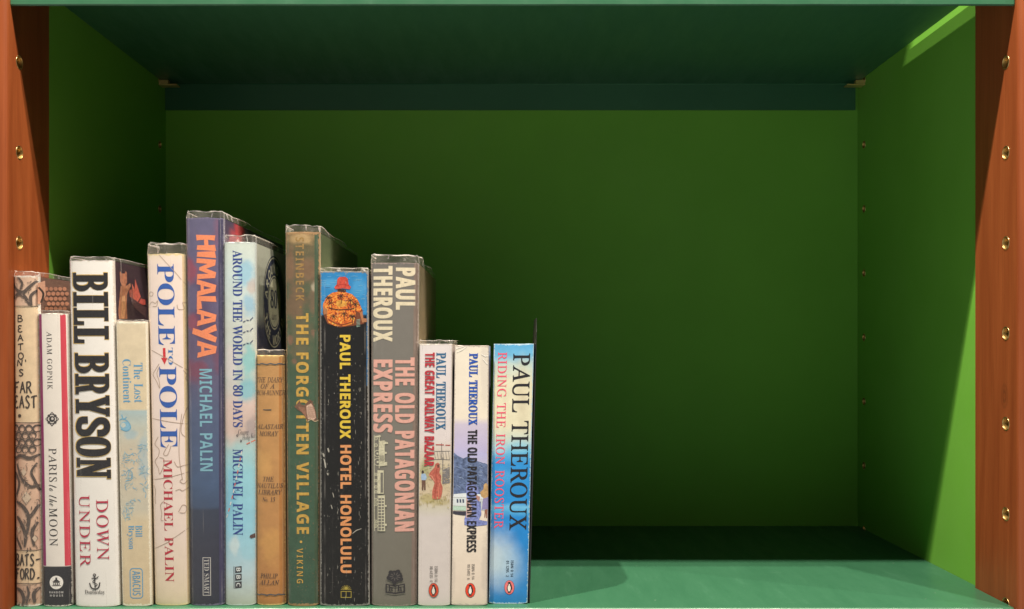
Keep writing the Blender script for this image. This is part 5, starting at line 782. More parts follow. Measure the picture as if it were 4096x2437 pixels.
def shelf_pin(par, s, z_under):
    bm = bmesh.new()
    xi = (XL - 0.0003) if s < 0 else (XR + 0.003)
    a, b = sorted((xi - s * 0.0005, xi - s * 0.0185))
    bm_box(bm, a, b, 0.2800, 0.2905, z_under - 0.0062, z_under - 0.0050)
    a, b = sorted((xi + s * 0.004, xi - s * 0.009))
    bm_box(bm, a, b, 0.2826, 0.2880, z_under - 0.0049, z_under - 0.0004)
    bmesh.ops.bevel(bm, geom=bm.edges[:], offset=0.0003, segments=2, affect='EDGES')
    bmesh.ops.translate(bm, verts=bm.verts, vec=COFF)
    return link('shelf_pin', bm_mesh(bm), [BRASS_PIN], par)
for s in (-1, 1):
    shelf_pin(S_UP, s, Z_UP - 0.0016)

# ------------------------------------------------------------------ books
ROW = 'books standing upright in one row on the shelf'
PAGE = mat_plain('page_edges', (0.62, 0.53, 0.40), 0.8)
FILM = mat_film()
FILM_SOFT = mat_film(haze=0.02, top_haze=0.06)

class Book:
    def __init__(s, name, label, L, R, top, bot, depth, hard, mat, cover, back=None, bulge=None, part_label=None):
        """L, R: left and right edge (top, bottom) of the spine in layout units; top, bot likewise"""
        s.d = 624.3 / (bot - 845.0)
        s.k = UNIT * s.d
        s.yf = 0.70 * s.d - 0.70
        s.L, s.R, s.top, s.bot = L, R, top, bot
        s.depth, s.hard = depth, hard
        s.r = 0.0028 if hard else 0.0010
        s.bulge = bulge if bulge is not None else (0.0012 if hard else 0.0004)
        s.h = (bot - top) * s.k
        mid = ((L[1] + R[1]) / 2 - 1231) * s.k
        s.loc = Vector((mid, s.yf, 0.0))
        s.root = empty(name, s.loc, label, 'book', ROW)
        s.eps = 0.00005
        s.lean = ((L[1] - L[0]) + (R[1] - R[0])) / 2 / (bot - top)
        s.make(mat, cover, back or cover)

    def xl(s, y): return s.L[0] + (s.L[1] - s.L[0]) * (y - s.top) / (s.bot - s.top)
    def xr(s, y): return s.R[0] + (s.R[1] - s.R[0]) * (y - s.top) / (s.bot - s.top)
    def Z(s, y): return (s.bot - y) * s.k
    def Yz(s, z): return s.bot - z / s.k
    def X(s, x): return (x - 1231) * s.k

    def prof(s, f, wid):
        """how far behind its foremost line the spine surface is, at fraction f of its width"""
        f = min(1.0, max(0.0, f))
        p = s.bulge * (2 * f - 1) ** 2
        e = min(f, 1 - f) * wid
        if e < s.r:
            t = 1 - e / s.r
            p += s.r * (1 - math.sqrt(max(0.0, 1 - t * t)))
        return p

    def on_spine(s, x, y, e=0.0):
        a, b = s.xl(y), s.xr(y)
        f = (x - a) / (b - a)
        return Vector((s.X(x), s.yf + s.prof(f, (b - a) * s.k) - e, s.Z(y)))

    def on_cover(s, x, y, e=0.0):
        """point of the outer face of the front board that carries this spot of its picture"""
        d = s.d
        for _ in range(12):
            z = EYE - (y - 845) * UNIT * d
            Xc = s.X(s.xr(s.Yz(z)))
            d = Xc / ((x - 1231) * UNIT)
        return Vector((Xc + e, 0.70 * d - 0.70, z))

    def cover_at(s, dep, z, e=0.0):
        return Vector((s.X(s.xr(s.Yz(z))) + e, s.yf + dep, z))

    def make(s, mat, cover, back):
        W = (s.R[0] - s.L[0]) * s.k
        # spine: closed solid with rounded shoulders
        fs = sorted(set([0.0] + [s.r / W * (1 - math.cos(math.pi / 2 * i / 5)) for i in range(1, 6)]))
        fr = fs + [0.5 + (i - 4) / 8 * (1 - 2 * fs[-1]) for i in range(1, 8)] + [1 - f for f in reversed(fs)]
        yb = s.yf + s.r + s.bulge + 0.0016
        nv = 18
        bm = bmesh.new()
        l1 = bm.loops.layers.uv.new('sheet'); l2 = bm.loops.layers.uv.new('edge')
        info = {}
        rnd = random.Random(int(s.L[0]))
        rows = []
        for j in range(nv + 1):
            v = j / nv
            y = s.bot + (s.top - s.bot) * v
            row = []
            for f in fr:
                x = s.xl(y) + (s.xr(y) - s.xl(y)) * f
                p = s.on_spine(x, y)
                if j == nv:
                    p.z += rnd.uniform(-0.0004, 0.0002)
                if j == 0:
                    p.z = 0.0002 + abs(2 * f - 1) ** 6 * 0.0008
                vt = bm.verts.new(p - s.loc)
                info[vt] = (x, y, f, v)
                row.append(vt)
            for f in (1.0, 0.0):
                x = s.xl(y) + (s.xr(y) - s.xl(y)) * f
                vt = bm.verts.new(Vector((s.X(x), yb, max(s.Z(y), 0.0002))) - s.loc)
                info[vt] = (x, y, f, v)
                row.append(vt)
            rows.append(row)
        n = len(rows[0])
        for a, b in zip(rows, rows[1:]):
            for i in range(n):
                bm.faces.new([a[i], a[(i + 1) % n], b[(i + 1) % n], b[i]])
        bm.faces.new(rows[0]); bm.faces.new(rows[-1])
        bmesh.ops.recalc_face_normals(bm, faces=bm.faces)
        for f in bm.faces:
            f.smooth = len(f.verts) == 4
            for lp in f.loops:
                q = info[lp.vert]
                lp[l1].uv = (q[0] / 1000, q[1] / 1000)
                lp[l2].uv = (q[2], q[3])
        for e in bm.edges:
            if len(e.link_faces) == 2 and e.calc_face_angle(0) > 0.9:
                e.smooth = False
        s.spine = link('spine', bm_mesh(bm, False), [mat], s.root)
        # boards or paper covers
        th = 0.0026 if s.hard else 0.0005
        ya, ye = yb + 0.0001, s.yf + s.depth
        for side, nm, mt in ((1, 'front_cover', cover), (-1, 'back_cover', back)):
            bm = bmesh.new()
            ring = []
            for z in (0.0003, s.h - 0.0003):
                y = s.Yz(z)
                xo = s.X(s.xr(y)) if side > 0 else s.X(s.xl(y))
                xi = xo - side * th
                ring.append([bm.verts.new(Vector(p) - s.loc) for p in ((xo, ya, z), (xo, ye, z), (xi, ye, z), (xi, ya, z))])
            for i in range(4):
                bm.faces.new([ring[0][i], ring[0][(i + 1) % 4], ring[1][(i + 1) % 4], ring[1][i]])
            bm.faces.new(ring[0]); bm.faces.new(ring[1])
            l1 = bm.loops.layers.uv.new('sheet'); l2 = bm.loops.layers.uv.new('edge')
            for f in bm.faces:
                for lp in f.loops:
                    c = lp.vert.co + s.loc
                    lp[l1].uv = ((c.y - s.yf) / s.k / 1000, s.Yz(c.z) / 1000)
                    lp[l2].uv = (0.5, 0.5)
            o = link(nm, bm_mesh(bm), [mt], s.root)
            if side > 0: s.front = o
        # pages
        rec = 0.0035 if s.hard else 0.0002
        bm = bmesh.new()
        ring = []
        for z in (rec + 0.0003, s.h - rec - 0.0004):
            y = s.Yz(z)
            a, b = s.X(s.xl(y)) + th + 0.0001, s.X(s.xr(y)) - th - 0.0001
            ring.append([bm.verts.new(Vector(p) - s.loc) for p in ((a, yb + 0.0002, z), (b, yb + 0.0002, z), (b, ye - rec, z), (a, ye - rec, z))])
        for i in range(4):
            bm.faces.new([ring[0][i], ring[0][(i + 1) % 4], ring[1][(i + 1) % 4], ring[1][i]])
        bm.faces.new(ring[0]); bm.faces.new(ring[1])
        link('page_block', bm_mesh(bm), [PAGE], s.root)

    def film(s, ext_l, ext_r, mat=None, back_ext=None, gap=0.00035, wav=0.0005, deep=None, seed=1):
        """clear jacket: wraps the spine and the front board and stands up above the book"""
        rnd = random.Random(seed * 77 + int(s.top))
        bm = bmesh.new()
        l1 = bm.loops.layers.uv.new('sheet'); l2 = bm.loops.layers.uv.new('edge')
        ye = s.yf + (deep or s.depth - 0.004)
        back_ext = ext_r if back_ext is None else back_ext
        cols = [('B', 0.030), ('B', 0.012)]
        W = (s.R[0] - s.L[0]) * s.k
        fs = [0.0, 0.012, 0.035, 0.07, 0.12, 0.2, 0.3, 0.4, 0.5, 0.6, 0.7, 0.8, 0.88, 0.93, 0.965, 0.988, 1.0]
        cols += [('S', f) for f in fs]
        cols += [('F', 0.006 + (ye - s.yf - 0.006) * (i / 14) ** 1.3) for i in range(1, 15)]
        rows_v = [0.0006, 0.02, 0.3, 0.6, 0.9, 0.985, 1.0, 1.2, 1.4, 1.6, 1.8, 1.92, 2.0]
        ph = [rnd.uniform(0, 6.28) for _ in range(6)]
        grid, info = [], {}
        for j, v in enumerate(rows_v):
            row = []
            for i, (kd, q) in enumerate(cols):
                t = i / (len(cols) - 1)
                if kd == 'F': ext = ext_r + (back_ext - ext_r) * (q / (ye - s.yf))
                elif kd == 'S': ext = ext_l + (ext_r - ext_l) * q
                else: ext = ext_l
                up = max(0.0, v - 1.0)
                wob = (math.sin(i * 1.7 + ph[0]) * 0.5 + math.sin(i * 0.8 + ph[1]) * 0.6 + rnd.uniform(-0.4, 0.4)) * wav
                z = s.h * min(v, 1.0) + up * (ext * s.k + wob * 0.6)
                y = s.Yz(min(z, s.h))
                lift = up * wav * (1.4 * math.sin(i * 0.9 + ph[2]) + rnd.uniform(-0.6, 0.6))
                if kd == 'S':
                    x = s.xl(y) + (s.xr(y) - s.xl(y)) * q
                    p = s.on_spine(x, y, gap + rnd.uniform(0, 0.00005))
                    cx = (q - 0.5) * 2
                    p.x += cx * (gap * 0.9) - cx * up * 0.0004
                    p.y += lift + up * 0.0006
                    fx = q
                elif kd == 'F':
                    p = Vector((s.X(s.xr(y)) + gap * 0.9 + 0.00005 * math.sin(i), s.yf + q, 0))
                    p.x += lift * 0.8 - up * 0.0003
                    fx = 1.0 + q / 0.1
                else:
                    p = Vector((s.X(s.xl(y)) - gap * 0.9, s.yf + q, 0))
                    p.x += lift * 0.5
                    fx = -q / 0.1
                p.z = z if v > 0.001 else 0.0006
                vt = bm.verts.new(p - s.loc)
                info[vt] = ((i * 4.0) / 1000 + s.L[0] / 1000, s.Yz(p.z) / 1000, fx, v)
                row.append(vt)
            grid.append(row)
        for a, b in zip(grid, grid[1:]):
            for i in range(len(cols) - 1):
                f = bm.faces.new([a[i], a[i + 1], b[i + 1], b[i]])
                f.smooth = True
        for f in bm.faces:
            for lp in f.loops:
                q = info[lp.vert]
                lp[l1].uv = (q[0], q[1]); lp[l2].uv = (q[2], q[3])
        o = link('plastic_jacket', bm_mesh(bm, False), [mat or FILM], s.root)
        return o

class Print:
    """printed matter on a spine or a cover: lettering, emblems and pictures laid out flat, then wrapped on the surface"""
    def __init__(s, book, name, surf='spine', label=None):
        s.b, s.name, s.surf, s.label = book, name, surf, label
        s.pieces, s.mats, s.loose = [], [], 0
    def _mat(s, m):
        if isinstance(m, tuple): m = mat_ink(*m)
        if m not in s.mats: s.mats.append(m)
        return s.mats.index(m)
    def raw(s, vs, fs, m, loose=False):
        # every piece lies a hair above the one before; loose strokes share a few levels
        if loose:
            s.loose += 1
            s.pieces.append((vs, fs, s._mat(m), s.b.eps + 0.000002 * (1 + s.loose % 6)))
            return s
        s.b.eps += 0.000014 if s.loose else (0.0000035 if s.b.hard else 0.0000025)
        s.loose = 0
        s.pieces.append((vs, fs, s._mat(m), s.b.eps))
        return s
    def poly(s, pts, m):
        from mathutils.geometry import tessellate_polygon
        tri = tessellate_polygon([[Vector((x, y, 0)) for x, y in pts]])
        return s.raw(list(pts), [tuple(t) for t in tri], m)
    def holed(s, outer, inner, m):
        from mathutils.geometry import tessellate_polygon
        tri = tessellate_polygon([[Vector((x, y, 0)) for x, y in l] for l in (outer, inner)])
        return s.raw(list(outer) + list(inner), [tuple(t) for t in tri], m)
    def line(s, pts, w, m, smooth=False, taper=False):
        vs, fs = strip(smooth_line(pts) if smooth else pts, w, taper)
        return s.raw(vs, fs, m, taper)
    def text(s, txt, font, box, m, way='R', off=0.0, track=0.0, shear=0.0, small=None, jitter=None, lean=True, bold=None):
        loops = set_line(txt, font, track, shear, small, jitter)
        if off > 0.0 and bold is None:
            bold, off = (off, off), 0.0
        vs, fs = fill_loops(loops, off)
        if bold:      # a heavier face: the same outline laid over itself with small shifts
            bx, by = bold
            base, bf = list(vs), list(fs)
            shifts = [(bx, by), (bx, -by), (-bx, by), (-bx, -by), (bx, 0), (-bx, 0), (0, by), (0, -by)]
            if max(bx, by) < 0.02:
                shifts = shifts[:4]
        us = [v[0] for v in vs]; ws = [v[1] for v in vs]
        u0, u1, w0, w1 = min(us), max(us), min(ws), max(ws)
        if bold:
            u0 -= bx; u1 += bx; w0 -= by; w1 += by
        x0, y0, x1, y1 = box
        ln = s.b.lean if (lean and s.surf == 'spine') else 0.0
        ym = (y0 + y1) / 2
        if bold:
            for dx, dy in shifts:
                s._place([(u + dx, w + dy) for u, w in vs], fs, m, (u0, u1, w0, w1), box, way, ln)
        return s._place(vs, fs, m, (u0, u1, w0, w1), box, way, ln)
    def _place(s, vs, fs, m, ext, box, way, ln):
        u0, u1, w0, w1 = ext
        x0, y0, x1, y1 = box
        ym = (y0 + y1) / 2
        out = []
        for u, w in vs:
            a, c = (u - u0) / (u1 - u0), (w - w0) / (w1 - w0)
            if way == 'R':
                y = y0 + (y1 - y0) * a; x = x0 + (x1 - x0) * c
            else:
                x = x0 + (x1 - x0) * a; y = y1 + (y0 - y1) * c
            out.append((x + ln * (y - ym), y))
        return s.raw(out, fs, m)
    def build(s, merge=False):
        b = s.b
        if s.loose: b.eps += 0.000014
        bm = bmesh.new()
        for vs, fs, mi, e in s.pieces:
            vv = [bm.verts.new((x, y, e)) for x, y in vs]
            for f in fs:
                try:
                    bf = bm.faces.new([vv[i] for i in f]); bf.material_index = mi
                except ValueError:
                    pass
        if s.surf == 'spine':
            W = (b.R[0] - b.L[0]) * b.k
            cuts = [b.r / W * c for c in (0.12, 0.4, 1.0)] + [0.14 + 0.03 * i for i in range(25)]
            cuts += [1 - b.r / W * c for c in (1.0, 0.4, 0.12)]
            for f in cuts:
                xa = b.L[0] + (b.R[0] - b.L[0]) * f
                xb = b.L[1] + (b.R[1] - b.L[1]) * f
                nrm = Vector((b.bot - b.top, -(xb - xa), 0)).normalized()
                bmesh.ops.bisect_plane(bm, geom=bm.verts[:] + bm.edges[:] + bm.faces[:], plane_co=(xa, b.top, 0), plane_no=nrm)
        for v in bm.verts:
            x, y, e = v.co
            if s.surf == 'spine': p = b.on_spine(x, y, e)
            elif s.surf == 'cover': p = b.on_cover(x, y, e)
            else: p = b.cover_at(x, y, e)
            v.co = p - b.loc
        bmesh.ops.triangulate(bm, faces=bm.faces[:])
        bmesh.ops.dissolve_degenerate(bm, dist=1e-7, edges=bm.edges[:])
        bm.normal_update()
        want = Vector((0, -1, 0)) if s.surf == 'spine' else Vector((1, 0, 0))
        for f in bm.faces:
            if f.normal.dot(want) < 0: f.normal_flip()
        if merge:      # surface pattern: the faces join the mesh of the part they are printed on
            host = b.spine if s.surf == 'spine' else b.front
            hm = host.data
            base = len(hm.materials)
            for mt in s.mats:
                hm.materials.append(mt)
            for f in bm.faces:
                f.material_index += base
            tmp = bpy.data.meshes.new('pattern')
            bm.to_mesh(tmp); bm.free()
            hb = bmesh.new()
            hb.from_mesh(hm); hb.from_mesh(tmp)
            hb.to_mesh(hm); hb.free()
            bpy.data.meshes.remove(tmp)
            return host
        me = bm_mesh(bm, False)
        o = link(s.name, me, s.mats, b.spine if s.surf == 'spine' else b.front)
        if s.label: o['label'] = s.label
        return o
rnd = random.Random(5)

def cover_mat(name, c, rough=0.45):
    m = G(name, rough, 0.35)
    uv, x, y = m.sheet()
    v = m.noise(uv, 16.0, 5.0)
    base = ink(*c)
    m.color(m.mix(m.rng(v, 0.3, 0.7), tuple(q * 0.82 for q in base[:3]) + (1,), tuple(min(0.88, q * 1.12) for q in base[:3]) + (1,)))
    return m.m

def frame_line(P, x0, y0, x1, y1, w, m, lean=0.0, rad=0.0):
    """an outlined box made of one closed band"""
    ym = (y0 + y1) / 2
    def ring(a):
        pts = []
        r = max(0.01, rad - a)
        for cx, cyy, s0 in ((x1 - a - r, y0 + a + r, -90), (x1 - a - r, y1 - a - r, 0), (x0 + a + r, y1 - a - r, 90), (x0 + a + r, y0 + a + r, 180)):
            for i in range(5):
                t = math.radians(s0 + 90 * i / 4)
                pts.append((cx + r * math.cos(t), cyy + r * math.sin(t)))
        return [(x + lean * (y - ym), y) for x, y in pts]
    P.holed(ring(0), ring(w), m)

# strokes of a hand-drawn alphabet: letter box 1 x 1, y upward
HAND = {
    'B': [[(0.1, 0.0), (0.12, 1.0)], [(0.08, 0.98), (0.6, 0.95), (0.72, 0.75), (0.5, 0.55), (0.12, 0.52)], [(0.45, 0.54), (0.85, 0.4), (0.82, 0.12), (0.4, 0.0), (0.05, 0.03)]],
    'E': [[(0.75, 0.92), (0.3, 0.98), (0.12, 0.75), (0.35, 0.55), (0.6, 0.52)], [(0.4, 0.53), (0.1, 0.35), (0.2, 0.06), (0.55, 0.0), (0.85, 0.12)]],
    'A': [[(0.02, 0.0), (0.3, 0.6), (0.5, 1.0)], [(0.48, 0.98), (0.68, 0.5), (0.95, 0.02)], [(0.15, 0.36), (0.8, 0.42)]],
    'T': [[(0.0, 0.86), (0.5, 0.95), (1.0, 0.98)], [(0.52, 0.95), (0.46, 0.5), (0.5, 0.0)]],
    'O': [[(0.5, 0.98), (0.15, 0.8), (0.05, 0.45), (0.25, 0.08), (0.6, 0.02), (0.92, 0.3), (0.88, 0.72), (0.55, 0.97)]],
    'N': [[(0.05, 0.0), (0.15, 0.95)], [(0.14, 0.95), (0.5, 0.5), (0.8, 0.05)], [(0.8, 0.05), (0.88, 0.5), (0.95, 1.0)]],
    "'": [[(0.5, 1.0), (0.55, 0.6)]],
    'S': [[(0.85, 0.85), (0.5, 1.0), (0.2, 0.78), (0.5, 0.52), (0.82, 0.28), (0.5, 0.0), (0.1, 0.12)]],
    'F': [[(0.15, 0.0), (0.12, 0.5), (0.2, 0.95)], [(0.05, 0.95), (0.5, 0.92), (0.95, 1.0)], [(0.15, 0.52), (0.7, 0.55)]],
    'R': [[(0.1, 0.0), (0.12, 0.98)], [(0.05, 0.95), (0.6, 0.98), (0.75, 0.72), (0.4, 0.5), (0.14, 0.48)], [(0.4, 0.5), (0.9, 0.0)]],
    'D': [[(0.12, 0.0), (0.1, 1.0)], [(0.05, 0.98), (0.6, 0.9), (0.92, 0.5), (0.6, 0.08), (0.05, 0.0)]],
    '-': [[(0.1, 0.5), (0.9, 0.52)]],
    '.': [[(0.4, 0.0), (0.5, 0.12), (0.6, 0.02)]],
}
def hand(P, txt, x0, y0, x1, y1, w, m):
    n = len(txt)
    cw = (x1 - x0) / n
    for i, ch in enumerate(txt):
        for st in HAND[ch]:
            pts = [(x0 + cw * (i + 0.08 + 0.84 * px), y1 + (y0 - y1) * py) for px, py in st]
            P.line(pts, w, m, smooth=True)

# ---- 1 patterned hardback
m = mat_print('ornamented_jacket', [(660, (212, 172, 142)), (745, (214, 176, 146)), (746, (222, 190, 150)), (1030, (220, 188, 148)), (1031, (214, 172, 142)), (1340, (206, 164, 134)), (1341, (222, 188, 148)), (1422, (222, 188, 148)), (1423, (205, 165, 135)), (1480, (190, 150, 122))], warp=0.0, mottle=0.16, wear=0.5)
b = Book('hardback_book', 'narrow hardback with cream bands of hand-drawn letters between dark scrolls, first from the left post', (26.5, 34), (87.5, 98), 672, 1478, 0.175, True, m, cover_mat('dark_patterned_board', (120, 86, 70)), bulge=0.0022)
DK = (62, 52, 46)
P = Print(b, 'title_lettering')
for ch, yy in zip("BEATON'S", (776, 801, 823, 845, 867, 884, 884, 908)):
    hh = 8.0
    cx = 48.5 + (yy - 776) * 0.02
    if ch == "'": hand(P, ch, cx + 8, 876, cx + 15, 890, 2.6, DK); continue
    if ch == 'N': cx -= 3
    hand(P, ch, cx - 8.5, yy - hh, cx + 8.5, yy + hh, 3.0, DK)
hand(P, 'FAR', 32, 930, 78, 958, 3.6, DK)
hand(P, 'EAST', 32, 964, 88, 994, 3.6, DK)
P.poly(ellipse(47, 1013, 4.5, 4, 12), DK)
P.build()
P = Print(b, 'publisher_lettering')
hand(P, 'BATS-', 35, 1350, 96, 1378, 3.4, DK)
hand(P, 'FORD.', 35, 1385, 97, 1411, 3.4, DK)
P.build()
P = Print(b, 'scroll_ornament')
GR = (84, 70, 62)
for yy in (746, 1030, 1341, 1422):
    P.line([(b.xl(yy) + 1, yy), (b.xr(yy) - 1, yy)], 1.8, GR)
for r_ in range(4):
    for c_ in range(4):
        cx, cy_ = 36 + c_ * 17 + (r_ % 2) * 8, 1044 + r_ * 17
        if cx > 88: continue
        P.holed(ellipse(cx, cy_, 9, 9.5, 18), ellipse(cx + 0.6, cy_ + 1, 6, 6.4, 18), GR)
for pts, w in (([(34, 1118), (50, 1110), (72, 1116), (92, 1108)], 8), ([(40, 1130), (52, 1165), (74, 1185), (92, 1182)], 7), ([(88, 1128), (76, 1150), (84, 1172), (93, 1196)], 6),
               ([(36, 1150), (46, 1178), (38, 1206)], 6), ([(38, 1222), (58, 1236), (70, 1262), (66, 1300)], 9), ([(92, 1230), (80, 1250), (66, 1268)], 8),
               ([(40, 1258), (52, 1276), (62, 1304), (60, 1332)], 9), ([(90, 1272), (78, 1296), (82, 1330)], 8), ([(38, 1310), (46, 1326), (52, 1338)], 6),
               ([(29, 690), (40, 706), (56, 712), (70, 700), (86, 684)], 8), ([(30, 728), (44, 716), (60, 722), (72, 742)], 8), ([(76, 744), (74, 722), (88, 706)], 7), ([(44, 676), (54, 690), (50, 704)], 6),
               ([(37, 1434), (50, 1440), (58, 1458), (54, 1476)], 9), ([(94, 1432), (82, 1446), (84, 1468)], 9), ([(66, 1428), (70, 1446), (64, 1470)], 6)):
    P.line(pts, w, GR, smooth=True, taper=True)
for cx, cy_, rx, ry in ((64, 1212, 12, 16), (58, 1150, 7, 10), (84, 1312, 6, 9), (44, 1290, 6, 9)):
    P.poly([(cx, cy_ - ry), (cx + rx, cy_), (cx, cy_ + ry), (cx - rx, cy_)], (200, 172, 144))
orr = random.Random(12)
for y0, y1, n_ in ((676, 742, 26), (1036, 1336, 120), (1426, 1474, 22)):
    for _ in range(n_):
        y = orr.uniform(y0, y1); x = orr.uniform(b.xl(y) + 4, b.xr(y) - 6)
        t = orr.uniform(0, 6.28); l = orr.uniform(3, 8)
        c1 = (x + l * 0.6 * math.cos(t), y + l * math.sin(t)); t += orr.uniform(-1.2, 1.2)
        P.line([(x, y), c1, (c1[0] + l * 0.5 * math.cos(t), c1[1] + l * math.sin(t))], orr.uniform(0.8, 2.6), orr.choice((GR, (112, 92, 80), (140, 114, 98))), smooth=True, taper=True)
P.build(merge=True)
P = Print(b, 'cover_ornament', 'cover')
for r_ in range(5):
    for c_ in range(5):
        cx, cy_ = 112 + c_ * 11 + (r_ % 2) * 5.5, 704 + r_ * 12
        P.poly(ellipse(cx, cy_, 5, 5, 8), (176, 120, 92))
P.poly([(90, 690), (108, 684), (110, 720), (96, 742), (90, 740)], (190, 140, 112))
P.line([(92, 700), (104, 716), (98, 738)], 5, DK, smooth=True)
P.build(merge=True)
b.film(13, 10, FILM, back_ext=8, seed=1)

# ---- 2 white paperback with red and plum edges
m = mat_print('white_red_plum_print', [(760, (236, 220, 202)), (1379, (232, 216, 198)), (1379.6, (52, 50, 52)), (1480, (46, 44, 46))], warp=0.0, mottle=0.05,
              stripes=[(88, 98.5, 700, 1379, 0.0188, (140, 42, 92)), (144, 156.5, 700, 1379, 0.0188, (206, 66, 78))], wear=0.25)
b = Book('paperback_book', 'white paperback with plum and red edge stripes and a black foot', (88.8, 101), (162.3, 172.2), 764, 1478, 0.135, True, m, cover_mat('white_cover', (220, 205, 190)), bulge=0.0015)
K = (50, 46, 46)
P = Print(b, 'author_lettering')
P.text('ADAM GOPNIK', 'I', (114, 808, 127, 949), K, shear=0.27, track=0.07)
P.build()
P = Print(b, 'title_lettering')
P.text('PARIS', 'I', (118.5, 1092, 138, 1174), K, shear=0.27, small=0.8, track=0.04)
P.text('to the', 'C', (119, 1181, 138, 1233), K, off=-0.006)
P.text('MOON', 'I', (119.5, 1238, 140, 1330), K, shear=0.27, track=0.06)
P.build()
P = Print(b, 'ornament')
cx, cy_ = 126.5, 1021
P.poly([(cx, cy_ - 18), (cx + 17, cy_), (cx, cy_ + 18), (cx - 17, cy_)], (70, 64, 62))
P.poly(ellipse(cx, cy_, 10, 10, 20), (215, 200, 184))
P.poly(ellipse(cx, cy_, 7.4, 7.4, 18), (58, 54, 54))
P.poly(ellipse(cx + 1, cy_ - 1, 3, 3.2, 12), (205, 190, 176))
for a in range(4):
    t = a * math.pi / 2 + math.pi / 4
    P.poly(ellipse(cx + 11 * math.cos(t), cy_ + 11 * math.sin(t), 3.6, 3.6, 10), (70, 64, 62))
for a in range(4):
    t = a * math.pi / 2
    P.poly(ellipse(cx + 13 * math.cos(t), cy_ + 13 * math.sin(t), 1.6, 1.6, 8), (205, 190, 176))
P.build()
P = Print(b, 'publisher_emblem')
cx, cy_ = 137, 1419
W_ = (236, 222, 206)
P.poly(ellipse(cx, cy_, 16.5, 16.5, 28), W_)
P.poly([(cx - 10, cy_ - 1), (cx, cy_ - 9), (cx + 10, cy_ - 1)], K)
P.poly([(cx - 8, cy_ - 0.6), (cx + 8, cy_ - 0.6), (cx + 8, cy_ + 7), (cx - 8, cy_ + 7)], K)
P.poly([(cx - 12, cy_ + 7.4), (cx + 12, cy_ + 7.4), (cx + 11, cy_ + 9), (cx - 11, cy_ + 9)], K)
P.poly([(cx - 2.2, cy_ - 12), (cx + 2.2, cy_ - 12), (cx + 2.2, cy_ - 6), (cx - 2.2, cy_ - 6)], K)
for dx in (-5, 0, 5):
    P.poly(ellipse(cx + dx, cy_ + 3.4, 1.5, 2.4, 8), W_)
P.text('RANDOM', 'B', (120, 1440.5, 153.5, 1445.5), (200, 190, 180), 'H', track=0.16)
P.text('HOUSE', 'B', (121.5, 1448.5, 153, 1453.5), (200, 190, 180), 'H', track=0.24)
P.build()
b.film(9, 7, FILM_SOFT, seed=2)

# ---- 3 thick white hardback, black slab capitals
m = mat_print('white_gloss_jacket', [(630, (246, 236, 222)), (1100, (244, 234, 220)), (1480, (238, 226, 210))], mottle=0.035, wear=0.15, rough=0.3)
b = Book('hardback_book', 'thick white hardback with raised black slab capitals outlined in gold and thin red capitals below', (164.5, 179), (271.5, 289.5), 634, 1478.5, 0.160, True, m,
         mat_print('dark_cover_with_bands', [(600, (58, 36, 44)), (880, (44, 30, 50)), (960, (38, 44, 82)), (972, (222, 170, 34)), (1215, (226, 172, 30)), (1222, (40, 96, 150)), (1330, (36, 88, 140)), (1340, (172, 56, 30)), (1480, (130, 40, 26))], warp=2.0, mottle=0.1), bulge=0.0019)
P = Print(b, 'author_lettering')
BK = mat_ink(34, 32, 36, 0.2, 0.16)
GO = mat_ink(206, 166, 92, 0.15, 0.35)
for w_, y0, y1 in (('BILL', 664, 836), ('BRYSON', 860, 1166)):
    ym = (y0 + y1) / 2
    xc = 217 + (ym - 640) * 0.0198
    P.text(w_, 'SLAB', (xc - 45, y0 - 1.5, xc + 43.5, y1 + 2), GO, bold=(0.007, 0.006), track=0.0)
    b.eps += 0.00005
    P.text(w_, 'SLAB', (xc - 42.5, y0 + 0.5, xc + 43, y1), BK, track=0.0)
P.build()
P = Print(b, 'title_lettering')
RD = (184, 40, 66)
P.text('DOWN', 'I', (235, 1217, 264, 1364), RD, shear=0.27, track=0.04)
P.text('UNDER', 'I', (192, 1206, 219, 1381), RD, shear=0.27, track=0.05)
P.build()
P = Print(b, 'publisher_emblem')
cx = 231
P.line([(cx - 1, 1404), (cx + 1, 1432)], 2.6, K)
P.holed(ellipse(cx - 1, 1401, 4, 4, 14), ellipse(cx - 1, 1401, 2, 2, 14), K)
P.line([(cx - 8, 1409), (cx + 7, 1408)], 2.2, K)
P.line([(cx - 13, 1420), (cx - 9, 1431), (cx, 1435), (cx + 9, 1431), (cx + 12, 1419)], 3.0, K, smooth=True)
P.line([(cx + 9, 1404), (cx + 1, 1411), (cx - 5, 1418), (cx + 6, 1424), (cx - 1, 1430)], 1.8, K, smooth=True)
P.text('Doubleday', 'S', (206, 1437, 255, 1450), (70, 64, 62), 'H', off=-0.008)
P.build()
P = Print(b, 'cover_picture', 'cover')
def px2(zx, zy): return (256 + zx * 0.3281, 578.6 + zy * 0.3281)
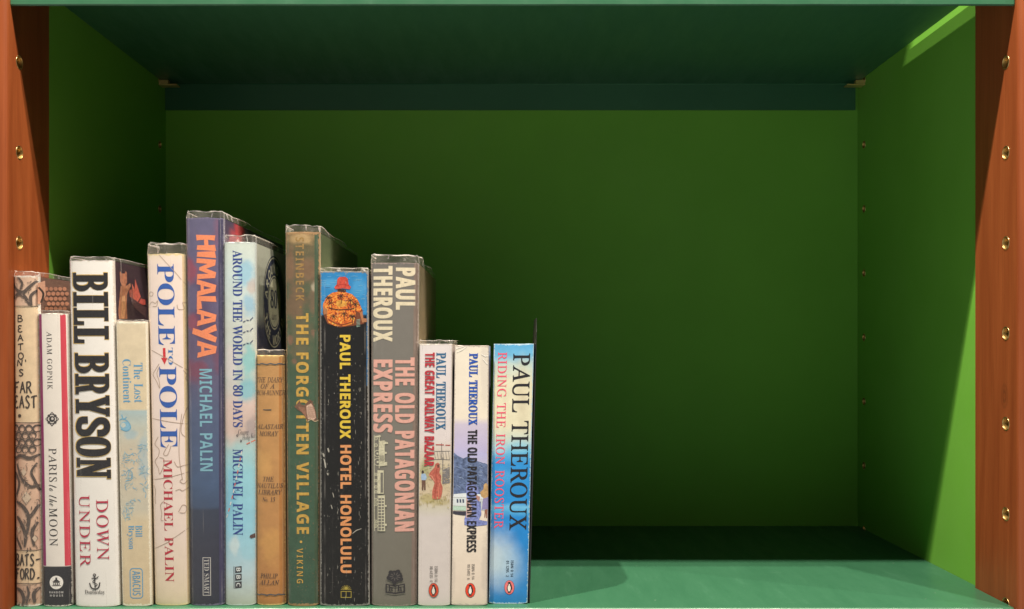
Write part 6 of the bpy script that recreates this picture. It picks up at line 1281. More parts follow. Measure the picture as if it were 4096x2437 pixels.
for pts, c in (([(105, 260), (112, 250), (122, 268), (142, 268), (150, 250), (158, 262), (160, 330), (150, 362), (124, 362), (110, 330)], (176, 112, 82)),
               ([(112, 360), (150, 362), (184, 340), (188, 360), (160, 420), (158, 500), (162, 605), (100, 605), (96, 540), (104, 440)], (166, 108, 76)),
               ([(120, 440), (146, 430), (150, 520), (140, 600), (116, 600)], (204, 150, 106)),
               ([(196, 340), (222, 400), (216, 470), (206, 466)], (206, 108, 86)),
               ([(220, 310), (262, 440), (224, 505), (214, 440)], (196, 92, 74)),
               ([(236, 500), (262, 452), (296, 462), (298, 500), (262, 505)], (186, 78, 66)),
               ([(176, 390), (196, 384), (206, 470), (180, 440)], (160, 80, 66)),
               ([(184, 440), (300, 520), (300, 600), (260, 560), (200, 500)], (86, 58, 62))):
    P.poly([px2(*q) for q in pts], (*c, 0.3, 0.45, 420.0))
P.build()
b.film(10, 8, FILM, back_ext=8, seed=3)

# ---- 4 cream paperback with blue sketch
m = mat_print('cream_cover_with_blue_sketch', [(785, (226, 202, 166)), (998, (222, 198, 160)), (1001, (176, 190, 184)), (1040, (196, 192, 172)), (1110, (212, 190, 160)), (1240, (206, 192, 166)), (1272, (218, 194, 156)), (1480, (216, 188, 146))], warp=0.15, mottle=0.12, wear=0.9, wear_col=(236, 220, 190),
              blots=[(350, 1120, 16, 70, (150, 182, 190), 0.5), (318, 1060, 18, 14, (150, 184, 194), 0.5)])
b = Book('paperback_book', 'cream paperback with blue lettering and a faint blue sketch', (281.5, 297.5), (356.5, 367.5), 784, 1477, 0.125, False, m, cover_mat('cream_cover', (200, 176, 140)))
BL = (92, 152, 184)
P = Print(b, 'title_lettering')
P.text('The Lost', 'S', (326, 884, 347.5, 981), BL, off=-0.004)
P.text('Continent', 'S', (299, 875, 319.5, 982), BL, off=-0.004)
P.build()
P = Print(b, 'author_lettering')
P.text('Bill', 'S', (330, 1280, 346.5, 1308), BL, off=-0.004)
P.text('Bryson', 'S', (309, 1280, 327, 1338), BL, off=-0.004)
P.build()
P = Print(b, 'publisher_emblem')
frame_line(P, 316, 1384, 348, 1458, 2.0, BL, lean=0.016, rad=8)
P.text('ABACUS', 'B', (322.5, 1391, 342, 1450), BL, off=-0.012)
P.build()
P = Print(b, 'cover_sketch')
SK = (112, 164, 184)
P.poly(ellipse(305, 1038, 13, 11, 18), (136, 176, 190)); P.poly(ellipse(300, 1036, 6, 6, 12), (196, 196, 180))
P.line([(290, 1024), (300, 1020), (312, 1028), (318, 1042), (308, 1050), (294, 1046)], 2.4, SK, smooth=True)
P.line([(296, 1010), (300, 1022), (308, 1016)], 2.4, SK, smooth=True)
sk = random.Random(44)
for cx, cy_, n_ in ((306, 1112, 16), (330, 1116, 18), (312, 1154, 18), (312, 1176, 14), (346, 1096, 12), (350, 1150, 16), (350, 1190, 10), (312, 1240, 16), (326, 1226, 10), (306, 1258, 10)):
    for _ in range(n_):
        x, y = cx + sk.gauss(0, 7), cy_ + sk.gauss(0, 8)
        x = min(356, max(302, x))
        t = sk.uniform(0, 6.28); l = sk.uniform(3, 7)
        c1 = (x + l * math.cos(t), y + l * math.sin(t)); t += sk.uniform(-1, 1)
        P.line([(x, y), c1, (c1[0] + l * math.cos(t), c1[1] + l * math.sin(t))], sk.uniform(0.7, 1.8), sk.choice(((146, 182, 192), (124, 170, 190), (170, 190, 186))), smooth=True, taper=True)
P.line([(304, 1160), (312, 1146), (322, 1152), (320, 1168), (308, 1172)], 1.6, (120, 164, 184), smooth=True, taper=True)
P.build(merge=True)
b.film(5, 4, FILM_SOFT, seed=4)

# ---- 5 pale pink hardback with map lines
m = mat_print('pale_map_jacket', [(610, (240, 214, 184)), (640, (238, 212, 192)), (900, (240, 214, 198)), (1300, (234, 208, 188)), (1440, (228, 204, 170)), (1480, (222, 198, 158))], mottle=0.06, wear=0.5, wear_col=(232, 206, 150),
              stripes=[(441, 470, 600, 1480, 0.0155, (220, 188, 142))])
b = Book('hardback_book', 'pale pink hardback with thin map lines, tall blue serif capitals and a red arrow', (354.5, 373.5), (448, 459), 618, 1475.5, 0.165, True, m, cover_mat('pale_map_board', (214, 190, 160)), bulge=0.0019)
B5 = (44, 88, 160)
P = Print(b, 'title_lettering')
P.text('POLE', 'S', (383, 643, 425, 841), B5, track=-0.01)
P.text('TO', 'S', (409.5, 847, 421, 889), (64, 112, 168), off=0.0)
P.text('POLE', 'S', (388, 893, 431, 1091), B5, track=-0.01)
P.line([(399.5, 848), (400.3, 873)], 6.4, (208, 40, 50))
P.poly([(392, 872), (408, 871.5), (400.8, 888)], (208, 40, 50))
P.build()
P = Print(b, 'author_lettering')
P.text('MICHAEL PALIN', 'S', (399.5, 1119, 421.5, 1418), (184, 40, 56), off=-0.004)
P.build()
P = Print(b, 'map_lines')
ML = (172, 142, 118)
for zp, w in (([(400, 130), (520, 260), (592, 352)], 1.2), ([(330, 832), (470, 905), (600, 985)], 1.2), ([(345, 1345), (470, 1368), (608, 1388)], 1.2)):
    P.line([px2(*q) for q in zp], w, ML)
def px3(zx, zy): return (256 + zx * 0.323, 1005 + zy * 0.323)
for zp in ([(345, 510), (480, 490), (620, 452)], [(368, 1030), (470, 980), (620, 876)]):
    P.line([px3(*q) for q in zp], 1.2, ML)
for zp in ([(312, 430), (330, 405), (352, 412), (345, 435), (320, 432)], [(320, 505), (345, 478), (370, 490), (388, 470), (380, 510), (350, 512)], [(596, 486), (570, 484), (580, 530), (540, 532), (532, 500)],
           [(400, 938), (370, 985), (352, 1020), (380, 1070), (404, 1120), (398, 1060), (382, 1010), (402, 960)], [(604, 1250), (578, 1330), (560, 1440), (590, 1484)], [(575, 985), (595, 1020), (590, 1050), (606, 1075)]):
    P.line([px2(*q) for q in zp], 1.3, ML, smooth=True)
for zp in ([(398, 185), (372, 240), (405, 280), (398, 330), (372, 370), (398, 420), (410, 465), (440, 400), (442, 350), (408, 340)], [(480, 240), (440, 310), (470, 320), (498, 250)], [(520, 370), (545, 410), (590, 400), (618, 398)],
           [(575, 10), (560, 150), (556, 330), (580, 510)], [(580, 500), (562, 520), (590, 538), (612, 515)], [(360, 550), (376, 590), (372, 650), (378, 690)], [(530, 590), (560, 580), (580, 592), (620, 570)],
           [(440, 670), (416, 700), (426, 760), (420, 810), (436, 815)], [(552, 750), (580, 700), (606, 712), (600, 756), (560, 756)]):
    P.line([px3(*q) for q in zp], 1.3, ML, smooth=True)
P.build(merge=True)
b.film(27, 26, FILM, wav=0.0008, back_ext=12, seed=5)

# ---- 6 tall dusk-blue hardback
m = mat_print('dusk_photo_jacket', [(520, (100, 94, 118)), (640, (102, 92, 118)), (860, (102, 86, 110)), (930, (96, 90, 114)), (1000, (86, 94, 120)), (1180, (74, 92, 120)), (1236, (66, 80, 104)), (1244, (58, 64, 80)), (1330, (56, 57, 70)), (1480, (50, 51, 62))], warp=0.8, mottle=0.14, rough=0.3, wear_col=(120,110,130),
              blots=[(462, 660, 26, 34, (158, 70, 82), 0.75), (468, 785, 20, 26, (156, 72, 84), 0.7), (505, 700, 34, 40, (84, 62, 92), 0.6), (500, 790, 30, 60, (82, 60, 88), 0.6), (478, 905, 36, 34, (132, 70, 86), 0.8), (535, 880, 20, 40, (120, 70, 88), 0.6), (536, 560, 20, 60, (128, 84, 104), 0.6)],
              wear=0.15, stripes=[(530, 560, 500, 1480, 0.003, (66, 62, 88))])
cm = mat_print('dusk_cover', [(520, (70, 62, 88)), (600, (86, 60, 82)), (900, (60, 56, 84)), (1480, (44, 48, 70))], mottle=0.1, warp=2.0,
               blots=[(150, 565, 60, 70, (190, 60, 66), 0.95), (90, 600, 50, 60, (170, 70, 80), 0.8), (280, 600, 90, 70, (110, 60, 70), 0.5)])
b = Book('hardback_book', 'tallest hardback, dusky blue and violet with orange brush capitals and pale blue capitals', (449.5, 461), (541.5, 544.5), 530, 1476, 0.190, True, m, cm, bulge=0.0022)
P = Print(b, 'title_lettering')
P.text('HIMALAYA', 'BRUSH', (466, 572, 526.5, 872), mat_ink(236, 134, 90, 0.1), track=-0.022)
P.build()
P = Print(b, 'author_lettering')
P.text('MICHAEL PALIN', 'B', (486, 899, 517, 1148), (126, 172, 182), off=0.0, track=0.01)
P.build()
P = Print(b, 'publisher_emblem')
SV = (196, 186, 176)
frame_line(P, 493.5, 1358, 513.5, 1451, 1.6, SV, lean=0.006)
P.text('TED SMART', 'S', (497, 1362, 509.5, 1447), SV, off=-0.006)
P.build()
b.film(16, 16, FILM, wav=0.0007, back_ext=10, seed=6)

# ---- 7 pale sea-blue hardback
m = mat_print('watercolour_map_jacket', [(585, (212, 214, 196)), (680, (206, 216, 206)), (800, (208, 206, 190)), (920, (196, 200, 186)), (990, (222, 192, 176)), (1050, (206, 176, 158)), (1085, (176, 200, 192)), (1150, (156, 206, 210)), (1290, (150, 200, 212)), (1400, (190, 206, 204)), (1480, (186, 186, 160))], warp=2.5, mottle=0.1, wear=0.2, wear_col=(206, 208, 196),
              blots=[(600, 665, 24, 40, (150, 192, 206), 0.8), (606, 745, 20, 30, (140, 186, 206), 0.7), (612, 700, 14, 20, (206, 186, 170), 0.8), (560, 890, 18, 60, (224, 206, 196), 0.7), (608, 880, 20, 50, (136, 196, 190), 0.8), (604, 950, 24, 36, (128, 190, 196), 0.8), (612, 1040, 18, 30, (150, 140, 140), 0.55), (560, 1040, 20, 50, (228, 196, 178), 0.6), (562, 1200, 20, 70, (120, 180, 200), 0.6), (604, 1320, 24, 50, (160, 206, 214), 0.6), (570, 1330, 14, 26, (216, 222, 222), 0.7)])
cm = mat_print('pale_map_board', [(585, (196, 190, 166)), (760, (176, 172, 152)), (800, (60, 62, 84)), (1480, (50, 56, 80))], warp=1.0, mottle=0.1)
b = Book('hardback_book', 'pale sea-blue watercolour hardback with navy serif capitals, a round stamp on its cover', (542.8, 546.5), (620.3, 620.6), 590, 1475.5, 0.165, True, m, cm, bulge=0.0015)
NV = (44, 68, 132)
P = Print(b, 'title_lettering')
P.text('AROUND THE WORLD IN 80 DAYS', 'S', (566.5, 610, 591.5, 1041), NV, off=0.002, track=-0.012)
P.build()
P = Print(b, 'author_lettering')
P.text('MICHAEL PALIN', 'S', (566.5, 1094, 591.5, 1304), NV, off=0.0, track=-0.01)
P.build()
P = Print(b, 'publisher_emblem')
for i, ch in enumerate('BBC'):
    y0 = 1379 + i * 18.5
    P.poly([(572.5, y0 + 2), (588.5, y0), (588.5, y0 + 15.5), (572.5, y0 + 17.5)], (52, 50, 56))
    P.text(ch, 'B', (575.5, y0 + 4, 585.5, y0 + 13), (216, 214, 204))
P.line([(569.5, 1380), (570, 1434)], 1.6, (70, 70, 80))
P.build()
P = Print(b, 'route_marks')
for t in range(11):
    a, c = t / 11, (t + 0.55) / 11
    def rt(u): return (550 + 40 * u ** 0.8, 1262 - 170 * u)
    P.line([rt(a), rt(c)], 2.4, (214, 110, 86) if t % 2 else (228, 214, 200))
P.line([(600, 1082), (608, 1078)], 2.4, (216, 110, 84)); P.line([(611, 1077), (619, 1073)], 2.4, (216, 110, 84))
P.text('Guang', 'I', (580, 1046, 605, 1063), (60, 56, 66), 'H', off=-0.004, lean=False)
P.text('zho', 'I', (606, 1041, 619, 1055), (60, 56, 66), 'H', off=-0.004, lean=False) if 0 else None
P.text('Hong', 'I', (590, 1060, 608, 1075), (60, 56, 66), 'H', off=-0.004, lean=False)
P.text('Ko', 'I', (610, 1056, 619, 1067), (60, 56, 66), 'H', off=-0.004, lean=False)
P.holed(ellipse(578, 1061, 2.4, 3, 12), ellipse(578, 1061, 1.2, 1.7, 12), (60, 56, 66))
P.holed(ellipse(587, 1074, 2.4, 3, 12), ellipse(587, 1074, 1.2, 1.7, 12), (60, 56, 66))
for yy in (776, 802, 832):
    pts = [(592, yy + 9), (600, yy + 4), (608, yy + 5), (618, yy - 6)]
    for i in range(3):
        P.line([pts[i], ((pts[i][0] * 0.3 + pts[i + 1][0] * 0.7), (pts[i][1] * 0.3 + pts[i + 1][1] * 0.7))], 2.0, (52, 60, 96))
P.poly([(609, 1304), (619, 1300), (619.5, 1311), (612, 1312), (607, 1309)], (88, 62, 58))
P.build(merge=True)
P = Print(b, 'round_stamp', 'board')
rc, zc, RO = 0.0585, EYE + 0.0335, 0.0355
ST = (46, 50, 72)
CRM = (206, 196, 160)
def ring(a, c, m_):
    P.holed(ellipse(rc, zc, a, a, 48), ellipse(rc, zc, c, c, 48), m_)
P.poly(ellipse(rc, zc, RO, RO, 48), ST)
ring(RO - 0.0012, RO - 0.0022, CRM)
P.poly(ellipse(rc, zc, RO * 0.58, RO * 0.58, 40), CRM)
ring(RO * 0.55, RO * 0.52, ST)
def around(txt, a0, a1, rad, size, m_):
    n = len(txt)
    for i, ch in enumerate(txt):
        if ch == ' ': continue
        t = math.radians(a0 + (a1 - a0) * i / (n - 1))
        vs, fs = fill_loops(glyph('B', ch)[1], 0.0)
        u0 = min(v[0] for v in vs); u1 = max(v[0] for v in vs)
        up = 1 if a0 > a1 else -1
        out = []
        for u, w in vs:
            uu, ww = (u - (u0 + u1) / 2) * size, (w - 0.33) * size
            ex, ez = math.cos(t), math.sin(t)
            out.append((rc + ex * (rad + up * ww) + up * ez * uu, zc + ez * (rad + up * ww) - up * ex * uu))
        P.raw(out, fs, m_)
around('AROUND', 168, 70, RO * 0.765, 0.0150, CRM)
around('THE WORLD', 205, 330, RO * 0.765, 0.0150, CRM)
vs, fs = fill_loops(set_line('80', 'S'), 0.004)
P.raw([(rc - 0.0135 + u * 0.030, zc - 0.004 + w * 0.028) for u, w in vs], fs, ST)
vs, fs = fill_loops(set_line('days', 'I'), 0.0)
P.raw([(rc - 0.009 + u * 0.0125, zc - 0.013 + w * 0.0125) for u, w in vs], fs, ST)
P.build()
b.film(17, 18, FILM, wav=0.0007, back_ext=10, seed=7)

# ---- 8 ochre cloth
m = mat_print('ochre_book_cloth', [(860, (216, 168, 102)), (885, (198, 144, 86)), (1100, (198, 142, 84)), (1300, (194, 136, 80)), (1480, (188, 126, 70))], mottle=0.14, weave=0.35, grain=0.4, rough=0.7, wear=0.5, wear_col=(232, 190, 120), warp=0.6,
              stripes=[(678, 684, 860, 1480, 0.003, (186, 122, 62))], blots=[(640, 1130, 26, 40, (216, 160, 92), 0.6), (660, 1330, 30, 50, (214, 156, 86), 0.6)])
b = Book('hardback_book', 'small ochre cloth hardback with dark slanted capitals between two dark rules', (622, 622), (690.5, 694.2), 866, 1475, 0.130, True, m, cover_mat('ochre_board', (190, 128, 66)), bulge=0.0024)
IK = (82, 66, 58)
P = Print(b, 'title_lettering')
P.text('THE DIARY', 'I', (623.5, 919, 689, 931.5), IK, 'H', off=0.0025, lean=False)
P.text('OF A', 'I', (634, 935, 668, 947), IK, 'H', off=0.0025, lean=False)
P.text('RUM-RUNNER', 'I', (622.6, 951.5, 691.5, 963), IK, 'H', off=0.0025, lean=False)
P.line([(640, 998.5), (661, 998.5)], 1.8, (60, 76, 78))
P.build()
P = Print(b, 'author_lettering')
P.text('ALASTAIR', 'I', (624, 1033.5, 688, 1045), IK, 'H', off=0.0025, lean=False)
P.text('MORAY', 'I', (630, 1050.5, 678, 1062), IK, 'H', off=0.0025, lean=False)
P.build()
P = Print(b, 'series_lettering')
P.text('THE', 'I', (640, 1161.5, 667, 1173), IK, 'H', off=0.0025, lean=False)
P.text('NAUTILUS', 'I', (623.5, 1177.5, 688, 1189), IK, 'H', off=0.0025, lean=False)
P.text('LIBRARY', 'I', (627, 1193.5, 686, 1205), IK, 'H', off=0.0025, lean=False)
P.text('No. 15', 'S', (638, 1211.5, 670, 1222), IK, 'H', shear=-0.22, off=-0.006, lean=False)
P.build()
P = Print(b, 'publisher_lettering')
P.text('PHILIP', 'I', (633, 1397.5, 676, 1409), IK, 'H', off=0.0025, lean=False)
P.text('ALLAN', 'I', (630, 1413.5, 680, 1425), IK, 'H', off=0.0025, lean=False)
P.build()
P = Print(b, 'rules')
for yy in (887, 1449):
    P.line([(622.5 + i * 7, yy + 1.2 * math.sin(i * 2.1)) for i in range(11)], 2.4, (62, 82, 90), smooth=True)
P.build(merge=True)
b.film(15, 14, FILM_SOFT, seed=8)

# ---- 9 tall green cloth, worn
m = mat_print('worn_green_cloth', [(560, (140, 108, 68)), (592, (104, 90, 58)), (640, (84, 84, 58)), (800, (70, 88, 62)), (1000, (62, 90, 66)), (1480, (58, 88, 66))], warp=1.2, mottle=0.26, weave=0.12, grain=0.35, rough=0.6, wear=0.7, wear_col=(170, 130, 84),
              blots=[(735, 582, 40, 16, (186, 150, 100), 0.9), (705, 650, 18, 50, (140, 98, 70), 0.7), (750, 660, 30, 40, (134, 94, 66), 0.7), (720, 740, 34, 50, (128, 92, 66), 0.7), (765, 720, 16, 50, (128, 96, 72), 0.6), (730, 830, 40, 60, (116, 94, 68), 0.5), (706, 830, 8, 14, (146, 96, 74), 0.6), (764, 812, 10, 12, (146, 100, 78), 0.6), (716, 880, 8, 9, (150, 100, 78), 0.6), (766, 700, 9, 14, (196, 180, 150), 0.6)],
              stripes=[(765, 800, 560, 1480, 0.0, (62, 84, 58))], specks=0.075, speck_col=(150, 100, 70))  # the stripe paints the shading along the right edge of the spine
b = Book('hardback_book', 'tall worn green cloth hardback with faded gold capitals, brown stains and a torn patch', (692.8, 697.8), (776.6, 776.2), 565, 1477, 0.180, True, m, cover_mat('green_cloth_board', (86, 96, 66)), bulge=0.0024)
GD = mat_ink(196, 152, 66, 0.22, 0.4, 500.0)
GD2 = mat_ink(156, 118, 62, 0.3, 0.5, 420.0)
P = Print(b, 'author_lettering')
P.text('STEINBECK', 'B', (719.5, 578, 740.5, 733), GD2, off=0.0, track=0.10)
P.poly(ellipse(732, 748.5, 3, 3, 12), GD2)
P.build()
P = Print(b, 'title_lettering')
P.text('THE', 'B', (721, 763, 751, 840), GD, bold=(0.014, 0.008), track=0.07)
P.text('FORGOTTEN', 'B', (721, 859, 752, 1107), GD, bold=(0.014, 0.008), track=0.06)
P.text('VILLAGE', 'B', (722, 1126, 752.5, 1301), GD, bold=(0.014, 0.008), track=0.07)
P.poly(ellipse(733, 1320, 3.2, 3.2, 12), GD)
P.build()
P = Print(b, 'publisher_lettering')
P.text('VIKING', 'B', (722.5, 1336, 738, 1421), GD, track=0.14, off=-0.004)
P.build()
P = Print(b, 'torn_patch')
P.poly([(716, 991), (724, 983), (730, 975), (733, 985), (741, 988), (748, 980), (754, 973), (760, 978), (764, 990), (768, 1002), (770, 1018), (775, 1024), (766, 1027), (757, 1022), (749, 1027), (742, 1014), (734, 1004), (724, 998)], (112, 76, 56, 0.3, 0.9, 600.0))
P.poly([(746, 989), (757, 983), (762, 990), (766, 1003), (768, 1019), (762, 1024), (755, 1020), (750, 1022), (747, 1006)], (206, 166, 140, 0.3, 0.9, 1400.0))
P.poly([(726, 990), (741, 992), (745, 1000), (746, 1018), (739, 1008), (730, 999)], (142, 96, 72, 0.25, 0.9, 600.0))
for i in range(7):
    P.line([(748 + i * 2.4, 988 + abs(i - 3) * 1.2), (751 + i * 2.4, 1019)], 0.8, (160, 118, 98))
for i in range(6):
    P.line([(748, 992 + i * 4.6), (766, 993 + i * 4.8)], 0.7, (168, 126, 104))
P.line([(749, 1027), (757, 1022), (766, 1027), (775, 1024)], 1.6, (200, 176, 136), smooth=True)
P.build(merge=True)
b.film(18, 16, FILM, wav=0.0008, back_ext=6, seed=9)

# ---- 10 black paperback with a figure in a red hat
m = mat_print('black_spine_print', [(660, (44, 132, 186)), (760, (48, 138, 190)), (767, (42, 122, 170)), (769, (16, 18, 23)), (1100, (14, 15, 19)), (1480, (14, 14, 17))], warp=0.12, mottle=0.16, wear=0.25, wear_col=(150, 142, 130), rough=0.3, specks=0.022,
              blots=[(800, 690, 26, 14, (96, 170, 206), 0.5), (872, 700, 24, 30, (88, 164, 204), 0.5), (860, 770, 30, 12, (96, 168, 204), 0.4)],
              stripes=[(892.5, 910, 600, 940, 0.0, (46, 104, 146))])
b = Book('paperback_book', 'thick black paperback picturing a figure in a red hat and orange shirt', (779.5, 779.5), (896, 899), 661, 1476.5, 0.135, False, m, cover_mat('black_cover', (46, 46, 52)), bulge=0.0006)
def px6(zx, zy): return (767.4 + zx * 0.2996, 621 + zy * 0.2996)   # picture sheet of this spine
P = Print(b, 'spine_picture')
SKN = (176, 112, 70)
for i in range(60):
    x = rnd.uniform(782, 884); y = rnd.uniform(668, 762); l = rnd.uniform(6, 18)
    P.line([(x, y), (x + l * 0.5, y + rnd.uniform(-1, 1)), (min(888, x + l), y)], 1.0, (120, 184, 212) if i % 3 else (30, 96, 150), taper=True)
P.poly([px6(*q) for q in [(180, 280), (252, 288), (250, 306), (300, 320), (344, 360), (386, 452), (388, 520), (400, 560), (320, 575), (200, 590), (100, 560), (60, 470), (70, 400), (96, 336), (140, 306), (182, 300)]], (118, 60, 34))
P.poly([px6(*q) for q in [(182, 272), (250, 284), (246, 312), (186, 306)]], (60, 36, 30))
sm_ = G('printed_shirt', 0.4, 0.35)
sv = sm_.noise(sm_.obj(), 520.0, 5.0, 0.65, 1.5)
sm_.color(sm_.ramp(sv, [(0.33, ink(56, 28, 22)), (0.40, ink(160, 62, 30)), (0.47, ink(224, 104, 40)), (0.55, ink(236, 138, 48)), (0.66, ink(242, 196, 92))]))
SH = sm_.m
P.poly([px6(*q) for q in [(180, 300), (250, 304), (300, 320), (345, 366), (378, 440), (360, 470), (330, 452), (328, 500), (310, 560), (240, 580), (160, 578), (104, 548), (92, 486), (96, 440), (62, 426), (64, 396), (98, 336), (140, 308)]], SH)
P.poly([px6(*q) for q in [(170, 376), (210, 366), (250, 378), (262, 412), (220, 424), (176, 420)]], mat_ink(224, 146, 56, 0.45, 0.4, 500.0))
for q in [(128, 392), (150, 500), (236, 480), (286, 372), (210, 336), (326, 400), (110, 350), (300, 500)]:
    x, y = px6(*q)
    for a in range(7):
        t = a * 0.9 + q[0]
        P.line([(x, y), (x + 5 * math.cos(t), y + 4 * math.sin(t) - 1), (x + 10 * math.cos(t), y + 7 * math.sin(t) + 1.5)], 1.7, (52, 28, 24), taper=True)
    P.line([(x, y), (x + 1.5, y + 9), (x + 1, y + 18)], 1.4, (52, 28, 24))
P.line([px6(*q) for q in [(110, 430), (200, 446), (320, 436)]], 2.0, (70, 34, 26), smooth=True)
P.line([px6(*q) for q in [(104, 520), (200, 566), (300, 545)]], 2.4, (150, 60, 30), smooth=True)
P.poly([px6(*q) for q in [(62, 424), (98, 440), (98, 482), (70, 486)]], SKN)
P.poly([px6(*q) for q in [(362, 470), (384, 456), (392, 515), (418, 518), (420, 545), (382, 552)]], SKN)
HT = mat_ink(198, 66, 48, 0.35, 0.5, 420.0)
P.poly([px6(*q) for q in [(182, 196), (198, 180), (246, 178), (266, 194), (272, 240), (292, 262), (280, 280), (224, 272), (166, 280), (156, 264), (176, 240)]], HT)
P.line([px6(*q) for q in [(172, 252), (220, 240), (277, 250)]], 1.4, (168, 40, 30), smooth=True)
for i in range(6):
    x, y = px6(336, 530 + i * 11)
    P.line([(x, y), (x + 9, y - 2)], 1.2, (146, 170, 150))
P.build()
P = Print(b, 'author_lettering')
P.text('PAUL THEROUX', 'B', (827.5, 816, 854, 1069), mat_ink(226, 188, 58, 0.14), bold=(0.014, 0.008), track=0.005)
P.build()
P = Print(b, 'title_lettering')
P.text('HOTEL HONOLULU', 'B', (829, 1084, 856, 1396), mat_ink(226, 148, 90, 0.14), bold=(0.014, 0.008), track=0.005)
P.build()
P = Print(b, 'publisher_emblem')
GE = (176, 152, 62)
frame_line(P, 830, 1440, 856, 1456, 1.5, GE)
P.line([(843, 1441), (843, 1455)], 1.4, GE)
for a in range(9):
    t = math.pi * (0.05 + 0.9 * a / 8)
    P.line([(843 - 4 * math.cos(t), 1437 - 3 * math.sin(t)), (843 - 13 * math.cos(t), 1438 - 13 * math.sin(t))], 1.8, GE, taper=True)
P.poly(ellipse(843, 1433, 4, 4, 12), GE)
P.build()
P = Print(b, 'scuff_marks')
SC = (176, 166, 150)
sr = random.Random(21)
for colx, n_, y0, y1 in ((801, 14, 880, 1440), (822, 30, 690, 1470), (842, 34, 660, 1460), (864, 26, 820, 1470), (878, 32, 840, 1460)):
    for i in range(n_):
        y = sr.uniform(y0, y1); x = colx + sr.gauss(0, 2.0); l = sr.choice((3, 4, 6, 10)) * sr.uniform(0.5, 1.2); w = sr.uniform(0.35, 0.9)
        P.line([(x, y), (x + sr.uniform(-0.8, 0.8), y + l * 0.5), (x + sr.uniform(-1, 1), y + l)], w, SC, taper=True)
for x, y, l, w in ((798, 1092, 10, 4), (786, 1104, 9, 4.5), (790, 1122, 18, 4), (788, 1118, 8, 3), (796, 1152, 6, 3), (810, 1200, 12, 2), (806, 1230, 10, 2.4)):
    P.line([(x, y), (x + 2, y + l * 0.5), (x + 3, y + l)], w, SC, taper=True)
P.line([(858, 1300), (868, 1292), (880, 1288)], 2.2, SC, taper=True)
P.build(merge=True)
b.film(9, 8, FILM_SOFT, seed=10)

# ---- 11 grey hardback
m = mat_print('grey_jacket', [(636, (112, 104, 96)), (700, (122, 114, 104)), (1050, (126, 118, 106)), (1480, (120, 112, 96))], mottle=0.05, warp=1.0, wear=0.15, wear_col=(160,140,126), rough=0.35, stripes=[(1008, 1030, 600, 1480, -0.008, (134, 112, 98)), (890, 905.5, 600, 1480, 0.001, (132, 114, 102))])
b = Book('hardback_book', 'grey hardback with cream and pink condensed block capitals and a small steam train', (902.2, 903), (1019, 1013.5), 640, 1477, 0.175, True, m, cover_mat('olive_grey_board', (132, 112, 84)), bulge=0.0022)
CR = mat_ink(228, 208, 172, 0.07, 0.5, 500)
PK = mat_ink(228, 166, 146, 0.07, 0.5, 500)
P = Print(b, 'author_lettering')
P.text('PAUL', 'B', (963.5, 652, 1011, 755), CR, bold=(0.028, 0.010), track=0.045)
P.text('THEROUX', 'B', (908, 648, 956.5, 833), CR, bold=(0.028, 0.010), track=0.045)
P.build()
P = Print(b, 'title_lettering')
P.text('THE OLD PATAGONIAN', 'B', (961.5, 871, 1009.5, 1295), PK, bold=(0.028, 0.010), track=0.04)
P.text('EXPRESS', 'B', (908, 876, 956.5, 1054), PK, bold=(0.028, 0.010), track=0.045)
P.build()
P = Print(b, 'train_picture')
def pxB(zx, zy): return (767.4 + zx * 0.3026, 1035.3 + zy * 0.3026)
TC = mat_ink(206, 194, 160, 0.2, 0.6, 900)
TG = (120, 112, 100)
P.poly([pxB(*q) for q in [(512, 130), (560, 125), (560, 330), (512, 335)]], TC)
P.poly([pxB(*q) for q in [(556, 132), (586, 140), (586, 152), (556, 156)]], TC)
P.poly([pxB(*q) for q in [(558, 300), (580, 298), (580, 326), (558, 328)]], TC)
P.poly([pxB(*q) for q in [(558, 215), (576, 218), (576, 232), (558, 234)]], TC)
for q, r_ in (((500, 232), 8.5), ((502, 300), 9.5), ((488, 110), 4.5), ((488, 165), 4.5), ((488, 400), 4), ((488, 450), 4), ((488, 500), 4), ((488, 540), 4), ((486, 605), 4.5), ((486, 640), 4.5), ((486, 780), 4.5), ((486, 815), 4.5)):
    x, y = pxB(*q)
    P.holed(ellipse(x, y, r_, r_, 18), ellipse(x, y, r_ - 1.6, r_ - 1.6, 18), TC)
    P.poly(ellipse(x, y, r_ * 0.3, r_ * 0.3, 10), TC)
P.line([pxB(474, 82), pxB(474, 470), pxB(476, 858)], 1.6, TC)
P.line([pxB(515, 82), pxB(515, 350)], 2.2, TC)
P.poly([pxB(*q) for q in [(478, 90), (528, 84), (528, 96), (480, 104)]], TC)
P.poly([pxB(*q) for q in [(500, 365), (552, 365), (552, 555), (500, 555)]], TC)
P.poly([pxB(*q) for q in [(526, 385), (546, 385), (546, 545), (526, 545)]], TG)
P.poly([pxB(*q) for q in [(502, 570), (562, 566), (564, 856), (502, 856)]], TC)
for i in range(11):
    y = 590 + i * 24
    P.poly([pxB(536, y), pxB(554, y), pxB(554, y + 14), pxB(536, y + 14)], TG)
    P.poly([pxB(508, y), pxB(530, y), pxB(530, y + 17), pxB(508, y + 17)], TG)
P.poly([pxB(*q) for q in [(562, 645), (576, 645), (576, 660), (562, 660)]], TC)
P.poly([pxB(*q) for q in [(562, 795), (576, 795), (576, 812), (562, 812)]], TC)
for i in range(5):
    P.line([pxB(520 + i * 8, 240), pxB(520 + i * 8, 290)], 0.9, TG)
P.build()
P = Print(b, 'publisher_emblem')
HK = (52, 48, 48)
P.holed([(939, 1422), (962.5, 1426), (986, 1422), (986, 1444), (962.5, 1447), (939, 1444)], [(942, 1425), (962.5, 1429), (983, 1425), (983, 1441), (962.5, 1443.5), (942, 1441)], HK)
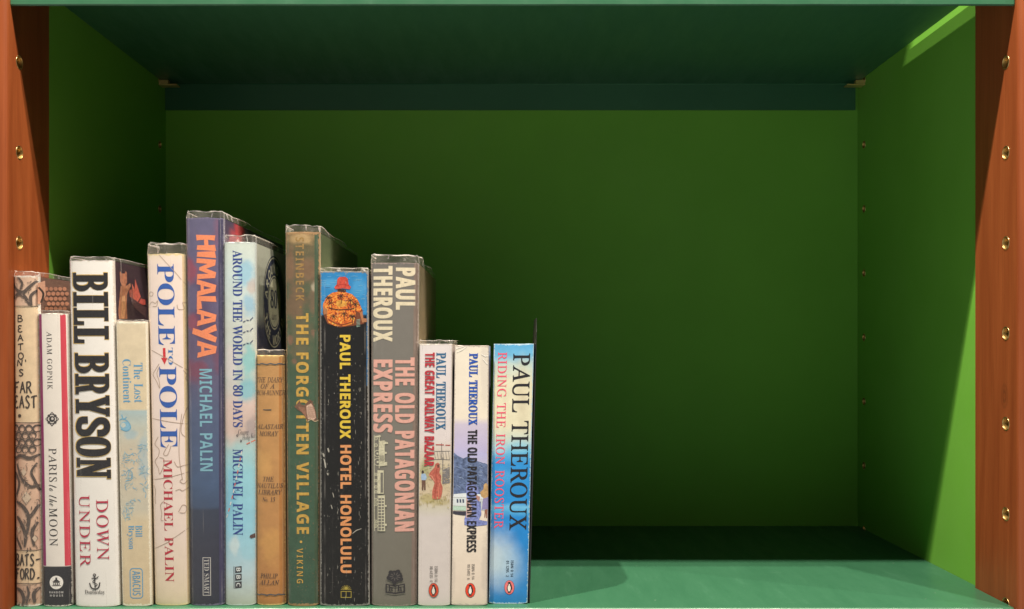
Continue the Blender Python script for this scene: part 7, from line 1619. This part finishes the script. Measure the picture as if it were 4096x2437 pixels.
P.line([(962.5, 1428), (962.5, 1444)], 1.4, HK)
P.text('h', 'S', (946, 1426, 957, 1440), HK, 'H', lean=False)
P.text('h', 'S', (968, 1426, 979, 1440), HK, 'H', lean=False)
for a in range(11):
    t = 2 * math.pi * a / 11
    rx = 16 if a % 2 else 12
    x, y = 962.5 + rx * math.cos(t), 1404 + rx * 0.78 * math.sin(t)
    P.poly(ellipse(x, y, 6, 5.2, 12), HK)
P.poly(ellipse(962.5, 1404, 11, 8, 16), HK)
P.line([(962.5, 1410), (961, 1424)], 7, HK)
for a in range(9):
    t = 2 * math.pi * a / 9 + 0.3
    P.line([(962.5 + 5 * math.cos(t), 1404 + 4 * math.sin(t)), (962.5 + 13 * math.cos(t), 1404 + 10 * math.sin(t))], 1.0, (116, 106, 96))
P.build()
b.film(21, 18, FILM, wav=0.0009, back_ext=14, seed=11)

def penguin(b, cx, cyy, oval):
    P = Print(b, 'publisher_emblem')
    OL = (66, 50, 46)
    P.poly(ellipse(cx, cyy, 12.4, 17.4, 32), OL)
    P.poly(ellipse(cx, cyy, 11.6, 16.6, 32), oval)
    BD = (44, 40, 42)
    P.poly([(cx - 1, cyy - 13.5), (cx + 2.5, cyy - 13), (cx + 3.4, cyy - 9.5), (cx + 5.6, cyy - 5), (cx + 7, cyy + 2), (cx + 6.4, cyy + 7), (cx + 4.8, cyy + 5), (cx + 4.2, cyy + 9.5), (cx + 1, cyy + 12), (cx - 3, cyy + 11.5), (cx - 5, cyy + 7), (cx - 6.4, cyy + 5.6), (cx - 5.8, cyy - 1), (cx - 3.6, cyy - 6.5), (cx - 2.4, cyy - 9.5), (cx - 5.6, cyy - 10.6), (cx - 2.6, cyy - 12.6)], BD)
    P.poly(ellipse(cx - 0.4, cyy + 2.2, 3.7, 7.6, 18), (236, 222, 202))
    P.poly([(cx - 1.6, cyy - 8), (cx + 1.4, cyy - 8.6), (cx + 1, cyy - 4), (cx - 1.6, cyy - 4)], (236, 222, 202))
    P.poly([(cx - 4, cyy + 12.5), (cx - 1, cyy + 11.4), (cx + 0.4, cyy + 12.6), (cx + 3.6, cyy + 12.2), (cx + 4.6, cyy + 13.6), (cx - 5, cyy + 13.8)], BD)
    P.build()

# ---- 12 pink-white paperback with a bazaar scene
m = mat_print('pinkish_painted_cover', [(838, (236, 220, 210)), (1070, (234, 216, 206)), (1100, (226, 206, 184)), (1150, (212, 190, 148)), (1200, (220, 194, 158)), (1240, (216, 202, 178)), (1262, (222, 206, 194)), (1480, (226, 208, 194))], warp=1.2, mottle=0.07, wear=0.35,
              blots=[(1036, 1140, 14, 30, (170, 166, 112), 0.7), (1040, 1215, 22, 14, (186, 166, 100), 0.7), (1070, 1224, 26, 10, (190, 170, 110), 0.6)])
b = Book('paperback_book', 'pinkish white paperback with teal and red slab capitals and a painted street scene', (1021.5, 1018), (1101.2, 1096), 838, 1476, 0.115, False, m, cover_mat('pink_cover', (206, 186, 168)))
P = Print(b, 'author_lettering')
P.text('PAUL THEROUX', 'S', (1061.5, 859, 1086, 1047.5), (54, 104, 138), bold=(0.015, 0.010), track=0.012)
P.build()
P = Print(b, 'spine_picture')
def pxD(zx, zy): return (998.8 + zx * 0.2492, 1114.5 + zy * 0.2492)
GY = (122, 112, 106)
P.poly([pxD(*q) for q in [(322, 120), (386, 90), (388, 250), (322, 262)]], (128, 120, 116, 0.2, 0.5, 500.0))
P.line([pxD(*q) for q in [(320, 0), (318, 260)]], 2.0, GY)
P.line([pxD(*q) for q in [(200, 22), (300, 18), (392, 24)]], 1.4, GY)
P.line([pxD(*q) for q in [(240, -60), (392, -62)]], 1.2, GY)
P.line([pxD(*q) for q in [(308, -140), (310, 20)]], 1.4, GY)
P.line([pxD(*q) for q in [(250, -125), (330, -122)]], 2.2, (186, 60, 50))
P.line([pxD(*q) for q in [(345, -120), (392, -118)]], 2.2, (186, 60, 50))
for i in range(6):
    P.line([pxD(235 + i * 28, -58), pxD(250 + i * 27, 20)], 0.8, GY)
pr_ = random.Random(3)
for i in range(150):
    x, y = pxD(pr_.uniform(84, 384), pr_.uniform(60, 400))
    up = y < 1150
    c = pr_.choice(((176, 166, 118), (150, 150, 104), (204, 188, 150), (190, 168, 130))) if x < 1046 or not up else pr_.choice(((204, 186, 166), (176, 164, 152), (196, 176, 146)))
    if not up: c = pr_.choice(((212, 186, 146), (196, 168, 122), (186, 158, 116), (222, 200, 164)))
    l = pr_.uniform(2, 6)
    P.line([(x, y), (x + l * 0.6, y + pr_.uniform(-1.5, 1.5)), (x + l, y + pr_.uniform(-2, 2))], pr_.uniform(0.6, 1.6), c, taper=True)
SR = mat_ink(192, 98, 78, 0.32, 0.5, 520)
P.poly([pxD(*q) for q in [(248, 62), (270, 50), (288, 64), (292, 110), (286, 150), (304, 180), (300, 240), (318, 290), (314, 340), (300, 405), (250, 412), (216, 404), (216, 330), (240, 250), (226, 226), (180, 172), (200, 140), (236, 100)]], SR)
P.poly([pxD(*q) for q in [(264, 72), (286, 70), (284, 100), (266, 102)]], (112, 66, 54))
P.line([pxD(*q) for q in [(186, 172), (214, 186), (238, 234)]], 2.0, (226, 150, 120), smooth=True)
P.line([pxD(*q) for q in [(262, 110), (252, 180), (262, 250), (246, 330), (244, 400)]], 1.8, (170, 66, 52), smooth=True)
P.line([pxD(*q) for q in [(290, 250), (276, 320), (280, 400)]], 1.6, (226, 128, 100), smooth=True)
P.poly([pxD(*q) for q in [(112, 160), (150, 158), (164, 200), (150, 224), (112, 222), (106, 190)]], (166, 186, 206))
P.poly(ellipse(*pxD(123, 142), 3, 4, 12), (62, 46, 42))
P.poly([pxD(*q) for q in [(114, 222), (150, 222), (152, 320), (136, 320), (134, 250), (128, 320), (114, 322)]], (112, 78, 62))
for i in range(40):
    x, y = pxD(rnd.uniform(86, 380), rnd.uniform(400, 500))
    P.line([(x, y), (x + rnd.uniform(-2, 2), y - rnd.uniform(3, 8))], 1.0, (172, 150, 84) if i % 2 else (198, 178, 118))
P.build()
P = Print(b, 'title_lettering')
P.text('THE GREAT RAILWAY BAZAAR', 'B', (1033.8, 859, 1058.2, 1136), (190, 44, 56), bold=(0.017, 0.007), track=0.02)
P.build()
P = Print(b, 'isbn_lettering')
P.text('ISBN 0 14', 'B', (1058.3, 1379, 1065.6, 1417), (80, 72, 68), off=-0.012, track=0.03)
P.text('00.4235  0', 'B', (1046.8, 1379.5, 1053.8, 1417.5), (80, 72, 68), off=-0.012, track=0.03)
P.build()
penguin(b, 1056, 1437.7, (222, 76, 44))
b.film(9, 9, FILM_SOFT, deep=0.150, back_ext=10, seed=12)

# ---- 13 pale paperback with a mountain scene
m = mat_print('pale_painted_cover', [(842, (222, 206, 182)), (1018, (226, 208, 184)), (1034, (196, 180, 190)), (1092, (186, 172, 196)), (1106, (180, 172, 200)), (1200, (196, 186, 176)), (1216, (226, 208, 184)), (1300, (224, 204, 180)), (1480, (220, 196, 172))], warp=0.5, mottle=0.06, wear=0.55, wear_col=(186, 168, 150),
              blots=[(1180, 900, 12, 90, (206, 190, 172), 0.6), (1182, 1380, 12, 80, (198, 180, 160), 0.7), (1103, 1400, 8, 60, (196, 178, 158), 0.6)])
b = Book('paperback_book', 'pale paperback with blue and black capitals over a painted mountain and white train', (1107.5, 1098.3), (1190.5, 1186.8), 842, 1475.5, 0.115, False, m, cover_mat('pale_cover', (196, 180, 170)))
P = Print(b, 'spine_picture')
MT = mat_ink(88, 100, 128, 0.5, 0.5, 420)
lx = lambda y: b.xl(y) + 1.2
rx_ = lambda y: b.xr(y) - 1.2
P.poly([(lx(1110), 1102), (1114, 1110), (1128, 1117), (1140, 1112), (1158, 1122), (1176, 1128), (rx_(1130), 1132), (rx_(1170), 1216), (lx(1170), 1208)], MT)
for i in range(80):
    x, y = rnd.uniform(1106, 1180), rnd.uniform(1126, 1200)
    P.line([(x, y), (x + 5, y + 2), (x + 9, y + rnd.uniform(2, 6))], 1.2, rnd.choice(((118, 130, 156), (70, 82, 108), (146, 156, 176), (92, 104, 130))), taper=True)
def pxE(zx, zy): return (998.8 + zx * 0.2492, 1114.5 + zy * 0.2492)
P.poly([(lx(1204), 1204), (1140, 1201), (rx_(1203), 1206), (rx_(1214), 1217), (1140, 1212), (lx(1210), 1211)], (216, 214, 208))
P.poly([(lx(1212), 1212), (1140, 1212.5), (1162, 1214), (1162, 1234), (lx(1230), 1232)], (206, 206, 198))
for q in (1112, 1119, 1126, 1152):
    P.poly([(q, 1216), (q + 4, 1216), (q + 4.5, 1225), (q + 0.5, 1225)], (70, 76, 92))
P.poly([(lx(1233), 1233), (1162, 1235), (1162, 1245), (lx(1243), 1243)], (176, 196, 172))
P.poly([(lx(1245), 1245), (1150, 1246), (1148, 1254), (1130, 1256), (1112, 1254), (lx(1250), 1252)], (60, 56, 64))
P.poly([(1164, 1216), (rx_(1218), 1219), (rx_(1240), 1246), (1164, 1240)], (190, 190, 186))
for q in (1168, 1175):
    P.poly([(q, 1222), (q + 3, 1222), (q + 3, 1232), (q, 1232)], (80, 84, 98))
SB = mat_ink(118, 124, 170, 0.45, 0.5, 560)
P.poly([pxE(*q) for q in [(556, 250), (600, 240), (664, 290), (672, 350), (640, 370), (690, 450), (696, 560), (672, 610), (756, 626), (752, 660), (640, 672), (530, 660), (530, 600), (546, 560), (552, 380), (545, 300)]], SB)
P.poly([pxE(*q) for q in [(640, 360), (684, 386), (676, 430), (650, 410)]], (176, 128, 112))
P.poly([pxE(*q) for q in [(548, 390), (600, 470), (600, 580), (548, 590)]], (196, 160, 148))
P.poly([pxE(*q) for q in [(720, 264), (742, 250), (760, 270), (764, 380), (730, 405), (694, 380), (684, 340), (716, 312)]], mat_ink(186, 146, 96, 0.25, 0.5, 500))
P.poly([pxE(*q) for q in [(714, 400), (762, 390), (762, 506), (700, 510)]], (140, 128, 162))
P.poly([pxE(*q) for q in [(730, 510), (756, 508), (752, 590), (744, 592), (740, 540), (734, 588), (726, 588)]], (146, 96, 76))
P.build()
P = Print(b, 'author_lettering')
P.text('PAUL THEROUX', 'S', (1141.5, 860.5, 1163.5, 1035.5), (36, 76, 156), bold=(0.015, 0.010), track=0.012)
P.build()
P = Print(b, 'title_lettering')
P.text('THE OLD PATAGONIAN EXPRESS', 'B', (1137.5, 1047, 1161.5, 1345), (40, 36, 38), bold=(0.017, 0.007), track=0.02)
P.build()
P = Print(b, 'isbn_lettering')
P.text('ISBN 0 14', 'B', (1148.8, 1374, 1155.6, 1411), (70, 62, 60), off=-0.012, track=0.02)
P.text('00.5493  6', 'B', (1138, 1375, 1144.8, 1411.5), (70, 62, 60), off=-0.012, track=0.02)
P.build()
penguin(b, 1145.6, 1437.7, (226, 66, 40))
P = Print(b, 'crease_marks')
for pts in ([(1110, 850), (1122, 846), (1130, 838)], [(1112, 858), (1126, 852), (1136, 844)], [(1172, 862), (1182, 868), (1190, 866)], [(1176, 874), (1184, 884), (1189, 888)]):
    pts = [(x, max(y, 844)) for x, y in pts]
    P.line(pts, 1.6, (242, 230, 210), smooth=True, taper=True)
P.build(merge=True)

# ---- 14 blue paperback
m = mat_print('stormy_blue_cover', [(838, (92, 162, 198)), (866, (112, 172, 198)), (890, (186, 196, 180)), (930, (218, 206, 172)), (1040, (222, 208, 172)), (1075, (190, 200, 184)), (1100, (110, 178, 204)), (1130, (52, 140, 198)), (1225, (46, 136, 196)), (1234, (112, 178, 208)), (1246, (86, 166, 206)), (1260, (44, 132, 194)), (1300, (40, 128, 190)), (1480, (52, 128, 184))], warp=1.3, mottle=0.14, wear=0.3, wear_col=(180, 200, 206), rough=0.35, blot_warp=0.6,
              blots=[(1208, 1362, 50, 70, (206, 212, 204), 0.8), (1240, 1380, 40, 50, (170, 196, 204), 0.45), (1215, 1095, 20, 16, (190, 206, 200), 0.6), (1262, 1085, 26, 16, (140, 192, 206), 0.7), (1230, 1160, 24, 20, (84, 160, 206), 0.7), (1272, 960, 16, 80, (206, 188, 154), 0.7)])
b = Book('paperback_book', 'bright blue and cream paperback with black and red serif capitals, beside the bookend', (1203, 1190), (1300.5, 1284.8), 838, 1471.5, 0.115, False, m, cover_mat('blue_cover', (70, 140, 186)))
P = Print(b, 'author_lettering')
P.text('PAUL THEROUX', 'I', (1244.5, 861, 1287.5, 1292), mat_ink(38, 36, 40, 0.1), shear=0.27, off=0.006, track=0.0)
P.build()
P = Print(b, 'title_lettering')
P.text('RIDING THE IRON ROOSTER', 'I', (1208, 858, 1230.5, 1288), (226, 84, 104), shear=0.27, off=0.004, track=0.03)
P.build()
P = Print(b, 'isbn_lettering')
P.text('ISBN 0 14', 'B', (1243.6, 1365, 1250.4, 1405), (40, 52, 66), off=-0.010, track=0.02)
P.text('01.1295  2', 'B', (1232.4, 1366, 1239.4, 1405), (40, 52, 66), off=-0.010, track=0.02)
P.build()
penguin(b, 1240.5, 1431, (232, 116, 112))

# ------------------------------------------------------------------ bookend
STEEL = mat_plain('black_steel', (0.020, 0.020, 0.022), 0.32, 0.0, 0.5)
bx0 = (1286.6 - 1231) * b.k
bt = (1304.5 - 1231) * b.k
be = empty('bookend', (bx0, b.yf, 0.0), 'thin black steel bookend plate standing against the blue paperback', 'bookend')
bm = bmesh.new()
ht = (1471.5 - 773) * b.k
th = 0.0010
prof = [(0.0015, 0.0004), (0.0015, ht * 0.5), (0.0015, ht * 0.75), (0.0015, ht - 0.030), (0.006, ht - 0.010), (0.016, ht), (0.075, ht), (0.085, ht - 0.010), (0.090, ht - 0.030), (0.090, 0.0004)]
sides = []
for dx in (0.0, th):
    row = []
    for y, z in prof:
        f = z / ht
        row.append(bm.verts.new((dx * (1 - 0.65 * f ** 5) + (bt - bx0) * f + 0.0002 + 0.0008 * f ** 6, y, z)))
    sides.append(row)
n = len(prof)
for i in range(n):
    bm.faces.new([sides[0][i], sides[0][(i + 1) % n], sides[1][(i + 1) % n], sides[1][i]])
bm.faces.new(sides[0]); bm.faces.new(sides[1])
bmesh.ops.bevel(bm, geom=[e for e in bm.edges], offset=0.0002, segments=1, affect='EDGES')
link('upright_plate', bm_mesh(bm), [STEEL], be)
